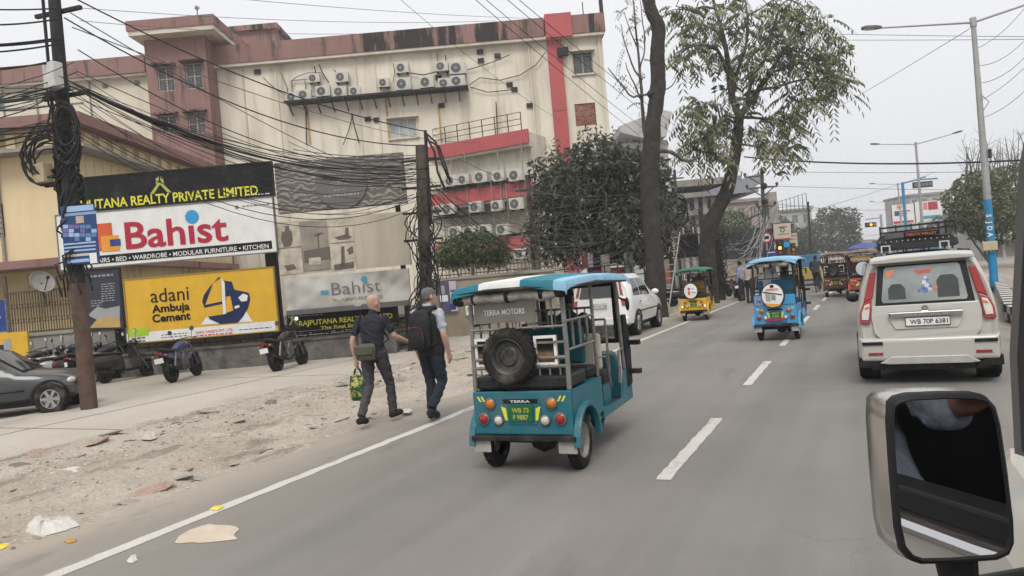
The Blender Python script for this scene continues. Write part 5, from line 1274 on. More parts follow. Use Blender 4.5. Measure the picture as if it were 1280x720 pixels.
        for tx, x, z, h_, w2, m_ in cover[2]:
            q = MB(); put_text(q, tx, spare[0] + x, spare[1] + z, h_, w2, -.436, .004, .02, align='c'); q._build('lettering', m_, t)
    if board:
        tx, m1, m2 = board; p = MB(); p.box(-.41, .21, -.292, -.275, 1.4, 1.6); p.build('name_board', m1, t)
        q = MB(); put_text(q, tx, -.1, 1.475, .05, .42, -.296, .003, .01, align='c'); q._build('lettering', m2, t)
    # lamps, plate, bonnet pressing
    for s in (-1, 1):
        lampdisc(t, 'amber_lamp', (s * .31, -.325, .655), .05, lens_o); lampdisc(t, 'red_lamp', (s * .385, -.325, .515), .052, lens_r); lampdisc(t, 'clear_lamp', (s * .235, -.325, .5), .046, lens_w)
    if plate:
        p = MB(); p.prism([(-.2, .69), (.2, .69), (.15, .46), (-.15, .46)], -.33, -.321, 'y'); p.build('pressing', body, t, fix=True, bevel=.004)
        p = MB(); p.prism([(-.18, .695), (.18, .695), (.17, .655), (-.17, .655)], -.335, -.331, 'y'); p.build('dark_band', blackp, t, fix=True)
        p = MB(); p.box(-.125, .125, -.345, -.332, .49, .645); p.build('number_plate', mat('green plate', (.012, .11, .045), .5, var=.2), t)
        q = MB(); put_text(q, plate[0], 0, .575, .042, .17, -.346, .003, .015, align='c'); put_text(q, plate[1], 0, .51, .042, .15, -.346, .003, .015, align='c'); q._build('lettering', mat('print dull yellow', (.42, .4, .08), .6), t)
        for s in (-1, 1):
            p = MB(); p.prism([(s * .45, .72), (s * .43, .72), (s * .4, .67), (s * .42, .67)], -.324, -.321, 'y'); p.prism([(s * .41, .72), (s * .39, .72), (s * .36, .67), (s * .38, .67)], -.325, -.321, 'y'); p.build('lime_stripe', k_yel, t, fix=True)
            p = MB(); p.prism([(s * .2, .63), (s * .15, .61), (s * .14, .5), (s * .165, .5)], -.334, -.3305, 'y'); p.build('lime_stripe', k_yel, t, fix=True)
    # wind deflectors, side mirror
    for s in (-1, 1):
        p = MB(); p.prism([(1.66, .5), (1.86, .52), (1.9, .9), (1.8, 1.3), (1.68, 1.3)], s * .44, s * .5, 'x'); p.build('wind_deflector', blackp, t, fix=True, bevel=.01)
        p = MB(); p.obox((s * .56, 1.84, .98), (.12, .1, .05)); p.obox((s * .55, 1.84, .66), (.12, .1, .05)); p.build('deflector_bracket', blackp, t, each=True)
    p = MB(); p.tube([(.47, 1.62, 1.5), (.56, 1.6, 1.46)], .012, 6); p.ell((.58, 1.6, 1.42), (.02, .05, .075)); p._build('side_mirror', blackp, t)
    return t

def paintm(n, c, r=.42): return mat(n, c, r, var=.07, scale=3, dirt=(.13, .125, .115), damt=.5, dscale=3.0, dlo=.44, dhi=.74, coat=.2, bump=.03)
teal = paintm('teal paint', (.014, .125, .165)); skyb = paintm('sky blue paint', (.055, .27, .5)); yelp = paintm('taxi yellow paint', (.62, .36, .01)); brn = paintm('brown red paint', (.13, .035, .03)); redo = paintm('orange red paint', (.38, .06, .03)); greyv = paintm('grey green paint', (.16, .19, .18))
seatb = mat('black vinyl seat', (.018, .018, .019), .45, var=.2, scale=10, bump=.4)
can_t = mat('teal canvas', (.02, .165, .22), .75, var=.12, dirt=DUST, damt=.2); can_w = mat('white canvas', (.62, .62, .6), .75, var=.08, dirt=DUST, damt=.35); can_lb = mat('pale blue canvas', (.22, .42, .58), .75, var=.12, dirt=(.4, .42, .42), damt=.4); can_g = mat('green canvas', (.03, .16, .1), .75, var=.1); can_br = mat('brown canvas', (.2, .15, .12), .8, var=.2)
r1 = rickshaw('teal and white battery rickshaw with exposed spare tyre, nearest of all', (-2.955, 6.36, 0), R_(0.5), teal, steel, can_t, can_w, seatb, 'tyre', ('WB 73', 'F 9887'), board=('TERRA MOTORS', mat('brushed plate', (.2, .19, .17), .45, .6, var=.15), k_white))
q = MB(); put_text(q, 'TERRA', 0, .664, .022, .2, -.337, .003, .015, align='c'); q._build('lettering', k_white, r1)
r2 = rickshaw('sky blue battery rickshaw with round advert on its spare wheel', (-1.86, 16.95, 0), R_(-1.5), skyb, blackm, can_lb, '1', mat('navy quilted seat', (.02, .04, .12), .6), (-.02, .98), ('WB 73', 'G 1042'),
    cover=(k_white, [([(-.22, .1), (.22, .02), (.22, .0), (-.22, .08)], k_black), ([(-.16, .06), (-.05, .04), (-.05, -.12), (-.16, -.1)], k_grey), ([(-.03, .03), (.07, .01), (.07, -.1), (-.03, -.08)], k_mid), ([(-.19, -.15), (.19, -.19), (.12, -.235), (-.13, -.22)], k_or), ([(-.04, .17), (.04, .17), (.04, .23), (-.04, .23)], k_black)], [('ADMISSION', 0, .11, .045, .3, k_orr)]))
p = MB(); p.box(-.46, -.28, -.33, -.321, .78, .96); p.build('number_board', mat('print lilac', (.35, .42, .62), .6), r2); q = MB(); put_text(q, '54', -.37, .83, .07, .1, -.332, .003, .02, align='c'); q._build('lettering', k_dk, r2)
p = MB(); p.box(-.48, .48, -.33, -.29, .77, .985); p.build('tail_board', skyb, r2, bevel=.01)
p = MB(); p.box(-.2, .18, -.352, -.346, .44, .485); p.build('red_strip', k_red, r2); q = MB(); put_text(q, 'DHANWANTARI', 0, .385, .035, .5, -.335, .003, .02, align='c'); q._build('lettering', k_dk, r2)
r3 = rickshaw('yellow battery rickshaw with green canopy and round white wheel cover', (-5.1, 23.9, 0), R_(3), yelp, blackm, can_g, '1', seatb, (-.05, 1.02), ('WB 73', 'E 6120'),
    cover=(k_white, [([(-.1, .12), (-.02, .12), (-.02, .04), (-.1, .04)], k_red), ([(-.1, .0), (-.02, .0), (-.02, -.12), (-.1, -.12)], k_orr), ([(.02, .1), (.14, .08), (.14, .06), (.02, .08)], k_grey), ([(.04, -.03), (.2, -.05), (.2, -.07), (.04, -.05)], k_sep)], []))
tail_on = mat('lit tail lamp', (.8, .2, .15), .3, emit=(1, .55, .4), estr=1.6)
for s in (-1, 1): lampdisc(r3, 'lit_lamp', (s * .42, -.33, .5), .045, tail_on)
r4 = rickshaw('brown red battery rickshaw with bare spare tyre, left of the far pair', (-1.22, 32.6, 0), R_(-2), brn, blackm, can_br, '1', seatb, 'tyre', ('WB 73', 'D 2217'))
r5 = rickshaw('orange red battery rickshaw with striped wheel cover, right of the far pair', (-.22, 30.4, 0), R_(-1), redo, blackm, can_br, '1', seatb, (.02, 1.1), ('WB 73', 'C 4410'),
    cover=(mat('print pale blue grey', (.45, .5, .55), .6), [([(.05, .2), (.12, .2), (.0, -.2), (-.07, -.2)], k_grey), ([(.12, .18), (.19, .14), (.12, -.1), (.08, -.12)], k_sep)], []))
p = MB(); p.box(-.4, .4, -.3, -.27, 1.42, 1.56); p.build('tan_board', mat('tan board', (.45, .3, .12), .7), r5)
r6 = rickshaw('grey rickshaw waiting across the median, left of two', (8.6, 52, 0), R_(172), greyv, blackm, can_w, '1', seatb, (.0, 1.0), None, cover=(k_grey, [], []))
dup(r6, (10.6, 47, 0), R_(178), 'grey rickshaw across the median beside the lamp pole, right of two')

r1.scale = (1, .88, 1); r2.scale = (.88, .9, 1.0); r3.scale = (.82, .9, .94); r4.scale = (.9, .9, 1); r5.scale = (.92, .9, 1)
# ================================================================== cars
class Car:
    """shell lofted along y (rear at y = 0, front at +y); st: list of stations (y, zb, zbelt, ztop, wl, wb, wt, lean)"""
    def __init__(s, st): s.st = st
    def at(s, y):
        st = s.st
        if y <= st[0][0]: return st[0]
        for a, b in zip(st, st[1:]):
            if y <= b[0]:
                t = (y - a[0]) / (b[0] - a[0]); return tuple(p + (q - p) * t for p, q in zip(a, b))
        return st[-1]
    def half(s, S_):
        y, zb, zl, zt, wl, wb, wt, ln = S_
        pts = [(0, zb), (wl * .82, zb), (wl * .97, zb + .07), (wl, zb + .2), (wl * 1.005, (zb + zl) / 2 + .05), ((wl + wb) / 2 + .008, zl - .09), (wb, zl), (wb * .6 + wt * .4 + .012, zl + (zt - zl) * .42), (wt, zt - (zt - zl) * .14 - .012), (wt * .88, zt - .028), (wt * .5, zt - .006), (0, zt)]
        return [(x, y + ln * max(0, z - zl * .8), z) for x, z in pts]
    def shell(s, name, m, par, sub=1):
        rings = []
        for S_ in s.st:
            h = s.half(S_); rings.append(h + [(-x, y, z) for x, y, z in reversed(h[1:-1])])
        p = MB(); p.loft(rings, True, False); n = len(rings[0]); hN = len(s.half(s.st[0]))
        for ri, fl in ((0, True), (len(rings) - 1, False)):
            b = ri * n; fs = []
            for i in range(hN - 1):
                r0, r1 = b + i, b + i + 1; l0 = b + (n - i) % n; l1 = b + (n - i - 1) % n
                f = [r0, r1, l1, l0]; f = [v for k, v in enumerate(f) if v not in f[:k]]
                if len(f) > 2: fs.append(tuple(f))
            for f in fs: p.f.append(f); p.m.append(0)
        p.pc = [(0, 0, len(p.v), len(p.f))]
        o = p._build(name, m, par, smooth=True, ang=32, fix=True)
        return o
    def side(s, y, f, off=.006, sgn=1):
        """point on the cabin flank: f 0 at belt, 1 at the roof edge"""
        S_ = s.at(y); h = s.half(S_); a, b, c = h[6], h[7], h[8]
        if f < .5: q = f / .5; p = [a[i] + (b[i] - a[i]) * q for i in range(3)]
        else: q = (f - .5) / .5; p = [b[i] + (c[i] - b[i]) * q for i in range(3)]
        return (sgn * (p[0] + off), p[1], p[2])
    def flank(s, y, z, off=.006, sgn=1):
        h = s.half(s.at(y))
        for a, b in zip(h[2:], h[3:]):
            if a[2] <= z <= b[2]: t = (z - a[2]) / max(1e-6, b[2] - a[2]); return (sgn * (a[0] + (b[0] - a[0]) * t + off), y, z)
        return (sgn * (h[6][0] + off), y, z)
    def window(s, name, m, par, quad, sgn=1, off=.008, n=5):
        """quad: (y00,f0),(y10,f0) bottom, (y11,f1),(y01,f1) top"""
        (a, f0), (b, _), (c, f1), (d, _2) = quad; vs = []; fs = []
        for j in range(n + 1):
            t = j / n
            for i in range(n + 1):
                u = i / n; y = (a + (b - a) * u) * (1 - t) + (d + (c - d) * u) * t; vs.append(s.side(y, f0 + (f1 - f0) * t, off, sgn))
        for j in range(n):
            for i in range(n): k = j * (n + 1) + i; fs.append((k, k + 1, k + n + 2, k + n + 1))
        p = MB(); p.add(vs, fs); return p.build(name, m, par, smooth=True, ang=None)
    def arch(s, par, y, zc, r, sgn, m=blackp):
        """dark wheel housing ring set on the flank"""
        rings = []; 
        for k in range(17):
            a = math.pi * (k / 16) * 1.16 - .25; yy = y + math.cos(a) * r; zz = zc + math.sin(a) * r; x = s.flank(yy, max(s.at(yy)[1] + .08, zz), .004, 1)[0]
            yi = y + math.cos(a) * (r - .07); zi = zc + math.sin(a) * (r - .07)
            rings.append([(sgn * x, yy, zz), (sgn * (x + .014), yy, zz), (sgn * (x + .014), yi, zi), (sgn * (x - .1), yi, zi)])
        p = MB(); p.loft(rings); p.build('arch_trim', m, par, fix=True)
        p = MB(); q = [(y + math.cos(a) * (r - .06), zc + math.sin(a) * (r - .06)) for a in [2 * math.pi * k / 24 for k in range(24)]]; x = s.flank(y, zc + .05, 0, 1)[0]
        p.prism(q, sgn * (x - .22), sgn * (x + .006), 'x'); p.build('wheel_well', mat('wheel well black', (.006, .006, .006), .95), par, fix=True)

def plate(par, tx, c, w, h, m=None, ink_=None, nrm=-1):
    p = MB(); p.box(c[0] - w / 2, c[0] + w / 2, c[1] - .012, c[1], c[2] - h / 2, c[2] + h / 2); o = p.build('number_plate', m or white, par)
    q = MB(); put_text(q, tx, c[0] + .012, c[2] - h * .27, h * .52, w * .84, c[1] - .012, .003, .012, align='c'); q._build('lettering', ink_ or k_black, o)
    q = MB(); e = .004
    q.box(c[0] - w / 2, c[0] + w / 2, c[1] - .0155, c[1] - .0122, c[2] - h / 2, c[2] - h / 2 + .006); q.box(c[0] - w / 2, c[0] + w / 2, c[1] - .0155, c[1] - .0122, c[2] + h / 2 - .006, c[2] + h / 2); q.box(c[0] - w / 2, c[0] - w / 2 + .006, c[1] - .0155, c[1] - .0122, c[2] - h / 2 + .006, c[2] + h / 2 - .006); q.box(c[0] + w / 2 - .006, c[0] + w / 2, c[1] - .0155, c[1] - .0122, c[2] - h / 2 + .006, c[2] + h / 2 - .006); q._build('plate_border', k_black, o)
    return o
def carpaint(n, c): return mat(n, c, .32, var=.03, scale=2, dirt=DUST, damt=.18, dscale=2, coat=.6)
beige = carpaint('beige white car paint', (.4, .39, .362)); whitec = carpaint('white car paint', (.72, .72, .71)); greyc = carpaint('graphite car paint', (.036, .04, .043)); blackc = carpaint('black car paint', (.02, .021, .022))

# ---------------- boxy beige hatchback directly ahead
# ring heights: the tailgate leans forward above the belt
wg = thing('hatchback_car', 'beige white tall hatchback directly ahead with tall red lamps', 'car', (.60, 10.75, 0), R_(-1.0))
C1 = Car([(0.02, .42, .98, 1.585, .70, .70, .54, .24), (.0, .34, 1.0, 1.60, .735, .745, .585, .24), (.05, .29, 1.0, 1.63, .775, .77, .61, .24), (.2, .27, 1.0, 1.655, .80, .785, .625, .17), (.5, .25, 1.0, 1.672, .81, .79, .63, .05), (1.3, .25, .99, 1.675, .81, .79, .635, 0), (2.1, .25, .98, 1.655, .81, .785, .62, 0), (2.55, .25, .965, 1.4, .81, .775, .6, 0), (2.95, .25, .95, 1.06, .805, .76, .62, 0), (3.3, .26, .9, .99, .79, .73, .6, 0), (3.58, .3, .8, .9, .74, .66, .5, 0), (3.66, .36, .7, .78, .66, .55, .4, 0)])
C1.shell('body', beige, wg)
def rearpt(C, x, z, off):
    S_ = C.st[1]; return (x, S_[0] + S_[7] * max(0, z - S_[2] * .8) - off, z)
def rearpoly(par, name, C, poly, m, off=.008, th=.012, bevel=0.004):
    """piece of the tail built as a thick plate that follows the leaning rear face"""
    a = [rearpt(C, x, z, off) for x, z in poly]; b = [rearpt(C, x, z, off - th) for x, z in poly]; n = len(poly); p = MB()
    p.add(a + b, [tuple(range(n)), tuple(reversed(range(n, 2 * n)))] + [(i, n + i, n + (i + 1) % n, (i + 1) % n) for i in range(n)]); return p.build(name, m, par, fix=True, bevel=bevel)
def sym(par, name, C, poly, m, off=.008, th=.012, bevel=.004):
    for s in (1, -1): rearpoly(par, name, C, [(s * x, z) for x, z in poly], m, off, th, bevel)
# tail: glass, lamps, gate, bumper
rearpoly(wg, 'tailgate_surround', C1, [(-.56, 1.03), (.56, 1.03), (.5, 1.545), (-.5, 1.545)], blackp, .012, .02)
rearpoly(wg, 'rear_window', C1, [(-.47, 1.06), (.47, 1.06), (.485, 1.1), (.43, 1.5), (.4, 1.525), (-.4, 1.525), (-.43, 1.5), (-.485, 1.1)], mat('rear window glass', (.2, .225, .22), .05, var=.3, scale=2.5, spec=.9), .02, .01)  # pale glass colour paints in the sky's reflection
rearpoly(wg, 'tailgate', C1, [(-.6, 1.03), (.6, 1.03), (.62, .9), (.6, .68), (.52, .585), (-.52, .585), (-.6, .68), (-.62, .9)], beige, .022, .03, .012)
rearpoly(wg, 'plate_recess', C1, [(-.4, .9), (.4, .9), (.41, .84), (.35, .72), (-.35, .72), (-.41, .84)], mat('recess paint', (.44, .42, .385), .4), .0245, .01)
p = MB(); p.box(-.42, .42, -.06, -.02, .875, .945); p.build('chrome_strip', chrome, wg, bevel=.02)
q = MB(); put_text(q, 'WAGON R', 0, .893, .022, .5, -.062, .003, .01, align='c'); q._build('lettering', k_grey, wg)
plate(wg, 'WB 70P 6381', (.02, -.026, .812), .5, .11)
p = MB()
for poly in ([(-.045, .985), (.0, 1.02), (.045, .995), (.02, .975), (0, .99), (-.02, .975)], [(-.045, .965), (-.02, .985), (0, .968), (.02, .985), (.045, .972), (0, .94)]): p.prism([(x, z) for x, z in poly], -.034, -.024, 'y')
p._build('badge', chrome, wg)
# tall lamps: red arm up the pillar, clear block and red foot below
sym(wg, 'lamp_arm', C1, [(.585, 1.14), (.70, 1.08), (.60, 1.47), (.525, 1.47)], lens_r, .02, .05, .012)
sym(wg, 'lamp_block', C1, [(.595, 1.13), (.705, 1.075), (.755, .95), (.765, .81), (.64, .80), (.62, .93)], lens_r, .018, .05, .012)
sym(wg, 'lamp_clear', C1, [(.625, 1.07), (.69, 1.05), (.73, .95), (.735, .86), (.655, .855), (.64, .94)], lens_w, .03, .012, .006)
sym(wg, 'lamp_clear', C1, [(.635, 1.035), (.685, 1.02), (.69, .99), (.64, 1.0)], lens_o, .034, .006, .002)
p = MB(); p.loft([[(x, y, z) for x, z in ((-w_, z0), (w_, z0), (w_, z1), (-w_, z1))] for y, w_, z0, z1 in ((-.07, .72, .36, .56), (-.06, .765, .32, .6), (.12, .80, .3, .64), (.3, .815, .3, .6))]); p.build('bumper', beige, wg, fix=True, bevel=.02)
for s in (-1, 1):
    p = MB(); p.box(s * .63 - .12, s * .63 + .12, -.085, -.055, .53, .57); p.build('bumper_slot', blackp, wg); p = MB(); p.box(s * .6 - .085, s * .6 + .085, -.08, -.06, .395, .43); p.build('reflector', lens_r, wg)
    p = MB(); p.prism([(s * .5, .22), (s * .8, .24), (s * .8, .36), (s * .62, .33)], -.055, .25, 'y'); p.build('bumper_corner', blackp, wg, fix=True)
p = MB(); p.prism([(-.42, .375), (.42, .375), (.56, .29), (.45, .275), (-.45, .275), (-.56, .29)], -.09, -.03, 'y'); p.build('skid_plate', mat('silver skid', (.42, .41, .38), .4, .3), wg, fix=True, bevel=.01)
p = MB(); p.box(-.66, .66, 0, 3.2, .19, .28); p.build('underbody', blackm, wg); p = MB(); p.tube([(.25, -.04, .22), (.25, .3, .22)], .025, 8); p.build('exhaust', blackm, wg)
# spoiler and antenna base
p = MB(); p.loft([[(x, y, z) for x, z in ((-.6, zz - .03), (.6, zz - .03), (.58, zz + .018), (.3, zz + .04), (-.3, zz + .04), (-.58, zz + .018))] for y, zz in ((-.02 + .1, 1.605), (.25, 1.64), (.45, 1.645))]); p.build('spoiler', beige, wg, fix=True, bevel=.012)
for s in (-1, 1):
    C1.window('side_window', glassr, wg, ((.32, .06), (1.05, .06), (1.05, .93), (.45, .93)), s); C1.window('side_window', glassr, wg, ((1.13, .06), (2.05, .06), (1.95, .93), (1.13, .93)), s); C1.window('quarter_window', glassd, wg, ((2.13, .06), (2.5, .06), (2.3, .6), (2.05, .85)), s)
    C1.arch(wg, .62, .29, .36, s); C1.arch(wg, 2.98, .29, .36, s)
    for y in (.62, 2.98): wheel(wg, (s * .745, y, .285), .285, .165, s, rm=mat('silver wheel cover', (.4, .4, .4), .4, .5), spoke=7)
    p = MB(); p.ell((s * .9, 2.2, 1.04), (.1, .06, .075)); p.build('side_mirror', blackp, wg, smooth=True)
    p = MB(); p.tube([(s * .56, .35, 1.665), (s * .56, 1.9, 1.675)], .018, 6); p.build('roof_rail', blackp, wg)
# stickers and seat backs seen through the rear glass
for poly, m_, nm in (([(-.42, 1.46), (-.32, 1.5), (-.31, 1.44), (-.4, 1.38)], mat('orange sticker', (.5, .17, .08), .6), 'orange_sticker'), ([(-.08, 1.46), (.12, 1.47), (.1, 1.42), (-.05, 1.41)], mat('red sticker', (.45, .1, .09), .6), 'red_sticker'),
                     *[([(cx + dx * k, cz + dz * k) for dx, dz in ((-1, -.6), (.2, -1), (1, .1), (.4, 1), (-.7, .8))], (mat('blue sticker', (.1, .14, .4), .6), mat('pale sticker', (.45, .48, .55), .6))[i % 2], 'blue_sticker') for i, (cx, cz, k) in enumerate(((.03, 1.2, .035), (.07, 1.21, .025), (.0, 1.23, .025), (.05, 1.26, .03), (.09, 1.25, .02), (.02, 1.3, .028), (.06, 1.33, .02), (.04, 1.36, .02), (-.04, 1.2, .02), (.11, 1.2, .018)))],
                     ([(.1, 1.19), (.16, 1.2), (.17, 1.24), (.13, 1.25)], mat('orange sticker', (.5, .17, .08), .6), 'orange_sticker')):
    rearpoly(wg, nm, C1, poly, m_, .0235, .002, 0)
hr = mat('grey head rest', (.05, .055, .055), .7)
for x0, x1, z1 in ((.16, .4, 1.38), (-.4, -.2, 1.3)): rearpoly(wg, 'head_rest', C1, [(x0, 1.1), (x1, 1.1), (x1, z1 - .06), (x1 - .05, z1), (x0 + .05, z1), (x0, z1 - .06)], hr, .0215, .002, 0)

# ---------------- white utility car parked behind the teal rickshaw
def wagon(name, label, loc, rz, paint_, L=3.9, Hh=1.62, W=.86, plate_t=None, suv=True, grp=None, rear=True, lampm=None, oh=.78, cy_=1.0):
    t = thing(name, label, 'car', loc, rz); k = Hh / 1.62; w = W / .86
    c = Car([(0.03, .45, .98 * k, 1.5 * k, .74 * w, .72 * w, .56 * w, .3), (0, .36, 1.0 * k, 1.52 * k, .79 * w, .79 * w, .6 * w, .3), (.08, .31, 1.0 * k, 1.57 * k, .835 * w, .82 * w, .64 * w, .28), (.3, .3, 1.0 * k, 1.6 * k, .855 * w, .835 * w, .66 * w, .15), (.8, .3, .99 * k, 1.62 * k, .86 * w, .83 * w, .67 * w, 0), (1.6, .3, .97 * k, 1.62 * k, .86 * w, .825 * w, .67 * w, 0), (2.2, .3, .96 * k, 1.56 * k, .86 * w, .82 * w, .65 * w, 0), (2.75, .3, .95 * k, 1.2 * k, .86 * w, .8 * w, .64 * w, 0), (3.05, .3, .93 * k, 1.02 * k, .85 * w, .79 * w, .66 * w, 0), (L - .35, .32, .86 * k, .95 * k, .82 * w, .74 * w, .6 * w, 0), (L - .05, .36, .74 * k, .84 * k, .74 * w, .64 * w, .5 * w, 0), (L, .42, .66 * k, .74 * k, .64 * w, .5 * w, .4 * w, 0)])
    c.st = [(q[0] * cy_ if q[0] < 3.1 else q[0], *q[1:]) for q in c.st]
    c.shell('body', paint_, t)
    rearpoly(t, 'rear_window', c, [(-.55 * w, 1.05 * k), (.55 * w, 1.05 * k), (.47 * w, 1.45 * k), (-.47 * w, 1.45 * k)], glassd, .01, .014)
    rearpoly(t, 'tailgate', c, [(-.6 * w, 1.02 * k), (.6 * w, 1.02 * k), (.6 * w, .62), (.5 * w, .55), (-.5 * w, .55), (-.6 * w, .62)], paint_, .012, .02, .01)
    sym(t, 'tail_lamp', c, [(.6 * w, 1.0 * k), (.78 * w, .99 * k), (.79 * w, .84 * k), (.64 * w, .82 * k)], lampm or lens_r, .016, .06, .01); sym(t, 'pillar_lamp', c, [(.58 * w, 1.1 * k), (.66 * w, 1.08 * k), (.56 * w, 1.46 * k), (.52 * w, 1.46 * k)], lens_r, .014, .04, .006)
    p = MB(); p.box(-.78 * w, .78 * w, -.08, .12, .36, .56); p.build('bumper', paint_, t, bevel=.04); p = MB(); p.box(-.74 * w, .74 * w, -.06, .1, .26, .358); p.build('valance', blackp, t, bevel=.015)
    for s in (-1, 1): p = MB(); p.box(s * .6 * w - .12, s * .6 * w + .12, -.09, -.075, .46, .49); p.build('reflector', lens_r, t)
    if plate_t: plate(t, plate_t, (0, -.02, .84 * k), .48, .12)
    p = MB(); p.box(-.6 * w, .6 * w, 0, L - .4, .2, .32); p.build('underbody', blackm, t)
    for s in (-1, 1):
        c.window('side_window', glassd, t, ((.42 * cy_, .08), (1.15 * cy_, .08), (1.15 * cy_, .92), (.62 * cy_, .9)), s); c.window('side_window', glassd, t, ((1.22 * cy_, .08), (2.25 * cy_, .08), (1.98 * cy_, .92), (1.22 * cy_, .92)), s)
        c.arch(t, .72, .33, .39, s); c.arch(t, L - oh, .33, .39, s)
        for y in (.72, L - oh): wheel(t, (s * (W - .09), y, .325), .325, .19, s, rm=mat('alloy wheel', (.38, .38, .38), .35, .7), spoke=6)
        p = MB(); p.ell((s * (.97 * w), 2.3 * cy_, 1.05 * k), (.11, .06, .08)); p.build('side_mirror', paint_, t, smooth=True)
        for y in (1.1 * cy_, 2.05 * cy_): q_ = c.flank(y - .1, .86 * k, .012, s); p = MB(); p.obox(q_, (.02, .18, .03)); p.build('door_handle', chrome, t)
        p = MB(); a_, b_ = c.flank(1.18, .4, .004, s), c.flank(1.18, .95 * k, .004, s); p.bar(a_, b_, .008); a_, b_ = c.flank(2.3 * cy_, .4, .004, s), c.flank(2.3 * cy_, .93 * k, .004, s); p.bar(a_, b_, .008); p.build('door_gap', blackp, t)
        sp = [c.flank(y, .62 * k, .012, s) for y in (.95, 1.6, 2.3, L - 1.0)]; p = MB(); p.tube(sp, .018, 4); p.build('side_moulding', blackp, t)
        # headlamps
        p = MB(); p.ell((s * .62 * w, L - .14, .74 * k), (.13, .1, .07)); p.build('headlamp', lens_w, t, smooth=True)
    # windscreen
    p = MB(); a, b = c.at(2.28), c.at(3.0); vs = []
    ys = [v * cy_ for v in (2.3, 2.5, 2.75, 2.98)]
    for y in ys: S_ = c.at(y); vs += [(-S_[6] * .9, y + .01, S_[3] + .003), (0, y + .03, S_[3] + .012), (S_[6] * .9, y + .01, S_[3] + .003)]
    p.add(vs, [(i * 3 + j, i * 3 + j + 1, i * 3 + j + 4, i * 3 + j + 3) for i in range(3) for j in range(2)]); p.build('windscreen', glassd, t, smooth=True)
    return t
wagon('utility_car', 'white utility car parked on the verge behind the teal rickshaw', (-6.62, 18.95, 0), R_(1), whitec, 3.9, 1.72, .88, 'WB 74 AA 1184')
wagon('saloon_car', 'dark graphite car cut off by the left edge, nose to the right', (0, 0, 0), 0, greyc, 3.6, 1.45, .85, oh=.52, cy_=.84)
sal = [o for o in col.objects if o.name == 'saloon_car'][0]
# its front wheel stands at photo pixel (66, 516), nose pointing right along the facade
hd = A.rz - math.pi / 2 + R_(14); fwdv = V((-math.sin(hd), math.cos(hd), 0)); rtv = V((math.cos(hd), math.sin(hd), 0))
fw = G(66, 518); fw.z = 0; sal.rotation_euler = (0, 0, hd); sal.scale = (.87, .87, .93); sal.location = fw - (fwdv * 3.08 + rtv * .76) * .87
wagon('white_car', 'white car parked beyond the yellow rickshaw near the motorbikes', (-9.2, 44, 0), R_(35), whitec, 3.9, 1.5, .85)
wagon('red_car', 'red vehicle mostly hidden behind the white utility car', (-9.0, 26.5, 0), R_(2), carpaint('dull red car paint', (.22, .03, .035)), 3.9, 1.95, .86)

# ---------------- jeep with roof load ahead of the beige hatchback
jp = wagon('black_jeep', 'black jeep with tarpaulin load on its roof rack ahead of the beige hatchback', (.98, 18.2, 0), R_(-1), blackc, 4.3, 1.85, .9)
rk = MB()
for z in (1.93, 2.02): rk.tube([(-.66, .25, z), (.66, .25, z), (.66, 2.5, z), (-.66, 2.5, z), (-.66, .25, z)], .022, 6)
for x in (-.66, -.22, .22, .66):
    for y in (.25, 2.5): rk.tube([(x, y, 1.84), (x, y, 2.02)], .018, 6)
rk._build('rack_base', blackm, jp)
tb = MB(); rings = []
for y, s, hh in ((.12, .9, .0), (.18, 1.0, .25), (.6, 1.03, .42), (1.5, 1.02, .45), (2.3, .98, .4), (2.6, .85, .1)):
    ring = []
    for k in range(17):
        a = math.pi * k / 16; ring.append((-.78 * s * math.copysign(abs(math.cos(a)) ** .55, math.cos(a)), y, 1.9 + .05 + hh * math.sin(a) ** .6 + .02 * NZ.noise(V((k * .7, y * 3, 1)))))
    ring += [(.7 * s, y, 1.9), (-.7 * s, y, 1.9)]
    rings.append(ring)
tb.loft(rings); tb.build('tarpaulin', mat('black tarpaulin', (.014, .014, .015), .5, var=.3, scale=5, bump=.6), jp, smooth=True, ang=50, fix=True)
rk = MB()
for z in (2.34, 2.46): rk.bar((-.7, .05, z), (.72, .05, z + .02), .045); rk.bar((-.7, .05, z), (-.7, 2.4, z), .03); rk.bar((.72, .05, z), (.72, 2.4, z), .03)
for x in (-.7, .42, .55, .72): rk.bar((x, .05, 2.2), (x, .05, 2.5), .035)
rk._build('rack_top', blackm, jp)
p = MB(); p.box(-.25, .42, .07, .1, 2.2, 2.31); p.build('name_board', blackp, jp); q = MB(); put_text(q, 'TEESTA VALLEY', .085, 2.225, .06, .6, .068, .003, .02, align='c'); q._build('lettering', mat('orange lettering', (.6, .12, .04), .5), jp)
for x in (-.62, .5): p = MB(); p.tube([(x - .08, .02, 1.86), (x - .08, .02, 2.02), (x + .08, .02, 2.02), (x + .08, .02, 1.86)], .022, 6); p.build('ladder_hook', mat('pale hook', (.5, .5, .48), .5), jp)
for k in range(14): p = MB(); x = -.72 + k * .11; p.ell((x, .1, 2.12), (.012, .01, .012), 6, 4); p.build('eyelet', white, jp)

jp.scale = (1, 1, .9)
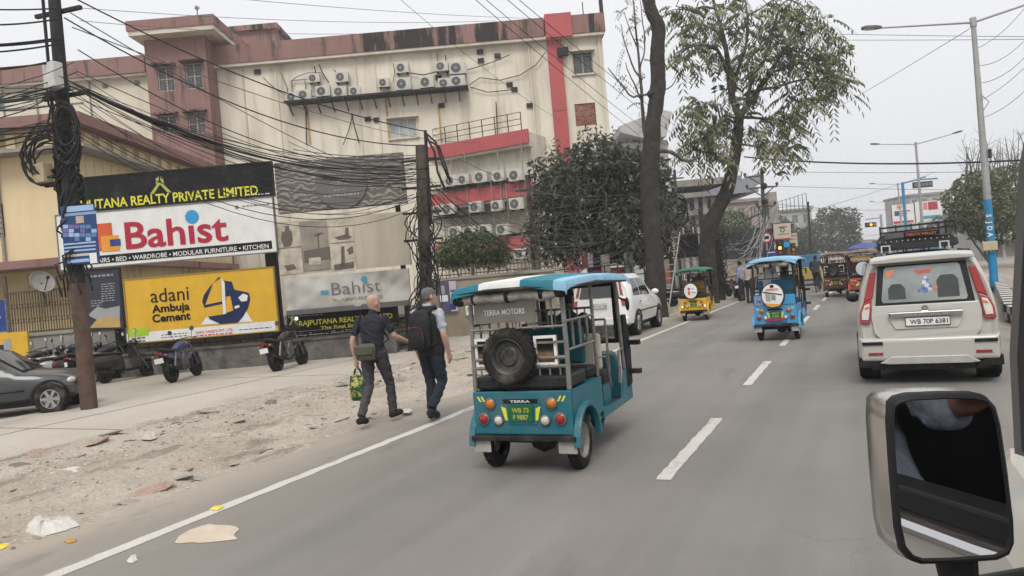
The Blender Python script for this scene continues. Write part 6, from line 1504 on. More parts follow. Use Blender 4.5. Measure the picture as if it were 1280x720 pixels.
# ================================================================== motorcycles and scooters (built nose to +y)
bikeb = mat('black bike paint', (.014, .014, .016), .3, var=.1, coat=.5, dirt=DUST, damt=.2); bikeblue = mat('dark blue bike paint', (.03, .04, .12), .3, coat=.5, dirt=DUST, damt=.2); bikered = mat('maroon bike paint', (.14, .02, .025), .35, coat=.4, dirt=DUST, damt=.2); bikegr = mat('silver bike paint', (.3, .3, .31), .35, .3, dirt=DUST, damt=.2)
mirror_s = mat('bright sky mirror', (.85, .86, .87), .04, 1.0, var=.01)
engm = mat('engine alloy', (.16, .16, .16), .5, .6, var=.3, scale=12)
def steer(par, zc, yc, w, up):
    p = MB(); p.tube([(-w, yc - .12, zc), (-w * .5, yc - .02, zc + .03), (w * .5, yc - .02, zc + .03), (w, yc - .12, zc)], .013, 6); b = p.build('handlebar', blackm, par, smooth=True)
    for s in (-1, 1):
        p = MB(); p.tube([(s * w * 1.0, yc - .12, zc), (s * w * 1.35, yc - .18, zc - .005)], .018, 6); p.build('grip', blackp, par)
        p = MB(); p.tube([(s * w * .75, yc - .06, zc + .02), (s * w * .95, yc - .08, zc + up)], .007, 5); p.build('mirror_stem', blackm, par)
        p = MB(); p.lathe([(.001, -.012), (.05, -.012), (.062, .0), (.05, .015), (.001, .02)], (s * w * .98, yc - .08, zc + up + .035), 'y', 12); m_ = p.build('rear_mirror', blackp, par, smooth=True)
        p = MB(); p.lathe([(.001, -.0135), (.052, -.0135)], (s * w * .98, yc - .08, zc + up + .035), 'y', 12); p.build('mirror_glass', mirror_s, m_)
def motorbike(label, loc, rz, tank, group='parked two wheelers', lean=8):
    t = thing('motorcycle', label, 'motorcycle', loc, rz, group); t.rotation_euler = (0, R_(-lean), rz)
    for y, n in ((0, 'rear_wheel'), (1.3, 'front_wheel')):
        wheel(t, (0, y, .3), .3, .11 if y else .13, 1, n, rm=mat('black alloy', (.03, .03, .03), .4, .5), spoke=6)
    p = MB(); p.tube([(0, 1.3, .3), (0, 1.05, .95)], .001, 4)
    for s in (-1, 1): q = MB(); q.tube([(s * .085, 1.3, .3), (s * .085, 1.06, .92)], .022, 8); q.build('fork', engm, t, smooth=True); q = MB(); q.tube([(s * .1, 0, .31), (s * .1, .5, .38)], .022, 6); q.build('swing_arm', blackm, t); q = MB(); q.tube([(s * .11, .02, .34), (s * .11, .22, .72)], .03, 8); q.build('shock_absorber', engm, t, smooth=True)
    p = MB(); p.obox((0, .62, .4), (.26, .34, .3)); p.obox((0, .72, .58), (.2, .2, .16), Matrix.Rotation(R_(-20), 3, 'X')); p.build('engine', engm, t, bevel=.03)
    p = MB(); p.tube([(.13, .75, .35), (.15, .45, .25), (.16, .1, .3), (.17, -.3, .42)], [.022, .026, .04, .045], 8); p.build('exhaust', blackm, t, smooth=True)
    p = MB(); rings = []
    for y, w, z0, z1 in ((.42, .07, .74, .82), (.52, .11, .72, .9), (.75, .145, .72, .98), (.92, .13, .76, .97), (1.0, .07, .82, .9)): rings.append([(w * math.cos(a), y, (z0 + z1) / 2 + (z1 - z0) / 2 * math.sin(a)) for a in [2 * math.pi * k / 12 for k in range(12)]])
    p.loft(rings); p.build('tank', tank, t, smooth=True)
    p = MB(); rings = []
    for y, w, z0, z1 in ((-.36, .06, .82, .88), (-.25, .11, .76, .88), (.05, .13, .72, .83), (.3, .12, .7, .79), (.46, .08, .7, .8)): rings.append([(w * math.cos(a), y, (z0 + z1) / 2 + (z1 - z0) / 2 * math.sin(a)) for a in [2 * math.pi * k / 12 for k in range(12)]])
    p.loft(rings); p.build('seat', seatb, t, smooth=True)
    p = MB(); p.loft([[(x, y, z) for x, z in ((-w, z0), (w, z0), (w * .8, z1), (-w * .8, z1))] for y, w, z0, z1 in ((-.42, .05, .7, .78), (-.1, .1, .6, .74), (.4, .11, .5, .72))]); p.build('side_cover', tank, t, fix=True, bevel=.015)
    p = MB(); p.prism([(-.0 + .34 * math.cos(a), .3 + .34 * math.sin(a)) for a in [R_(40 + 14 * k) for k in range(9)]] + [(.32 * math.cos(a), .3 + .32 * math.sin(a)) for a in [R_(152 - 14 * k) for k in range(9)]], -.07, .07, 'x'); p.build('rear_mudguard', blackp, t, fix=True)
    p = MB(); p.prism([(1.3 + .34 * math.cos(a), .3 + .34 * math.sin(a)) for a in [R_(50 + 12 * k) for k in range(9)]] + [(1.3 + .32 * math.cos(a), .3 + .32 * math.sin(a)) for a in [R_(146 - 12 * k) for k in range(9)]], -.06, .06, 'x'); p.build('front_mudguard', tank, t, fix=True)
    p = MB(); p.lathe([(.001, .1), (.07, .09), (.09, .0), (.06, -.1), (.001, -.12)], (0, 1.16, .88), 'y', 12); p.build('headlamp', blackp, t, smooth=True)
    p = MB(); p.box(-.06, .06, -.43, -.36, .72, .78); p.build('tail_lamp', lens_r, t); p = MB(); p.box(-.11, .11, -.45, -.44, .52, .64); p.build('number_plate', white, t); p = MB(); p.bar((0, -.3, .72), (0, -.44, .6), .06, .02); p.build('plate_bracket', blackp, t)
    for s in (-1, 1): p = MB(); p.ell((s * .16, -.38, .7), (.035, .025, .022), 8, 5); p.build('indicator', lens_o, t)
    p = MB(); p.tube([(-.08, .4, .25), (-.25, .45, .02)], .012, 5); p.build('side_stand', blackm, t)
    steer(t, 1.0, 1.02, .3, .2); return t
def scooter(label, loc, rz, paint_, group='parked two wheelers', lean=8):
    t = thing('scooter', label, 'scooter', loc, rz, group); t.rotation_euler = (0, R_(-lean), rz)
    for y, n in ((0, 'rear_wheel'), (1.24, 'front_wheel')): wheel(t, (0, y, .22), .22, .1, 1, n, rm=mat('black alloy', (.03, .03, .03), .4, .5), spoke=5)
    p = MB(); rings = []
    for y, w, z0, z1 in ((-.4, .05, .58, .68), (-.3, .14, .4, .74), (-.05, .19, .36, .76), (.3, .19, .34, .74), (.48, .16, .3, .7), (.55, .1, .28, .6)): rings.append([(w * math.copysign(abs(math.cos(a)) ** .7, math.cos(a)), y, (z0 + z1) / 2 + (z1 - z0) / 2 * math.copysign(abs(math.sin(a)) ** .7, math.sin(a))) for a in [2 * math.pi * k / 14 for k in range(14)]])
    p.loft(rings); p.build('rear_body', paint_, t, smooth=True)
    p = MB(); rings = []
    for y, w, z0, z1 in ((-.38, .08, .72, .8), (-.2, .15, .72, .84), (.15, .16, .7, .8), (.5, .11, .68, .77), (.56, .06, .68, .74)): rings.append([(w * math.cos(a), y, (z0 + z1) / 2 + (z1 - z0) / 2 * math.sin(a)) for a in [2 * math.pi * k / 12 for k in range(12)]])
    p.loft(rings); p.build('seat', seatb, t, smooth=True)
    p = MB(); p.box(-.17, .17, .5, .95, .24, .3); p.build('footboard', blackp, t, bevel=.02)
    p = MB(); p.loft([[(x, y + dy, z) for x, dy, z in ((-w, -.05, z_), (-w * .5, .06, z_), (0, .09, z_), (w * .5, .06, z_), (w, -.05, z_), (w * .9, -.09, z_), (0, .02, z_), (-w * .9, -.09, z_))] for y, w, z_ in ((1.0, .17, .26), (1.0, .22, .5), (.95, .2, .75), (.92, .12, .92))]); p.build('leg_shield', paint_, t, smooth=True, fix=True)
    p = MB(); rings = []
    for z_, w, d in ((.9, .1, .08), (.97, .16, .11), (1.04, .13, .09), (1.07, .05, .04)): rings.append([(w * math.cos(a), .95 + d * math.sin(a), z_) for a in [2 * math.pi * k / 12 for k in range(12)]])
    p.loft(rings); p.build('handle_cowl', paint_, t, smooth=True); p = MB(); p.ell((0, 1.06, .97), (.08, .03, .05)); p.build('headlamp', lens_w, t, smooth=True)
    p = MB(); p.prism([(1.24 + .27 * math.cos(a), .22 + .27 * math.sin(a)) for a in [R_(30 + 13 * k) for k in range(10)]] + [(1.24 + .245 * math.cos(a), .22 + .245 * math.sin(a)) for a in [R_(147 - 13 * k) for k in range(10)]], -.07, .07, 'x'); p.build('front_mudguard', paint_, t, fix=True)
    for s in (-1, 1): p = MB(); p.tube([(s * .07, 1.24, .22), (s * .06, 1.05, .6)], .018, 6); p.build('fork', engm, t)
    p = MB(); p.tube([(.14, .2, .24), (.16, -.1, .26), (.16, -.3, .3)], [.03, .06, .055], 8); p.build('exhaust', blackm, t, smooth=True)
    p = MB(); p.box(-.09, .09, -.43, -.37, .58, .65); p.build('tail_lamp', lens_r, t); p = MB(); p.box(-.11, .11, -.44, -.43, .38, .5); p.build('number_plate', white, t); p = MB(); p.box(-.02, .02, -.43, -.2, .42, .6); p.build('plate_bracket', blackp, t)
    p = MB(); p.tube([(-.15, -.1, .8), (-.16, -.38, .82), (0, -.45, .83), (.16, -.38, .82), (.15, -.1, .8)], .012, 6); p.build('grab_rail', chrome, t, smooth=True)
    steer(t, 1.0, .97, .27, .24); return t
def put_b(f, label, px, py, ang, paint_, **k):
    g_ = G(px, py); g_.z = .022; return f(label, g_, A.rz + R_(ang), paint_, **k)
# rear wheel contact point in the photo, heading measured from the facade line
put_b(motorbike, 'black and blue motorcycle parked alone before the yellow cement board', 217, 479, -2, bikeblue)
put_b(motorbike, 'black motorcycle parked alone under the steel board post', 348, 466, -12, bikeb)
put_b(scooter, 'black and grey scooter parked just right of the foreground pole', 133, 480, -28, bikeb)
put_b(scooter, 'black scooter parked behind the foreground pole', 90, 483, -24, bikeb)
put_b(scooter, 'black scooter with silver headlamp parked left of the foreground pole', 58, 486, -22, bikeb)
put_b(motorbike, 'dark motorcycle at the left edge behind the graphite car', 18, 489, -20, bikeb)
put_b(scooter, 'black scooter squeezed in second from the left of the row', 38, 487, -30, bikeb)
put_b(scooter, 'grey scooter tucked against the foreground pole on its left', 75, 485, -34, bikegr)
put_b(motorbike, 'black motorcycle deep behind the foreground pole near the tall poster', 107, 481, -30, bikeb)
put_b(scooter, 'grey shielded scooter parked between the two walkers', 482, 432, 190, bikegr)
for px_, py_, a_, m_, lb in ((912, 371, -20, bikered, 'maroon motorcycle standing left of the men at the junction'), (924, 374, 15, bikeb, 'black motorcycle standing before the men at the junction'), (905, 366, 40, bikeb, 'dark motorcycle behind the thick black pole')):
    g_ = G(px_, py_); g_.z = .02; motorbike(lb, g_, R_(a_), m_, 'motorcycles at the junction')
g_ = G(842, 384); g_.z = .02; scooter('dark scooter parked left of the yellow rickshaw', g_, R_(-70), bikeb)
# ================================================================== people (built facing +y, feet on z = 0)
skinm = mat('skin', (.4, .255, .195), .6, var=.06, scale=8); skind = mat('brown skin', (.2, .105, .065), .6, var=.06)
def cloth(n, c): return mat(n, c, .9, var=.12, scale=7, bump=.35, bscale=22)
def person(label, loc, rz, J, shirt, trou, shoe, skin, sleeve=.55, voxel=.011, bulk=1.0, hair=None, hairlen='short', cat='person'):
    j = {k: V(v) for k, v in J.items()}
    seg = []          # (a, b, radius, material slot) used to colour the surface: 0 skin 1 shirt 2 trousers 3 shoes
    p = MB()
    def limb(pts, rs, slot, n=10):
        p.tube(pts, rs, n)
        for a, b, r0, r1 in zip(pts, pts[1:], rs, rs[1:]): seg.append((V(a), V(b), (r0 + r1) / 2, slot))
    hp, ch, nk = j['pelvis'], j['chest'], j['neck']; side = (j['shR'] - j['shL']).normalized(); hs = (j['hipR'] - j['hipL']).normalized(); b = bulk
    # torso of elliptical rings
    rings = []; up = (nk - hp)
    for f, rx, ry in ((-.16, .12, .10), (-.1, .16, .125), (.0, .172, .13), (.14, .165, .12), (.3, .155, .115), (.5, .165, .12), (.68, .18, .12), (.82, .185, .11), (.92, .14, .09), (1.0, .07, .065), (1.1, .055, .06)):
        c = hp + up * f; c = c + (ch - (hp + nk) / 2) * (4 * max(0, min(1, f)) * (1 - max(0, min(1, f)))) * .5
        sx = hs.lerp(side, max(0, min(1, f))).normalized(); fy = up.normalized().cross(sx).normalized() * 1
        rings.append([c + sx * (rx * b * math.cos(a)) + fy * (ry * b * math.sin(a)) for a in [2 * math.pi * k / 16 for k in range(16)]])
    p.loft(rings)
    seg += [(hp + up * -.1, hp + up * .02, .15, 2), (hp + up * .06, hp + up * .92, .15, 1), (nk, j['head'], .06, 0)]
    for s in ('L', 'R'):
        sg = 1 if s == 'R' else -1
        sh, el, wr, hd = j['sh' + s], j['el' + s], j['wr' + s], j['hd' + s]
        p.ell(sh - V((0, 0, .0)), (.062 * b, .062, .065))
        limb([sh + (sh - el) * .05, sh.lerp(el, sleeve), sh.lerp(el, min(1, sleeve + .02))] if sleeve < 1 else [sh, el], [.06 * b, .056 * b, .05 * b] if sleeve < 1 else [.06 * b, .05 * b], 1)
        if sleeve < 1: limb([sh.lerp(el, sleeve), el], [.045 * b, .04 * b], 0)
        if sleeve > 1: limb([el, wr], [.048 * b, .036 * b], 1)
        limb([el, el.lerp(wr, .3), wr], [.04 * b, .042 * b, .027 * b], 0 if sleeve <= 1 else 1)
        # hand: palm, four fingers, thumb
        d = (hd - wr).normalized(); ax = d.cross(V((0, 1, 0)) if abs(d.y) < .8 else V((1, 0, 0))).normalized(); ay = ax.cross(d)
        pc = wr + d * .05; limb([wr, wr + d * .04, wr + d * .085], [.027, .034, .034], 0, 8)
        for k, ln in ((-1.5, .062), (-.5, .075), (.5, .07), (1.5, .055)):
            f0 = wr + d * .08 + ay * (k * .017); f1 = f0 + d * ln * .55 - ax * .008 * sg; f2 = f0 + d * ln * .9 - ax * .03 * sg; limb([f0, f1, f2], [.0105, .010, .009], 0, 6)
        t0 = wr + d * .03 + ay * .03; limb([t0, t0 + d * .03 + ay * .022, t0 + d * .055 + ay * .02], [.013, .012, .010], 0, 6)
        hpj, kn, an, to = j['hip' + s], j['kn' + s], j['an' + s], j['to' + s]
        limb([hpj + V((0, 0, .05)), hpj.lerp(kn, .35), kn, kn.lerp(an, .35), an + (kn - an) * .06], [.095 * b, .092 * b, .066 * b, .064 * b, .058 * b], 2)
        # shoe
        dv = (to - an); dv.z = 0; dv.normalize(); foot = to - an
        p.tube([an - dv * .06 - V((0, 0, .03)), an + foot * .3 - V((0, 0, .012)), an + foot * .75, to], [.042, .05, .046, .03], 10); seg.append((an - dv * .06 - V((0, 0, .03)), to, .05, 3)); seg.append((an, an - V((0, 0, .03)), .05, 3))
    # head
    hc = j['head']; ld = V(J['look']).normalized() if 'look' in J else V((0, 1, 0)); rt = ld.cross(V((0, 0, 1))).normalized(); uu = rt.cross(ld)
    def H_(x, y, z): return hc + rt * x + ld * y + uu * z
    limb([nk - up.normalized() * .03, hc - uu * .06], [.058, .054], 0)
    rings = []
    for z, rx, ry, oy in ((-.118, .03, .03, .055), (-.1, .048, .06, .035), (-.06, .062, .082, .012), (-.01, .072, .095, 0), (.04, .076, .1, -.006), (.08, .07, .092, -.01), (.11, .048, .065, -.012), (.122, .015, .02, -.012)):
        rings.append([H_(rx * math.cos(a), oy + ry * math.sin(a), z) for a in [2 * math.pi * k / 16 for k in range(16)]])
    p.loft(rings)
    p.tube([H_(0, .092, .02), H_(0, .115, -.025), H_(0, .095, -.035)], [.01, .016, .012], 6)
    for s in (-1, 1): p.ell(H_(s * .078, -.008, -.005), (.012, .022, .03), 8, 6)
    p.tube([H_(-.022, .088, -.062), H_(0, .094, -.06), H_(.022, .088, -.062)], .009, 6)
    seg.append((H_(0, 0, -.11), H_(0, 0, .11), .09, 0))
    me0 = p.mesh('person', []); tmp = bpy.data.objects.new('tmp', me0); col.objects.link(tmp)
    m = tmp.modifiers.new('r', 'REMESH'); m.mode = 'VOXEL'; m.voxel_size = voxel; m.use_smooth_shade = True
    m = tmp.modifiers.new('s', 'SMOOTH'); m.factor = .5; m.iterations = 2 if voxel < .013 else 1
    dg = bpy.context.evaluated_depsgraph_get(); me = bpy.data.meshes.new_from_object(tmp.evaluated_get(dg), depsgraph=dg)
    bpy.data.objects.remove(tmp)
    for m_ in (skin, shirt, trou, shoe): me.materials.append(m_)
    # colour every face by the nearest limb segment
    import numpy as np
    n = len(me.polygons); ctr = np.empty(n * 3); me.polygons.foreach_get('center', ctr); ctr = ctr.reshape(n, 3); best = np.full(n, 1e9); idx = np.zeros(n, dtype=np.int32)
    for a, b_, r, sl in seg:
        a_, d_ = np.array(a), np.array(b_ - a); L2 = max(1e-9, d_ @ d_); t_ = np.clip(((ctr - a_) @ d_) / L2, 0, 1); ds = np.linalg.norm(ctr - a_ - t_[:, None] * d_, axis=1) - r
        q = ds < best; best[q] = ds[q]; idx[q] = sl
    # cloth folds: slack drawn-out wrinkles on the clothed parts only
    soft = np.zeros(len(me.vertices), dtype=bool)
    for pl_ in me.polygons:
        if idx[pl_.index] in (1, 2): soft[list(pl_.vertices)] = True
    if voxel < .013:
        nv = len(me.vertices); co_ = np.empty(nv * 3, dtype=np.float32); me.vertices.foreach_get('co', co_); co_ = co_.reshape(nv, 3); nr_ = np.array([tuple(q.vector) for q in me.vertex_normals], dtype=np.float32)
        for i_ in np.nonzero(soft)[0]:
            x_, y_, z_ = (float(q) for q in co_[i_]); co_[i_] += nr_[i_] * (NZ.noise(V((x_ * 13, y_ * 13, z_ * 22 + x_ * 12))) * .013 + NZ.noise(V((x_ * 26 + 5, y_ * 26, z_ * 14))) * .007)
        me.vertices.foreach_set('co', co_.ravel())
    me.polygons.foreach_set('material_index', idx); me.polygons.foreach_set('use_smooth', np.ones(n, dtype=bool)); me.update()
    root = bpy.data.objects.new('person', me); col.objects.link(root); root.location = loc; root.rotation_euler = (0, 0, rz); tag(root, label, cat)
    # eyes and hair as children
    q = MB()
    for s in (-1, 1): q.ell(H_(s * .032, .088, .012), (.012, .012, .009), 8, 6)
    q.build('eye', mat('dark eye', (.03, .02, .02), .3), root, each=True, smooth=True)
    if hair:
        q = MB(); rr2 = random.Random(label); rings = []
        for z, k in ((-.045, 1.0), (.0, 1.02), (.05, 1.035), (.09, 1.06), (.118, 1.1), (.132, 1.0)):
            rx, ry, oy = {-.045: (.064, .07, -.02), .0: (.073, .085, -.014), .05: (.076, .1, -.008), .09: (.066, .088, -.012), .118: (.045, .06, -.012), .132: (.012, .015, -.012)}[z]
            rings.append([H_(rx * k * math.cos(a) + rr2.uniform(-.003, .003), (oy + ry * k * math.sin(a)) if z > .04 else min(.03 + z * .6, oy + ry * k * math.sin(a)), z + rr2.uniform(-.003, .003)) for a in [2 * math.pi * k2 / 20 for k2 in range(20)]])
        q.loft(rings); q.build('hair', hair, root, smooth=True, ang=None)
    return root
STAND = dict(pelvis=(0, 0, .93), chest=(0, 0, 1.2), neck=(0, .01, 1.47), head=(0, .035, 1.61), shL=(-.185, 0, 1.40), shR=(.185, 0, 1.40), elL=(-.24, -.03, 1.12), elR=(.24, -.03, 1.12), wrL=(-.25, .05, .87), wrR=(.25, .05, .87), hdL=(-.25, .08, .75), hdR=(.25, .08, .75),
             hipL=(-.09, 0, .9), hipR=(.09, 0, .9), knL=(-.1, .02, .49), knR=(.1, .02, .49), anL=(-.1, 0, .08), anR=(.1, 0, .08), toL=(-.12, .17, .035), toR=(.12, .17, .035))
def pose(**k): d = dict(STAND); d.update(k); return d
navyt = cloth('navy black t-shirt', (.022, .022, .03)); greyt = cloth('charcoal trousers', (.055, .055, .06)); shoeb = mat('black shoe', (.012, .012, .013), .6); vest = cloth('black vest', (.02, .02, .023)); ltgrey = cloth('pale grey shirt', (.33, .35, .38)); inkt = cloth('ink blue trousers', (.016, .022, .032))
# bald walker with a carrier bag
w1p = pose(pelvis=(0, .02, .92), neck=(0, .06, 1.455), chest=(0, .02, 1.2), head=(.015, .1, 1.595), shL=(-.195, .03, 1.385), shR=(.19, .07, 1.385), elL=(-.27, -.06, 1.11), wrL=(-.27, -.02, .86), hdL=(-.27, -.01, .74), elR=(.29, .12, 1.13), wrR=(.37, .34, 1.03), hdR=(.4, .45, 1.0),
           hipL=(-.09, 0, .9), hipR=(.09, .03, .9), knL=(-.09, -.03, .49), anL=(-.08, -.31, .11), toL=(-.09, -.14, .035), knR=(.1, .2, .5), anR=(.09, .24, .085), toR=(.12, .42, .06), look=(.35, 1, -.05))
pa = V((-6.1, 8.14, .035))
person('bald walker in dark t-shirt and charcoal trousers carrying a green bag', pa, R_(4), w1p, navyt, greyt, shoeb, skinm, .62, .0105, 1.0)
# backpack walker
w2p = pose(pelvis=(0, 0, .95), neck=(0, .02, 1.5), head=(.02, .05, 1.645), shL=(-.2, 0, 1.43), shR=(.2, 0, 1.43), elL=(-.27, -.04, 1.14), wrL=(-.26, .06, .9), hdL=(-.25, .1, .78), elR=(.28, -.06, 1.14), wrR=(.28, .02, .88), hdR=(.27, .06, .76), hipL=(-.09, 0, .92), hipR=(.09, 0, .92),
           knL=(-.09, .06, .5), anL=(-.07, .0, .085), toL=(-.1, .19, .035), knR=(.1, .06, .5), anR=(.07, -.2, .17), toR=(.07, -.04, .05), look=(.5, 1, 0))
pb = V((-5.36, 8.42, .012))
person('grey haired walker with black backpack and pale sleeves', pb, R_(-4), w2p, ltgrey, inkt, shoeb, skinm, .7, .0105, 1.08, hair=mat('short grey hair', (.13, .125, .12), .9, var=.3, scale=40, bump=.6))
bk = thing('backpack', 'black backpack on the back of the grey haired walker', 'backpack', pb, R_(-4))
p = MB(); p.loft([[(w * math.copysign(abs(math.cos(a)) ** .6, math.cos(a)), -.135 - d * (.5 + .5 * math.sin(a)) , z) if True else 0 for a in [2 * math.pi * k / 16 for k in range(16)]] for z, w, d in ((.96, .12, .08), (.99, .16, .12), (1.15, .17, .14), (1.32, .165, .125), (1.44, .14, .1), (1.49, .08, .05))]); p.build('main_bag', mat('black nylon', (.014, .014, .016), .75, var=.2, scale=14, bump=.4), bk, smooth=True, ang=50)
p = MB(); p.loft([[(w * math.cos(a), -.265 - d * (.5 + .5 * math.sin(a)), z) for a in [2 * math.pi * k / 12 for k in range(12)]] for z, w, d in ((1.0, .1, .04), (1.05, .13, .06), (1.2, .125, .06), (1.24, .08, .03))]); p.build('front_pocket', mat('black nylon', (0, 0, 0)), bk, smooth=True)
p = MB(); p.tube([(-.11, -.315, 1.255), (0, -.33, 1.275), (.11, -.315, 1.255), (.125, -.295, 1.1)], .005, 5); p.build('red_piping', mat('dull red piping', (.2, .02, .03), .6), bk)
for s in (-1, 1): p = MB(); p.tube([(s * .1, -.15, 1.44), (s * .13, -.02, 1.515), (s * .14, .1, 1.44), (s * .15, .13, 1.25), (s * .16, -.05, 1.05), (s * .13, -.15, 1.0)], .02, 6); p.build('strap', mat('black nylon', (0, 0, 0)), bk, smooth=True)
# the black vest over his shirt
vs_ = thing('vest', 'sleeveless black vest worn by the grey haired walker', 'vest', pb, R_(-4)); p = MB(); rings = []
for z, rx, ry in ((.9, .2, .155), (.98, .2, .155), (1.15, .195, .15), (1.3, .205, .152), (1.4, .19, .14), (1.46, .13, .1), (1.5, .085, .085), (1.53, .08, .082)): rings.append([(rx * math.cos(a), .01 + ry * math.sin(a), z) for a in [2 * math.pi * k / 20 for k in range(20)]])
p.loft(rings, True, False); p.build('vest_body', vest, vs_, smooth=True)
# sling bag
sg = thing('sling_bag', 'olive canvas sling bag at the hip of the bald walker', 'bag', pa, R_(4))
p = MB(); p.loft([[(.02 + w * math.copysign(abs(math.cos(a)) ** .5, math.cos(a)), -.15 - d * (.5 + .5 * math.sin(a)), z) for a in [2 * math.pi * k / 14 for k in range(14)]] for z, w, d in ((.86, .12, .08), (.88, .145, .1), (1.0, .15, .1), (1.06, .14, .07), (1.08, .1, .03))]); ol = mat('olive canvas', (.075, .075, .055), .9, var=.15, scale=20, bump=.3); p.build('pouch', ol, sg, smooth=True, ang=50)
p = MB(); p.box(-.12, .16, -.27, -.255, .94, 1.05); p.build('flap', ol, sg, bevel=.008); p = MB(); p.tube([(-.11, -.17, 1.04), (-.17, -.12, 1.25), (-.13, .0, 1.475), (.03, .18, 1.3), (.17, .16, 1.1), (.17, -.12, 1.02)], .012, 6); p.build('strap', blackp, sg, smooth=True)
# carrier bag in the left hand
cbm = mat('green printed bag', (.012, .06, .022), .6, var=.2, dirt=(.42, .38, .12), damt=.9, dscale=9, dlo=.52, dhi=.56)
cb = thing('carrier_bag', 'dark green patterned carrier bag hanging from the bald walker', 'bag', pa + V((-.27, -.02, 0)), R_(4))
p = MB(); p.loft([[(dx + w * math.copysign(abs(math.cos(a)) ** .4, math.cos(a)), d * math.sin(a), z) for a in [2 * math.pi * k / 14 for k in range(14)]] for z, w, d, dx in ((.3, .12, .05, .01), (.32, .145, .07, .01), (.45, .14, .075, 0), (.6, .12, .045, -.005), (.64, .115, .02, -.005))], True, True); p.build('bag_body', cbm, cb, smooth=True, ang=60)
for s in (-1, 1): p = MB(); p.tube([(-.07, s * .015, .635), (-.035, s * .012, .72), (0, 0, .765), (.035, s * .012, .72), (.07, s * .015, .635)], .008, 5); p.build('handle', cbm, cb, smooth=True)

# ---------------- seated and distant figures
def seated(z, y0=0.0, lean=.05, arms=.45, hz=.95): return pose(pelvis=(0, y0, z + .09), chest=(0, y0 + .02, z + .36), neck=(0, y0 + lean, z + .62), head=(0, y0 + lean + .03, z + .76), shL=(-.18, y0 + lean * .9, z + .55), shR=(.18, y0 + lean * .9, z + .55), elL=(-.26, y0 + .12, z + .3), elR=(.26, y0 + .12, z + .3), wrL=(-.27, y0 + arms - .08, hz), wrR=(.27, y0 + arms - .08, hz), hdL=(-.27, y0 + arms, hz + .02), hdR=(.27, y0 + arms, hz + .02),
    hipL=(-.1, y0 + .03, z + .07), hipR=(.1, y0 + .03, z + .07), knL=(-.13, y0 + .42, z + .06), knR=(.13, y0 + .42, z + .06), anL=(-.13, y0 + .38, z - .3), anR=(.13, y0 + .38, z - .3), toL=(-.14, y0 + .55, z - .34), toR=(.14, y0 + .55, z - .34))
blackh = mat('black hair', (.012, .01, .01), .6)
sd_ = seated(.77, 0, .03, .4, 1.04)
person('driver in dark shirt seated in the teal rickshaw', (-2.95, 6.36 + 1.02, 0), R_(0), sd_, cloth('dark grey shirt', (.04, .04, .045)), greyt, shoeb, skind, 1.1, .016, 1.0, hair=blackh)
person('driver in dark shirt seated in the sky blue rickshaw', (-1.75, 18.0, 0), R_(-1.5), sd_, cloth('dim shirt', (.035, .035, .04)), greyt, shoeb, skind, 1.1, .024, 1.05, hair=blackh)
person('passenger in white cap seated in the sky blue rickshaw', (-2.05, 17.3, 0), R_(-1.5), seated(.85, 0, .03, .3, 1.1), cloth('white shirt', (.5, .5, .49)), greyt, shoeb, skind, 1.1, .024, .95, hair=mat('white cap', (.5, .5, .5), .8))
person('driver seated in the yellow rickshaw', (-5.1, 24.9, 0), R_(3), sd_, cloth('brown shirt', (.06, .045, .04)), greyt, shoeb, skind, 1.1, .028, .95, hair=blackh)
g_ = G(937, 388); g_.z = .02
g1 = G(929, 377); g1.z = .03; g2 = G(938, 380); g2.z = .03
person('man in pale blue shirt standing by the motorcycles at the junction', g1, R_(60), pose(elR=(.25, .1, 1.12), wrR=(.2, .32, 1.1), hdR=(.18, .42, 1.12)), cloth('pale blue shirt', (.2, .26, .38)), cloth('dark trousers', (.025, .025, .03)), shoeb, skind, 1.1, .024, 1.0, hair=blackh)
person('man in pale pink shirt half hidden by the sky blue rickshaw', g2, R_(-30), pose(), cloth('pale pink shirt', (.45, .36, .34)), cloth('dark trousers', (.025, .025, .03)), shoeb, skind, 1.1, .024, 1.0, hair=blackh)
# cyclist
gc = V((-2.25, 37.0, 0)); cyc = thing('bicycle', 'dark bicycle ridden down the lane by a man in a dark jacket', 'bicycle', gc, R_(-4))
for y in (0, 1.05):
    p = MB(); p.lathe([(.31, -.018), (.34, -.01), (.34, .01), (.31, .018), (.31, -.018)], (0, y, .34), 'x', 24); w__ = p.build('wheel', tyre, cyc, smooth=True)
    p = MB()
    for k in range(12): a = math.pi * k / 6; p.tube([(0, y, .34), (0, y + .31 * math.cos(a), .34 + .31 * math.sin(a))], .003, 3)
    p._build('spokes', steel, w__)
p = MB()
for a, b in (((0, 0, .34), (0, .42, .3)), ((0, .42, .3), (0, .3, .82)), ((0, 0, .34), (0, .33, .72)), ((0, .42, .3), (0, .88, .72)), ((0, .32, .76), (0, .86, .82)), ((0, 1.05, .34), (0, .84, .95))): p.tube([a, b], .018, 6)
p._build('frame', blackm, cyc); p = MB(); p.tube([(-.28, .72, .98), (0, .84, .97), (.28, .72, .98)], .014, 6); p.build('handlebar', steel, cyc); p = MB(); p.ell((0, .26, .86), (.08, .13, .04)); p.build('saddle', blackp, cyc, smooth=True)
p = MB(); p.bar((-.14, .42, .3), (.14, .42, .3), .03); p.build('pedal', blackm, cyc); p = MB(); p.box(-.08, .08, -.3, .15, .68, .7); p.build('carrier', blackm, cyc)
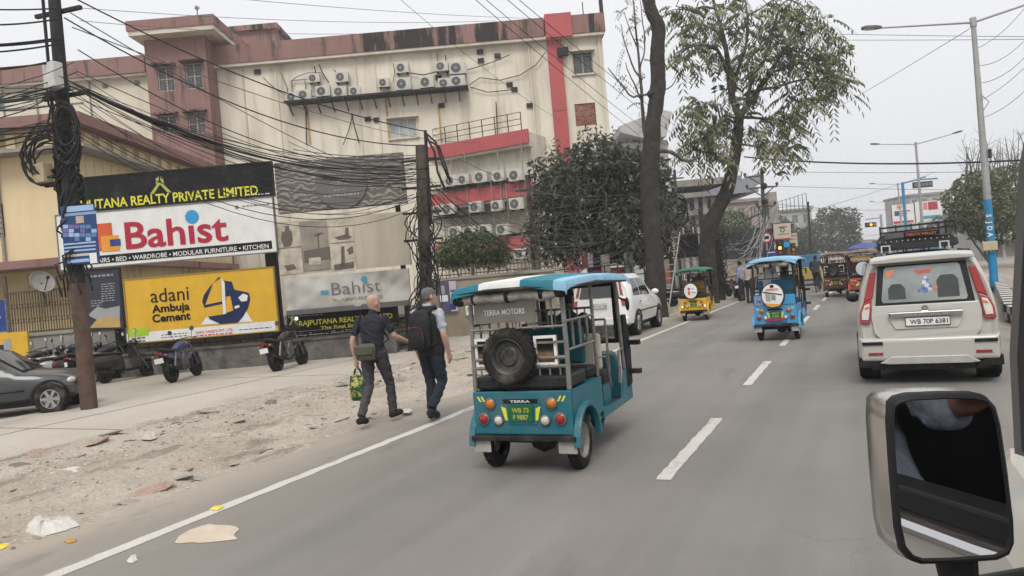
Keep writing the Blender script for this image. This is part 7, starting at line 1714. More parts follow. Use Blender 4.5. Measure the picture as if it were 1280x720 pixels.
cj = pose(pelvis=(0, .22, .97), chest=(0, .3, 1.22), neck=(0, .36, 1.47), head=(0, .4, 1.6), shL=(-.19, .34, 1.4), shR=(.19, .34, 1.4), elL=(-.27, .48, 1.17), elR=(.27, .48, 1.17), wrL=(-.27, .68, 1.04), wrR=(.27, .68, 1.04), hdL=(-.27, .78, 1.02), hdR=(.27, .78, 1.02), hipL=(-.09, .24, .93), hipR=(.09, .24, .93), knL=(-.12, .6, .72), anL=(-.12, .45, .38), toL=(-.12, .6, .32), knR=(.12, .5, .56), anR=(.12, .38, .2), toR=(.12, .54, .16))
person('cyclist in dark jacket riding away down the lane', gc, R_(-4), cj, cloth('dark jacket', (.03, .035, .045)), greyt, shoeb, skind, 1.1, .026, 1.1, hair=blackh)
# ================================================================== trees and shrubs
def leafm(name, c, tr=.35):
    m = bpy.data.materials.new(name); m.use_nodes = True; nt = m.node_tree; b = nt.nodes['Principled BSDF']; N = nt.nodes.new; L = nt.links.new
    b.inputs['Roughness'].default_value = .6; b.inputs['Specular IOR Level'].default_value = .35
    g = N('ShaderNodeNewGeometry'); r = N('ShaderNodeMapRange'); r.inputs[3].default_value = .6; r.inputs[4].default_value = 1.45; L(g.outputs['Random Per Island'], r.inputs[0])
    mu = N('ShaderNodeVectorMath'); mu.operation = 'MULTIPLY'; mu.inputs[0].default_value = c; L(r.outputs[0], mu.inputs[1]); L(mu.outputs[0], b.inputs['Base Color'])
    t = N('ShaderNodeBsdfTranslucent'); L(mu.outputs[0], t.inputs[0]); mx = N('ShaderNodeMixShader'); mx.inputs[0].default_value = tr
    o = [n for n in nt.nodes if n.type == 'OUTPUT_MATERIAL'][0]; L(b.outputs[0], mx.inputs[1]); L(t.outputs[0], mx.inputs[2]); L(mx.outputs[0], o.inputs[0]); return m
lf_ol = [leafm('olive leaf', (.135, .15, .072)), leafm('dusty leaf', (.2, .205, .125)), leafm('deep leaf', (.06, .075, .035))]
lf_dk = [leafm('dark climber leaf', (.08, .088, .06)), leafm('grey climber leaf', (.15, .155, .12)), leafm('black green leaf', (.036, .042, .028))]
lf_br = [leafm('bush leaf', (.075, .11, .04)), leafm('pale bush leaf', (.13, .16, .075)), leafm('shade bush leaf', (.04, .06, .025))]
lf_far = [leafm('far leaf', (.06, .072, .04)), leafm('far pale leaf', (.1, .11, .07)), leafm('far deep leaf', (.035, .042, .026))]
barkm = mat('dark bark', (.034, .029, .026), .95, var=.35, scale=6, bump=1.0, bscale=9, dirt=(.075, .068, .06), damt=.6, dscale=2.5)
barkp = mat('grey bark', (.095, .085, .075), .95, var=.35, scale=6, bump=1.0, bscale=9, dirt=(.18, .17, .155), damt=.6, dscale=2.5)
def rv(r): 
    while True:
        v = V((r.uniform(-1, 1), r.uniform(-1, 1), r.uniform(-1, 1)))
        if .01 < v.length < 1: return v
def leaf(mb, c, size, r, droop=.3, aspect=.42):
    d = rv(r).normalized(); d.z -= droop; d.normalize(); s = d.cross(rv(r)).normalized() * (size * aspect * .5); n_ = d.cross(s).normalized() * size * .12
    mb.add([c, c + d * size * .5 + s + n_, c + d * size, c + d * size * .5 - s + n_], [(0, 1, 2, 3)])
def frond(mb, c, ln, r, n=8, lsz=.2):
    """drooping compound leaf"""
    d = rv(r); d.z = d.z * .5 - .05; d.normalize(); pts = []
    for k in range(n + 1):
        t = k / n; pts.append(c + d * ln * t + V((0, 0, -.55 * ln * t * t)))
    sd = d.cross(V((0, 0, 1))); sd = sd.normalized() if sd.length > .01 else V((1, 0, 0))
    for k in range(1, n + 1):
        ax = (pts[k] - pts[k - 1]).normalized()
        for s in (-1, 1):
            q = (ax * .5 + sd * s * .9 + V((0, 0, -.5 - .3 * r.random()))).normalized(); w = ax * lsz * .17
            a = pts[k]; mb.add([a, a + q * lsz * .5 + w, a + q * lsz, a + q * lsz * .5 - w], [(0, 1, 2, 3)])
def cloud(mb, c, rad, n, size, r, shell=.5, droop=.3, mats=3):
    for i in range(n):
        v = rv(r); l = v.length; v = v.normalized() * (shell + (1 - shell) * l) if r.random() < .75 else v
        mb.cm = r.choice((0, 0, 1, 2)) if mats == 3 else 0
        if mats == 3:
            mb.cm = 2 if v.z < -.25 and r.random() < .5 else mb.cm  # more dark leaves low down: crown shade put into the leaf colour
        leaf(mb, V(c) + V((v.x * rad[0], v.y * rad[1], v.z * rad[2])), size * r.uniform(.7, 1.3), r, droop)
def path(pts, depth): return [D(x, y, depth + (dd[0] if dd else 0)) for x, y, *dd in pts]
def limb_(mb, pts, rs, root, n=8, sub=3, wob=.03, r=None, rough=False):
    """smoothed limb through the given points"""
    out, rr3 = [], []
    for i in range(len(pts) - 1):
        for k in range(sub):
            t = k / sub; p0 = pts[max(0, i - 1)]; p1 = pts[i]; p2 = pts[i + 1]; p3 = pts[min(len(pts) - 1, i + 2)]
            q = .5 * ((2 * p1) + (p2 - p0) * t + (2 * p0 - 5 * p1 + 4 * p2 - p3) * t * t + (3 * p1 - p0 - 3 * p2 + p3) * t ** 3)
            if r and (i + k): q = q + rv(r) * wob
            out.append(q - root); rr3.append(rs[i] + (rs[i + 1] - rs[i]) * t)
    out.append(pts[-1] - root); rr3.append(rs[-1]); b0 = len(mb.v); mb.tube(out, rr3, n)
    if rough:
        # furrowed bark: push the surface in and out in long vertical ridges
        for i, c in enumerate(out):
            for k in range(n):
                v = V(mb.v[b0 + i * n + k]); d = v - c; q = NZ.noise(V((d.x * 9, d.y * 9, v.z * 1.3))) * .16 + NZ.noise(V((d.x * 22, d.y * 22, v.z * 3.5))) * .1 + NZ.noise(V((0, 0, v.z * .9))) * .08; mb.v[b0 + i * n + k] = tuple(c + d * (1 + q))
    return out

# ---------------- tall bare trunk with cut stubs
r = random.Random(2); d1 = 26.3; root = G(823, 398); root.z = 0
t = thing('tall_tree', 'tall bare dark trunk with cut stubs and sparse twigs right of the dark climber', 'tree', root)
tb_ = MB(); main = [root] + path([(819, 340), (815, 290), (811.5, 235), (813, 195), (817, 150), (822, 112), (822, 70), (823, 36), (815, 16), (809, -8), (804, -40)], d1)
limb_(tb_, main, [.36, .33, .31, .31, .3, .28, .26, .25, .24, .22, .2, .18], root, 24, 12, .008, r, True)
tb_._build('trunk', barkm, t, smooth=True, ang=None)
for x, y, dx, dy in ((826, 37, 7, -2), (826, 70, 6, -1), (826, 116, 7, 2), (812, 118, -5, -3), (816, 160, -5, -4)):
    p = MB(); a, b_ = D(x - dx * .4, y, d1 - .1) - root, D(x + dx * .5, y + dy, d1 - .1) - root; p.tube([a, b_], [.16, .09], 8); p.build('stub', barkm, t, smooth=True)
tw = MB()
tips = []
for pts, rs in (([(811, 190), (805, 160), (803, 130), (801, 100), (797, 60), (793, 20), (790, -10)], [.09, .07, .06, .05, .04, .03, .02]), ([(803, 130), (795, 110), (786, 92), (782, 78)], [.04, .03, .02, .015]), ([(801, 100), (790, 80), (780, 50), (776, 30)], [.04, .03, .02, .012]),
                ([(808, 118), (798, 119), (790, 121), (778, 108), (768, 95), (760, 85)], [.045, .04, .035, .03, .025, .015]), ([(797, 60), (788, 40), (780, 15)], [.03, .02, .012]), ([(800, 85), (806, 60), (804, 30), (800, 0)], [.03, .025, .02, .012]), ([(815, 193), (824, 189), (838, 190), (852, 199), (862, 201), (875, 196)], [.1, .09, .075, .06, .05, .03]), ([(824, 112), (834, 111), (842, 104), (846, 96)], [.03, .025, .02, .012])):
    pp = path([(x, y, r.uniform(-.4, .4)) for x, y in pts], d1); limb_(tw, pp, rs, root, 6, 3, .02, r); tips.append(pp)
tag(tw._build('branch', barkp, t, smooth=True, ang=None), kind='stuff')
fo = MB()
for pp in tips[:3] + tips[4:6]:
    for q in pp[2:]:
        for k in range(3): fo.cm = r.choice((0, 1, 1, 2)); frond(fo, q + rv(r) * .45 - root, r.uniform(.35, .6), r, 6, .16)
fo._build('foliage', lf_ol, t)

# ---------------- leaning leafy tree
r = random.Random(6); d2 = 33.0; root = D(887, 372, d2); root.z = 0
t = thing('leafy_tree', 'leaning leafy tree spreading over the verge beside the road', 'tree', root)
tb_ = MB(); trunk = [root] + path([(885, 345), (884, 312), (887, 285), (897, 262), (908, 240), (915, 215), (919, 190), (922, 168), (924, 146)], d2)
limb_(tb_, trunk, [.44, .38, .36, .35, .31, .28, .26, .25, .23, .21], root, 24, 12, .008, r, True); tb_._build('trunk', barkm, t, smooth=True, ang=None)
br = MB(); ends = []
B_ = [([(924, 146), (916, 124), (912, 96), (909, 70), (903, 40), (895, 12), (884, -20)], [.2, .16, .14, .12, .1, .08, .06], 0), ([(912, 96), (900, 68), (888, 58), (868, 57), (846, 66)], [.1, .08, .07, .05, .03], -1.2), ([(909, 70), (896, 40), (872, 30), (850, 34)], [.08, .06, .05, .03], 1.2), ([(924, 146), (934, 132), (948, 112), (962, 92), (980, 62), (1000, 40)], [.17, .14, .12, .1, .07, .04], .5), ([(934, 132), (936, 112), (944, 90), (958, 70), (966, 40), (974, 8)], [.1, .08, .07, .06, .05, .03], -.6),
      ([(948, 112), (972, 108), (1000, 100), (1026, 100), (1048, 106)], [.08, .06, .05, .04, .02], -1), ([(962, 92), (990, 80), (1020, 72), (1042, 66)], [.07, .05, .04, .02], 1.2), ([(916, 124), (920, 95), (932, 60), (934, 20), (928, -15)], [.1, .08, .06, .05, .03], .8), ([(920, 168), (912, 172), (904, 160), (900, 148), (898, 138)], [.1, .08, .07, .05, .03], -.5), ([(919, 155), (906, 148), (890, 162), (874, 176), (862, 180)], [.07, .06, .05, .04, .02], -1), ([(980, 62), (1004, 66), (1030, 84), (1050, 90)], [.05, .04, .03, .02], .6),
      ([(926, 180), (946, 184), (968, 188), (990, 186)], [.05, .04, .03, .02], .3), ([(974, 8), (990, 0), (1010, 20), (1030, 30)], [.04, .03, .02, .015], .2), ([(924, 146), (950, 148), (975, 150), (1000, 160)], [.08, .06, .04, .02], .9), ([(895, 12), (880, 8), (862, 12), (845, 8)], [.05, .04, .03, .02], -.8), ([(934, 20), (952, 10), (975, -5), (1000, -15)], [.05, .04, .03, .02], 1)]
for pts, rs, dd in B_:
    n_ = len(pts); pp = path([(x, y, dd * 1.6 * i / n_ + r.uniform(-.3, .3)) for i, (x, y) in enumerate(pts)], d2); limb_(br, pp, rs, root, 6, 3, .03, r); ends.append(pp)
    for q, q2 in zip(pp[1:], pp[2:]):
        for k in range(3):
            a = q.lerp(q2, r.random()); e_ = a + rv(r) * 1.5 + V((0, 0, .15)); br.tube([a - root, a.lerp(e_, .5) + rv(r) * .12 - root, e_ - root], [.022, .016, .009], 4); ends.append([a, a, e_])
tag(br._build('branch', barkp, t, smooth=True, ang=None), kind='stuff')
fo = MB()
for pp in ends:
    for q in pp[1:]:
        for k in range(1): fo.cm = r.choice((0, 0, 1, 2)); frond(fo, q + rv(r) * .25 - root, r.uniform(.5, .95), r, 6, .34)
# the leaf masses the photograph shows, as photo pixel, half width, half height, number
for x, y, hw, hh, n_ in ((870, 165, 26, 38, 120), (872, 130, 22, 20, 50), (1010, 70, 40, 34, 150), (1035, 108, 22, 18, 60), (965, 165, 40, 24, 110), (960, 40, 40, 35, 90), (860, 70, 24, 22, 45), (905, 20, 40, 24, 60), (1000, 20, 36, 22, 80), (1000, 130, 30, 22, 80), (940, 75, 30, 30, 50), (890, 190, 20, 18, 50), (985, 185, 12, 12, 22), (1040, 40, 14, 22, 30), (850, 20, 20, 20, 30)):
    for k in range(int(n_ * .4)):
        v = rv(r); c = D(x + v.x * hw, y + v.y * hh, d2 + v.z * 1.9); fo.cm = r.choice((0, 0, 1, 1, 2)); frond(fo, c - root, r.uniform(.65, 1.15), r, 6, .4)
fo._build('foliage', lf_ol, t)

# ---------------- dark climber-covered tree before the cream block
r = random.Random(8); d3 = 29.0; root = D(745, 372, d3); root.z = 0
t = thing('climber_tree', 'dark bushy tree covered in climbers in front of the cream block', 'tree', root)
tb_ = MB(); limb_(tb_, [root] + path([(747, 340), (742, 300), (750, 260), (745, 215)], d3 + .5), [.4, .36, .34, .28, .15], root, 10, 3, .03, r); tb_._build('trunk', barkm, t, smooth=True, ang=None)
fo = MB(); K = d3 / F
for x, y, hw, hh, n_ in ((745, 262, 66, 60, 2300), (682, 300, 16, 30, 300), (690, 245, 20, 18, 260), (818, 215, 18, 22, 260), (810, 310, 28, 22, 420), (722, 205, 22, 22, 340), (778, 200, 24, 20, 340), (715, 235, 40, 34, 1100), (780, 225, 48, 40, 1400), (700, 275, 34, 46, 1000), (790, 285, 44, 46, 1300), (735, 305, 50, 28, 900), (748, 195, 34, 22, 500), (690, 215, 20, 20, 220), (815, 250, 22, 38, 500), (825, 270, 16, 34, 300)):
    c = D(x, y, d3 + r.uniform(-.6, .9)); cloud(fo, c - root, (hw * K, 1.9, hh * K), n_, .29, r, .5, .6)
# shoots that break the outline
for x, y, ex, ey in ((720, 190, 727, 165), (735, 185, 732, 160), (752, 190, 757, 172), (768, 196, 772, 180), (700, 205, 685, 186), (690, 215, 664, 205), (790, 195, 802, 178), (690, 250, 668, 240), (760, 185, 765, 165), (700, 195, 694, 176), (745, 180, 748, 158), (810, 215, 820, 200)):
    for k in range(26):
        f = k / 25; c = D(x + (ex - x) * f * 1.15, y + (ey - y) * f * 1.15, d3 - .8); fo.cm = r.choice((0, 1)); leaf(fo, c + rv(r) * .12 - root, .2, r, .3)
fo._build('foliage', lf_dk, t)
vi = MB()
for k in range(26):
    x0, y0 = r.uniform(680, 835), r.uniform(200, 300); a = D(x0, y0, d3 - 1.6 + r.uniform(-.3, .3)); b_ = D(x0 + r.uniform(-40, 40), y0 + r.uniform(15, 60), d3 - 1.7 + r.uniform(-.3, .3)); vi.tube([q - root for q in sagline(a, b_, r.uniform(0, .5), 6, .05, r)], .014, 4)
tag(vi._build('vine', barkp, t), kind='stuff')

# ---------------- bush behind the railing and smaller shrubs
def shrub(name, label, px, py, depth, blobs, size, mats, stem=None, groundz=0.0, seed=1, cat='bush', th=1.0, droop=.3):
    r = random.Random(seed); root = D(px, py, depth); root.z = groundz; t = thing(name, label, cat, root); K = depth / F; fo = MB(); st = MB(); top = None
    for x, y, hw, hh, n_ in blobs:
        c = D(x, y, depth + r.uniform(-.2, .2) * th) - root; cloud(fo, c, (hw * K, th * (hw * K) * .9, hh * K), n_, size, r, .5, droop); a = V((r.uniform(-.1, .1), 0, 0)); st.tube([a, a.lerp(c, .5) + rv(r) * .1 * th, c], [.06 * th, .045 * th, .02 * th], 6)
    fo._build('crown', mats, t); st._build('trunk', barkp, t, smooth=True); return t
shrub('garden_bush', 'rounded green bush behind the yard railing before the red bands', 590, 345, 29, ((590, 312, 46, 22, 1500), (565, 322, 26, 14, 500), (615, 322, 26, 12, 500), (590, 300, 24, 10, 400)), .2, lf_br, seed=3)
shrub('spindly_tree', 'thin leafy shrub climbing the pipe pole beside the annex', 672, 345, 27.6, ((668, 280, 10, 30, 160), (674, 250, 12, 18, 120)), .15, lf_dk, seed=5, cat='tree')
# trees across the road and far ahead
shrub('roadside_tree', 'green tree behind the tall lamp across the median', 1240, 330, 46, ((1235, 262, 42, 34, 2600), (1205, 250, 26, 22, 900), (1262, 240, 36, 34, 1500), (1225, 230, 30, 18, 800), (1248, 285, 34, 20, 900), (1200, 275, 16, 14, 350)), .28, lf_ol, seed=7, cat='tree', th=1.4)
rt_ = [o for o in col.objects if o.name.startswith('roadside_tree')][0]
r = random.Random(12); tg = MB()
for k in range(46):
    x0 = r.uniform(1200, 1285); y0 = 235 - .2 * abs(x0 - 1240) + r.uniform(-10, 10); a = D(x0, y0, 46 + r.uniform(-1, 1)); b_ = D(x0 + r.uniform(-16, 16), y0 - r.uniform(20, 60), 46 + r.uniform(-1.5, 1.5)); m_ = a.lerp(b_, .5) + rv(r) * .35; q0 = rt_.location
    tg.tube([a - q0, m_ - q0, b_ - q0], [.05, .03, .012], 4)
    for i in range(5): c = m_.lerp(b_, r.random()); tg.tube([c - q0, c + rv(r) * .9 + V((0, 0, .3)) - q0], [.014, .007], 3)
tag(tg._build('bare_twig', barkp, rt_), kind='stuff')
shrub('far_tree', 'large hazy tree closing the end of the road', 1040, 322, 120, ((1040, 292, 34, 26, 2200), (1020, 300, 24, 20, 1100), (1055, 275, 20, 16, 800), (1060, 305, 16, 18, 700), (1035, 268, 14, 10, 300)), .55, lf_far, seed=9, cat='tree', th=2.5)
shrub('far_tree', 'low hazy tree left of the large one behind the cream hoarding', 992, 325, 105, ((990, 300, 22, 18, 900), (1008, 308, 14, 14, 500), (975, 285, 16, 14, 500)), .5, lf_far, seed=10, cat='tree', th=2.0)
shrub('verge_tree', 'bushy green tree behind the fan of wires', 905, 345, 56, ((905, 285, 34, 24, 1500), (925, 300, 26, 20, 800), (880, 300, 22, 22, 700)), .3, lf_br, seed=13, cat='tree', th=1.6)
shrub('verge_tree', 'dusty tree behind the beige hatchback right of the hoardings', 1182, 325, 95, ((1180, 288, 20, 20, 900), (1160, 300, 14, 12, 400), (1205, 300, 18, 12, 500)), .45, lf_far, seed=14, cat='tree', th=2.0)
shrub('verge_tree', 'dark tree beyond the tangle left of the leaning trunk', 858, 355, 52, ((852, 300, 26, 34, 1300), (840, 265, 14, 22, 500)), .28, lf_dk, seed=15, cat='tree', th=1.5)
# ================================================================== buildings and street things further away
def shop(name, label, fr, px, ybot_z, m, floors=2, bays=4, dep=8, shut=True, roofm=None, winm=None):
    """flat-roofed block with window bays; px = left, top, right in the photo on frame fr"""
    x0, y0, x1 = px; a = fr.uv(x0, 310)[0]; b = fr.uv(x1, 310)[0]; zt = fr.uv((x0 + x1) / 2, y0)[1]; t = thing(name, label, 'building', fr.o, fr.rz)
    fh = zt / floors; bw = (b - a) / bays; holes = []
    for f in range(floors):
        for k in range(bays):
            if f == 0: holes.append((a + bw * (k + .1), a + bw * (k + .9), .15, fh * .72))
            else: holes.append((a + bw * (k + .22), a + bw * (k + .78), fh * (f + .32), fh * (f + .78)))
    p = MB(); holed(p, a, b, 0, zt, holes, 0, .25); p.box(a, b, .27, dep, 0, zt - .01); p.quad((a, .27, 0), (a, 0, 0), (a, 0, zt), (a, .27, zt)); p.quad((b, 0, 0), (b, .27, 0), (b, .27, zt), (b, 0, zt)); p._build('wall', m, t)
    for i, (u0, u1, z0, z1) in enumerate(holes):
        if z0 < .2 and shut:
            q = MB(); n = max(4, int((z1 - z0) / .18))
            for k in range(n): q.box(u0, u1, .12 + .02 * (k % 2), .2, z0 + (z1 - z0) * k / n, z0 + (z1 - z0) * (k + 1) / n)
            q._build('shutter', roofm or concm, t)
        else: window(t, u0, u1, z0, z1, .1, 2, 1, winm or pane_m, t=.08)
    p = MB(); p.box(a - .2, b + .2, -.35, dep + .1, zt + .003, zt + .35); p.build('parapet', roofm or concm, t)
    p = MB(); p.box(a - .1, b + .1, -.9, -.01, fh * .8, fh * .8 + .12); p.build('canopy', concm, t)
    return t
greyw = mat('pale grey render', (.4, .4, .39), .85, var=.1, scale=.7, dirt=(.2, .19, .18), damt=.5, dscale=.8, streak=True); pinkw = mat('dusty pink render', (.4, .32, .29), .85, var=.1, scale=.7, dirt=(.2, .17, .15), damt=.5, dscale=.8, streak=True); bluew = mat('shop blue paint', (.1, .24, .38), .7, var=.15, dirt=(.2, .2, .2), damt=.4); tanw = mat('tan render', (.38, .31, .22), .85, var=.1, dirt=(.18, .15, .12), damt=.5, streak=True)
blk = mat('black hoarding sheet', (.03, .031, .034), .8, var=.3, scale=1.5, dirt=(.1, .1, .1), damt=.4)
# white block with tilted roof behind the tall trunk
f1 = Frame(800, 68); t = thing('white_block', 'pale block with tilted faceted roof behind the tall bare trunk', 'building', f1.o, f1.rz)
a, b = f1.uv(772, 200)[0], f1.uv(836, 200)[0]; z1 = f1.uv(795, 178)[1]; z2 = f1.uv(795, 150)[1]; z3 = f1.uv(795, 164)[1]
p = MB(); p.box(a, b, 0, 8, 0, z1); p.build('wall', greyw, t); p = MB(); p.prism([(a + .3, z3 - .2), (a + 2.4, z1 + .1), (b - .3, z1 + .1), (b + .4, z2 + .2), (b - .5, z2 + .5), (a + .2, z3 + .35)], -1.2, 7, 'y'); p.build('tilted_roof', greyw, t, fix=True); p = MB(); p.box(a + 1.6, b - 1, .3, 6, z1 + .001, z1 + .9); p.build('shadow_storey', pane_m, t)
# concrete market block with cantilevered decks
f2 = Frame(890, 72); t = thing('market_block', 'grey concrete block with cantilevered decks behind the leaning tree', 'building', f2.o, f2.rz); a, b = f2.uv(832, 300)[0], f2.uv(948, 300)[0]
for y0, y1, l_, r_ in ((224, 232, 0, -1.5), (240, 246, 0, 0), (262, 268, 0, -3), (290, 296, 0, -3)): p = MB(); p.box(a + l_, b + r_, -1.2, 10, f2.uv(890, y1)[1], f2.uv(890, y0)[1]); p.build('deck', concm, t)
p = MB(); p.prism([(b - 5, f2.uv(890, 240)[1]), (b + .6, f2.uv(890, 222)[1]), (b + .6, f2.uv(890, 232)[1]), (b - 1, f2.uv(890, 246)[1]), (b - 5, f2.uv(890, 246)[1])], -1.3, 9, 'y'); p.build('raised_canopy', mat('blue grey concrete', (.22, .24, .27), .9, var=.12), t, fix=True)
for k in range(7): u = a + .4 + (b - a - 4) * k / 6; p = MB(); p.box(u, u + .4, -.6, -.2, 0, f2.uv(890, 240)[1]); p.build('column', concm, t)
p = MB(); p.box(a + .2, b - 3.4, .4, 9, 0, f2.uv(890, 240)[1] - .02); p.build('wall', tanw, t)
for k in range(9): u = a + .8 + (b - a - 5) * k / 8.6; window(t, u, u + .75, f2.uv(890, 260)[1], f2.uv(890, 249)[1], .3, 2, 1, pane_m); window(t, u, u + .75, f2.uv(890, 286)[1], f2.uv(890, 272)[1], .3, 2, 1, pane_m)
shop('pink_block', 'dusty pink block with roof column behind the bracketed pole', Frame(935, 84), (908, 252, 968), 0, pinkw, 3, 4)
p = MB(); fq = Frame(965, 83.5); u, z = fq.uv(965, 240); p.box(u - .5, u + .5, 0, 1, z - 3.5, z); p.box(u - 1.6, u - 1.0, 0, .6, z - 3.5, z - .8); o = p._build('roof_column', concm); o.location = fq.o; o.rotation_euler = (0, 0, fq.rz); tag(o, 'stub concrete columns on the dusty pink block', 'column')
t = shop('grey_block', 'far grey block under a scaffolded roof frame', Frame(990, 125), (962, 264, 1018), 0, greyw, 3, 4)
fs_ = Frame(990, 124.5); g_ = MB(); ua, ub = fs_.uv(968, 260)[0], fs_.uv(1009, 260)[0]; za = fs_.uv(990, 264)[1]; zb_ = fs_.uv(990, 252)[1]
for k in range(9): u = ua + (ub - ua) * k / 8; g_.bar((u, 0, za), (u, 0, zb_ + .14 * k), .08)
g_.bar((ua, 0, zb_), (ub, 0, zb_ + 1.2), .08); g_.bar((ua, 0, (za + zb_) / 2), (ub, 0, (za + zb_) / 2), .06)
o = g_._build('roof_scaffold', blackm); o.location = fs_.o; o.rotation_euler = (0, 0, fs_.rz); tag(o, 'open steel frame on the roof of the far grey block', 'scaffold')
# black hoarding, pale wall and shanty fronts by the junction
fh_ = Frame(930, 54); t = thing('black_hoarding', 'black sheet hoarding fence behind the fan of wires', 'fence', fh_.o, fh_.rz); ua, ub = fh_.uv(893, 310)[0], fh_.uv(968, 310)[0]; zt = fh_.uv(930, 286)[1]; n = 9
for k in range(n): p = MB(); u0 = ua + (ub - ua) * k / n; p.box(u0 + .01, u0 + (ub - ua) / n - .01, .02 * (k % 2), .06 + .02 * (k % 2), .1, zt + .15 * math.sin(k * 2.1)); p.build('sheet', blk, t)
fw_ = Frame(905, 50); t = thing('pale_wall', 'pale stained wall behind the junction motorcycles', 'wall', fw_.o, fw_.rz); ua, ub = fw_.uv(888, 340)[0], fw_.uv(955, 340)[0]; p = MB(); p.box(ua, ub, 0, .3, 0, fw_.uv(920, 326)[1]); p.build('render', tanw, t); p = MB(); p.box(ua, ub, -.05, .35, fw_.uv(920, 326)[1] + .003, fw_.uv(920, 326)[1] + .12); p.build('coping', concm, t)
fc_ = Frame(838, 44); t = thing('concrete_wall', 'grey concrete wall with red band left of the yellow rickshaw', 'wall', fc_.o, fc_.rz); ua, ub = fc_.uv(824, 350)[0], fc_.uv(880, 350)[0]; z = fc_.uv(840, 320)[1]; p = MB(); p.box(ua, ub, 0, .3, 0, z); p.build('render', concm, t); p = MB(); p.box(ua + .1, ua + 1.0, -.03, -.003, .9, 1.7); p.build('red_band', mat('faded red paint', (.4, .1, .06), .8, var=.2), t)
for k in range(7): u = ua + .8 + k * .42; p = MB(); p.box(u, u + .22, -.1, -.003, .6, z + 1.6); p.build('pillar', greyw, t)
# barricade and cabinets in front of the climber tree
fb = Frame(750, 27.2); t = thing('steel_barricade', 'dark tubular barricade beneath the climber tree', 'barricade', fb.o, fb.rz); ua, ub = fb.uv(690, 345)[0], fb.uv(806, 345)[0]
g_ = MB(); zt = fb.uv(750, 333)[1]
for z in (.4, zt * .55, zt * .8, zt): g_.tube([(ua, 0, z), (ub, 0, z)], .025, 6)
for k in range(8): u = ua + (ub - ua) * k / 7; g_.tube([(u, 0, 0), (u, 0, zt)], .028, 6)
g_._build('rails', blackm, t)
for i, (x0, y0, x1, y1, m_, lb) in enumerate(((752, 318, 763, 345, concm, 'grey electrical cabinet under the climber tree, left of two'), (781, 315, 792, 345, mat('grey cabinet', (.16, .17, .18), .6), 'grey electrical cabinet under the climber tree, right of two'))):
    f_ = Frame(x0, 27.8); u0, u1, z0, z1 = rect(f_, x0, y0, x1, y1); t = thing('electrical_cabinet', lb, 'cabinet', f_.world((u0 + u1) / 2, 0, 0), f_.rz); w = (u1 - u0) / 2; p = MB(); p.box(-w, w, 0, .3, z1 - 1.0, z1); p.build('case', m_, t, bevel=.02); p = MB(); p.box(-w + .03, w - .03, -.015, -.002, z1 - .95, z1 - .05); p.build('door', m_, t); p = MB(); p.box(-.05, .05, .1, .2, 0, z1 - 1.0); p.build('leg', blackm, t)
f_ = Frame(733, 27.9); u0, u1, z0, z1 = rect(f_, 727, 313, 741, 335); t = thing('hanging_panel', 'dull red and white panel hanging in the climber shade', 'panel', f_.world((u0 + u1) / 2, 0, z0), f_.rz); w = (u1 - u0) / 2; p = MB(); p.box(-w, w * .1, 0, .03, 0, z1 - z0); p.build('red_half', mat('dull red panel', (.18, .03, .035), .7), t); p = MB(); p.box(w * .1, w, .001, .031, 0, z1 - z0 - .1); p.build('white_half', k_grey, t); p = MB(); p.bar((0, .05, -z0), (0, .05, z1 - z0), .06); p.build('post', blackm, t)
# hoardings and road signs
def hoard(label, px, depth, m, bits, legs=2, name='hoarding'):
    f_ = Frame((px[0] + px[2]) / 2, depth); t, loc, w, h = sign(name, label, 'hoarding', f_, px, m, th=.12, edge=blackm); z0 = t.location.z
    for k in range(legs): x = -w * .7 + 1.4 * w * k / max(1, legs - 1) if legs > 1 else 0; p = MB(); p.bar((x, .2, -z0), (x, .2, h), .14); p.build('leg', blackm, t)
    for x0, y0, x1, y1, m_ in bits: rec(t, 'print_block', m_, loc, x0, y0, x1, y1, -.008, .006)
    return t, loc
t, loc = hoard('cream hoarding with small round mark by the junction', (967, 279, 989, 300), 50, k_tan, ((973, 283, 984, 284.5, k_sep), (972, 292, 986, 293.5, k_mid), (967.5, 298, 988.5, 300, k_red)), 1)
a, z = loc(978, 287.5); p = MB(); p.lathe([(.1, -.016), (.17, -.016)], (a, 0, z), 'y', 16); p.build('round_mark', k_sep, t)
hoard('smaller cream hoarding behind the one with the round mark', (986, 291, 997, 308), 60, mat('print dusty tan', (.45, .37, .3), .7), ((987, 294, 996, 295, k_red), (987, 299, 996, 300, k_mid)), 1)
hoard('blue road sign plate low by the junction', (957, 313, 971, 321), 46, k_dk, ((959, 315, 969, 316, k_white),), 1, 'road_sign')
hoard('small blue plate hanging beneath the cream hoarding', (979, 302, 987, 309), 52, k_blue, (), 1, 'road_sign')
t, loc = hoard('large white hoarding with red strip and blue logo down the road', (1115, 255, 1143, 280), 92, k_white, ((1117, 276, 1142, 279, k_red), (1121, 257, 1128, 261, k_or), (1118, 264, 1124, 270, k_dk), (1126, 263, 1138, 264.5, k_red), (1126, 266, 1134, 267.5, k_red), (1126, 269, 1132, 270.5, k_red)), 2)
hoard('large white hoarding with red block beside the blue logo one', (1144, 251, 1178, 277), 95, k_white, ((1160, 252, 1172, 262, k_red), (1154, 253, 1159, 262, mat('print rose', (.5, .2, .2), .6)), (1154, 269, 1176, 273, k_fb)), 2)
hoard('small pale hoarding with pink print across the median', (1193, 286, 1208, 298), 74, k_white, ((1194, 294, 1207, 297, mat('print rose', (.5, .2, .2), .6)), (1199, 289, 1202, 291, k_red)), 1)
hoard('pale grey hoarding left of the roof rack', (1078, 300, 1091, 310), 100, k_grey, (), 1)
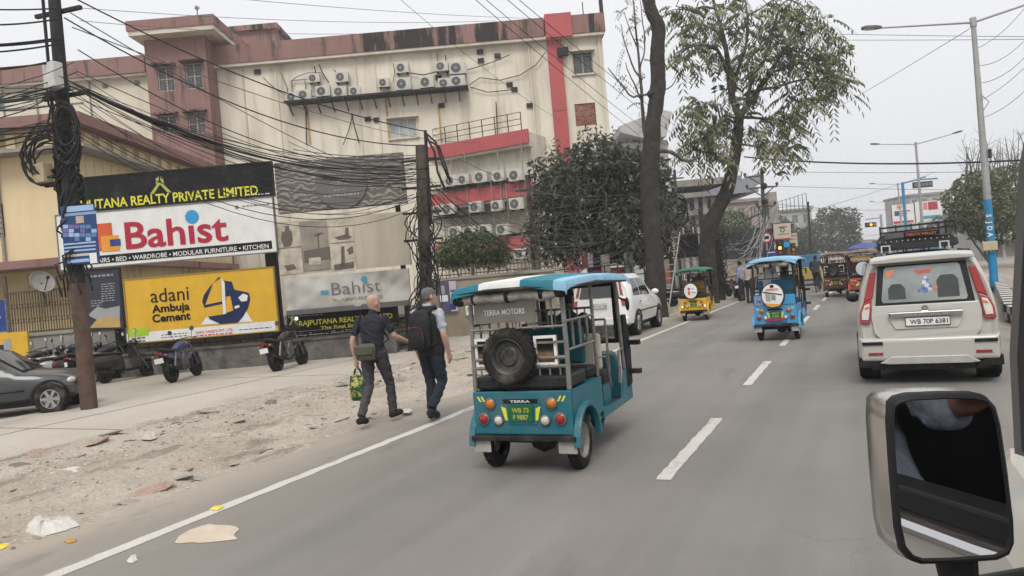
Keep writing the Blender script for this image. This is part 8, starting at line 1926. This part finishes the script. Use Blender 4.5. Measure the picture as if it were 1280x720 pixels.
t = thing('round_sign', 'round red rimmed road sign beside the bracketed pole', 'road sign', D(958, 297, 47), A.rz); p = MB(); p.lathe([(.001, 0), (.36, 0), (.36, .03)], (0, 0, 0), 'y', 20); p.build('face', k_white, t); p = MB(); p.lathe([(.26, -.012), (.36, -.012), (.36, -.002)], (0, 0, 0), 'y', 20); p.build('rim', k_red, t); p = MB(); p.box(-.16, .16, -.012, -.002, -.1, .1); p.build('symbol', k_black, t); p = MB(); p.bar((0, .06, -t.location.z), (0, .06, .3), .08); p.build('post', galv, t)
# traffic signals: the amber aspects are lit
amber = mat('lit amber', (.9, .4, .05), .4, emit=(1, .45, .08), estr=1.1)
for px_, py_, dd_, lb, lit in ((975, 310, 48, 'traffic signal with lit amber lamp beneath the cream hoarding', 0), (992, 312, 55, 'dark traffic signal right of the amber one', None)):
    c = D(px_, py_, dd_); t = thing('traffic_signal', lb, 'traffic signal', (c.x, c.y, 0), A.rz); p = MB(); p.box(-.17, .17, 0, .2, c.z - .5, c.z + .5); p.build('housing', blackp, t); p = MB(); p.bar((0, .12, 0), (0, .12, c.z - .5), .1); p.build('post', blackm, t)
    for k in (-1, 0, 1): p = MB(); p.lathe([(.001, -.03), (.11, -.02), (.12, 0)], (0, 0, c.z + k * .31), 'y', 12); p.build('lamp', amber if lit == k else (lens_r, lens_o, mat('dark green lens', (.01, .08, .04), .3))[k + 1], t)
c = D(1088, 281, 70); b_ = D(1106, 330, 70); t = thing('overhead_signal', 'horizontal signal with lit amber lamp reaching over the road', 'traffic signal', (b_.x, b_.y, 0), A.rz); rx = (c - V((b_.x, b_.y, c.z))).dot(A.e)
p = MB(); p.tube([(0, 0, 0), (0, 0, c.z + .9)], .11, 8); p.build('mast', galv, t, smooth=True); p = MB(); p.tube([(0, 0, c.z + .6), (rx - .4, 0, c.z + .55)], .06, 8); p.build('arm', galv, t); p = MB(); p.box(rx - .5, rx + .5, -.1, .1, c.z - .22, c.z + .22); p.build('housing', blackp, t); p = MB()
for k, m_ in ((-.32, lens_r), (0, amber), (.32, lens_o)): p = MB(); p.lathe([(.001, -.13), (.12, -.12), (.13, -.1)], (rx + k, 0, c.z), 'y', 12); p.build('lamp', m_, t)
c = D(1128, 228, 80); t = thing('sign_gantry', 'blue gantry post with dark display panel over the far carriageway', 'gantry', (c.x, c.y, 0), A.rz); p = MB(); p.tube([(0, 0, 0), (0, 0, c.z)], .16, 8); p.build('post', bluep, t, smooth=True); p = MB(); p.tube([(0, 0, c.z - .1), (1.7, 0, c.z + .15), (3.8, 0, c.z + .1)], .08, 8); p.build('arm', bluep, t); p = MB(); p.box(1.1, 3.2, -.1, .1, c.z - .75, c.z - .1); p.build('display_panel', blackp, t)
for k in range(5): p = MB(); p.box(1.2 + k * .4, 1.5 + k * .4, -.12, -.102, c.z - .6, c.z - .25); p.build('display_segment', mat('grey display', (.15, .15, .15), .5), t)
# right hand side of the street
Rf = Frame(1200, 100)
shop('white_office', 'pale office block behind the far hoardings on the right', Frame(1165, 120), (1142, 243, 1192), 0, greyw, 4, 4)
shop('blue_shop', 'low blue shop front across the median behind the lamp', Frame(1215, 70), (1196, 290, 1234), 0, bluew, 1, 4, 5, True, bluew)
shop('grey_shop', 'grey two storey shop row behind the roadside tree', Frame(1262, 62), (1236, 262, 1330), 0, greyw, 2, 5, 6)
shop('tan_shop', 'tan low shop row far down the right side', Frame(1110, 150), (1085, 300, 1140), 0, tanw, 2, 5, 6)
shop('tan_shop', 'tan low shop row far down the left side beyond the junction', Frame(985, 140), (950, 300, 1010), 0, tanw, 2, 5, 6)
# bus, handcart umbrella and tarpaulin at the junction
c = G(1012, 357); c.z = 0; t = thing('yellow_bus', 'yellow truck with blue load box seen behind the cyclist', 'truck', c, R_(0)); p = MB(); p.box(-1.0, 1.0, 0, 4.5, .55, 1.75); p.build('body', mat('dull yellow truck', (.45, .32, .1), .6, dirt=DUST, damt=.4), t, bevel=.05); p = MB(); p.box(-.95, .95, .05, 4.4, 1.76, 2.9); p.build('load_box', mat('dull blue box', (.06, .17, .32), .6, dirt=DUST, damt=.4), t, bevel=.05)
for s in (-1, 1):
    for y in (.9, 3.6): wheel(t, (s * .85, y, .45), .45, .25, s)
    p = MB(); p.box(s * .75 - .1, s * .75 + .1, -.03, -.002, .7, .85); p.build('tail_lamp', lens_r, t)
p = MB(); p.box(-1.0, 1.0, -.1, 0, .45, .6); p.build('bumper', blackm, t); t.scale = (.6, .6, .62)
def brolly(label, px_, py_, dd_, m_, r_=1.2):
    c = D(px_, py_, dd_); t = thing('umbrella', label, 'umbrella', (c.x, c.y, 0)); p = MB(); p.lathe([(.02, c.z + .45), (r_ * .5, c.z + .32), (r_ * .85, c.z + .12), (r_, c.z - .05), (r_ * .98, c.z - .06), (r_ * .8, c.z + .08), (.02, c.z + .4)], n=16); p.build('canopy', m_, t, smooth=True); p = MB(); p.tube([(0, 0, 0), (0, 0, c.z + .5)], .025, 6); p.build('pole', steel, t)
    for k in range(8): a_ = k * math.pi / 4; p = MB(); p.tube([(0, 0, c.z + .38), (r_ * .9 * math.cos(a_), r_ * .9 * math.sin(a_), c.z + .03)], .012, 4); p.build('rib', steel, t)
brolly('tan market umbrella beyond the cyclist', 1031, 325, 48, mat('tan umbrella cloth', (.42, .33, .24), .8)); brolly('blue market umbrella left of the roof rack', 1081, 309, 72, mat('blue umbrella cloth', (.06, .09, .3), .8), 1.6)
# far hills of roofs and trees that close the view on both sides
def mass(name, label, pts, depth, dep, m):
    f_ = Frame(pts[0][0], depth); t = thing(name, label, 'building', f_.o, f_.rz)
    p = MB(); p.prism([(f_.uv(pts[0][0], 310)[0], -.1)] + [f_.uv(x, y) for x, y in pts] + [(f_.uv(pts[-1][0], 310)[0], -.1)], 0, dep, 'y'); p.build('wall', m, t, fix=True); return t
for i, (x0, x1, yt, dd_, lb) in enumerate(((820, 880, 290, 95, 'verge tree line left of the junction, nearest clump'), (1062, 1100, 306, 160, 'hazy tree clump at the end of the road left of the jeep'), (1090, 1140, 300, 150, 'hazy tree clump behind the roof rack'), (1140, 1200, 296, 140, 'hazy tree clump under the far hoardings'), (1240, 1330, 250, 90, 'hazy tree clump at the right edge behind the lamp'), (700, 800, 300, 60, 'dark tree clump filling behind the climber tree'))):
    xm = (x0 + x1) / 2; shrub('far_tree', lb, xm, 330, dd_, ((xm, (yt + 325) / 2, (x1 - x0) * .5, (330 - yt) * .55, 900), (x0 + (x1 - x0) * .3, yt + 10, (x1 - x0) * .25, 9, 260), (x0 + (x1 - x0) * .75, yt + 8, (x1 - x0) * .2, 8, 220)), dd_ * .0052, lf_far, seed=20 + i, cat='tree', th=2.0)
# ================================================================== the vehicle the picture is taken from: door, pillar, wing mirror
own = thing('own_vehicle', 'pale vehicle with dark pillar filling the right edge of the picture', 'car', (.203, 0, .09))
XS = 0.0   # outer skin of the near side, in local x
cream_v = carpaint('cream vehicle paint', (.52, .5, .44)); trimb = mat('matt black trim', (.012, .012, .013), .55, var=.15, scale=20); inter = mat('dark cabin trim', (.02, .02, .021), .8, var=.2)
p = MB(); p.loft([[(x, y, z) for x, z in ((XS + .12, .45), (XS + .01, .5), (XS - .005, .9), (XS, 1.24), (XS + .05, 1.27), (XS + .12, 1.27), (XS + .12, .5))] for y in (-2.4, -1.2, 0, .7, 1.42)]); p.build('door', cream_v, own, fix=True, smooth=True, ang=35)
p = MB(); p.loft([[(x, y, z) for x, z in ((XS + 1.4, .4), (XS + .02, .45), (XS - .005 + dx, .85), (XS + .01 + dx, zt - .09), (XS + .1 + dx, zt), (XS + 1.4, zt + .05))] for y, zt, dx in ((1.43, 1.17, 0), (1.9, 1.1, .0), (2.5, 1.05, .02), (2.95, .98, .08))]); p.build('fender', cream_v, own, fix=True, smooth=True, ang=35)
p = MB(); p.loft([[(XS + .1, y, 1.2), (XS - .003, y, 1.22), (XS + .004, y, zz), (XS + .1, y, zz)] for y, zz in ((1.0, 1.28), (1.15, 1.3), (1.3, 1.332), (1.46, 1.31))]); p.build('cowl_corner', cream_v, own, fix=True, bevel=.01)
p = MB(); p.tube([(XS - .012, -2.4, 1.262), (XS - .012, .95, 1.262), (XS - .01, 1.2, 1.27)], .014, 8); p.build('chrome_strip', chrome, own, smooth=True)
p = MB(); p.box(XS + .0, XS + .06, -2.4, 1.2, 1.276, 1.315); p.build('sill_seal', trimb, own, bevel=.006)
# front pillar and window frame
p = MB(); p.loft([[(XS + .0 + dx, y - .05, z), (XS - .004 + dx, y + .075, z), (XS + .09 + dx, y + .1, z), (XS + .1 + dx, y - .04, z)] for y, z, dx in ((1.36, 1.335, 0), (1.33, 1.5, .0), (1.24, 1.8, .02), (1.1, 2.0, .05), (.9, 2.14, .09))]); p.build('front_pillar', trimb, own, fix=True, bevel=.012)
p = MB(); p.loft([[(XS + .002 + dx, y + .08, z), (XS - .008 + dx, y + .1, z), (XS + .05 + dx, y + .18, z), (XS + .1 + dx, y + .15, z)] for y, z, dx in ((1.36, 1.33, 0), (1.33, 1.5, .0), (1.24, 1.8, .02), (1.1, 2.0, .05), (.9, 2.14, .09))]); p.build('screen_frame', mat('grey gutter', (.13, .13, .13), .45), own, fix=True)
p = MB(); p.box(XS + .09, XS + 1.5, -2.4, .9, 2.14, 2.2); p.build('roof', cream_v, own)
p = MB(); p.box(XS + .1, XS + 1.5, -2.4, 1.2, .62, .7); p.box(XS + 1.45, XS + 1.5, -2.4, 1.2, .7, 2.13); p.box(XS + .12, XS + 1.45, -2.42, -2.36, .7, 2.13); p.box(XS + .14, XS + 1.45, 1.15, 1.35, .7, 1.25); p._build('cabin', inter, own)
p = MB(); p.box(XS + .2, XS + .75, -.75, -.05, .72, .92); p.build('seat_base', seatb, own, bevel=.04); p = MB(); p.box(XS + .2, XS + .75, -.95, -.77, .9, 1.6); p.build('seat_back', seatb, own, bevel=.04)
sp_ = seated(.93, 0, .0, .3, 1.25)
person('seated passenger in blue jeans seen only in the wing mirror', (.5, .08, .2), R_(24), sp_, mat('blue grey denim', (.26, .29, .33), .9, var=.25, scale=9, bump=.5), mat('blue grey denim', (.26, .29, .33), .9, var=.25, scale=9, bump=.5), shoeb, skind, 1.1, .012, 1.25)
# wing mirror: thing of its own kind of part, on an arm from the door
Md = .92
def mir(px_, py_, dd_=Md): return D(px_, py_, dd_) - V((.2, 0, 0))
mc = D(1195, 600, Md)
S_ = V((.203, .9, 1.385)); n_ = ((EYE - D(1195, 645, Md)).normalized() + (S_ - D(1195, 645, Md)).normalized()).normalized()
def on_plane(px_, py_, off=0.0):
    d = ray(px_, py_); t_ = (mc + n_ * off - EYE).dot(n_) / d.dot(n_); return EYE + d * t_
OUT = [(1113, 505), (1120, 498), (1135, 494), (1180, 492), (1215, 492), (1232, 496), (1243, 508), (1249, 530), (1258, 590), (1265, 650), (1266, 678), (1260, 692), (1245, 699), (1190, 703), (1150, 704), (1138, 700), (1128, 688), (1122, 660), (1116, 590), (1112, 530)]
cxm = sum(x for x, y in OUT) / len(OUT); cym = sum(y for x, y in OUT) / len(OUT)
loc0 = V((.203, 0, .09))
def ringm(sc, off, dx=0, dy=0): return [on_plane(cxm + (x - cxm) * sc + dx, cym + (y - cym) * sc + dy) + n_ * off - loc0 for x, y in OUT]
p = MB(); p.loft([ringm(.93, .001), ringm(.955, .006), ringm(1.0, .003), ringm(1.02, -.012)], True, False); mh = p.build('mirror_frame', trimb, own, smooth=True, ang=60, fix=True)
p = MB(); p.loft([ringm(1.02, -.012), ringm(1.03, -.03, -4), ringm(1.0, -.06, -10), ringm(.86, -.085, -8), ringm(.5, -.1, -6), ringm(.05, -.102, -5)], True, False); p.build('mirror_shell', mat('worn chrome shell', (.5, .49, .46), .22, .9, var=.12, scale=20), own, smooth=True, ang=None, fix=True)
p = MB(); q = ringm(.945, .002); p.add(q, [tuple(range(len(q)))]); p.build('mirror_glass', mat('mirror glass', (.82, .82, .83), .02, 1.0, var=.02), own)
a_ = on_plane(1205, 700) - n_ * .03 - loc0; p = MB(); p.tube([a_ + V((0, 0, .02)), a_ - V((-.005, 0, .06)), V((XS + .03, 1.3, a_.z - .1))], [.028, .024, .02], 10); p.build('mirror_arm', trimb, own, smooth=True)
HAZE = .0014
# ================================================================== hazy air
hm = bpy.data.materials.new('haze'); hm.use_nodes = True; nt = hm.node_tree
for n in list(nt.nodes):
    if n.type == 'BSDF_PRINCIPLED': nt.nodes.remove(n)
pv = nt.nodes.new('ShaderNodeVolumePrincipled'); pv.inputs['Color'].default_value = (.93, .94, .96, 1); pv.inputs['Density'].default_value = HAZE; pv.inputs['Anisotropy'].default_value = .3
nt.links.new(pv.outputs[0], [n for n in nt.nodes if n.type == 'OUTPUT_MATERIAL'][0].inputs['Volume'])
p = MB(); p.box(-390, 390, -130, 570, -1.1, 24); o = p.build('haze', hm); tag(o, kind='stuff')
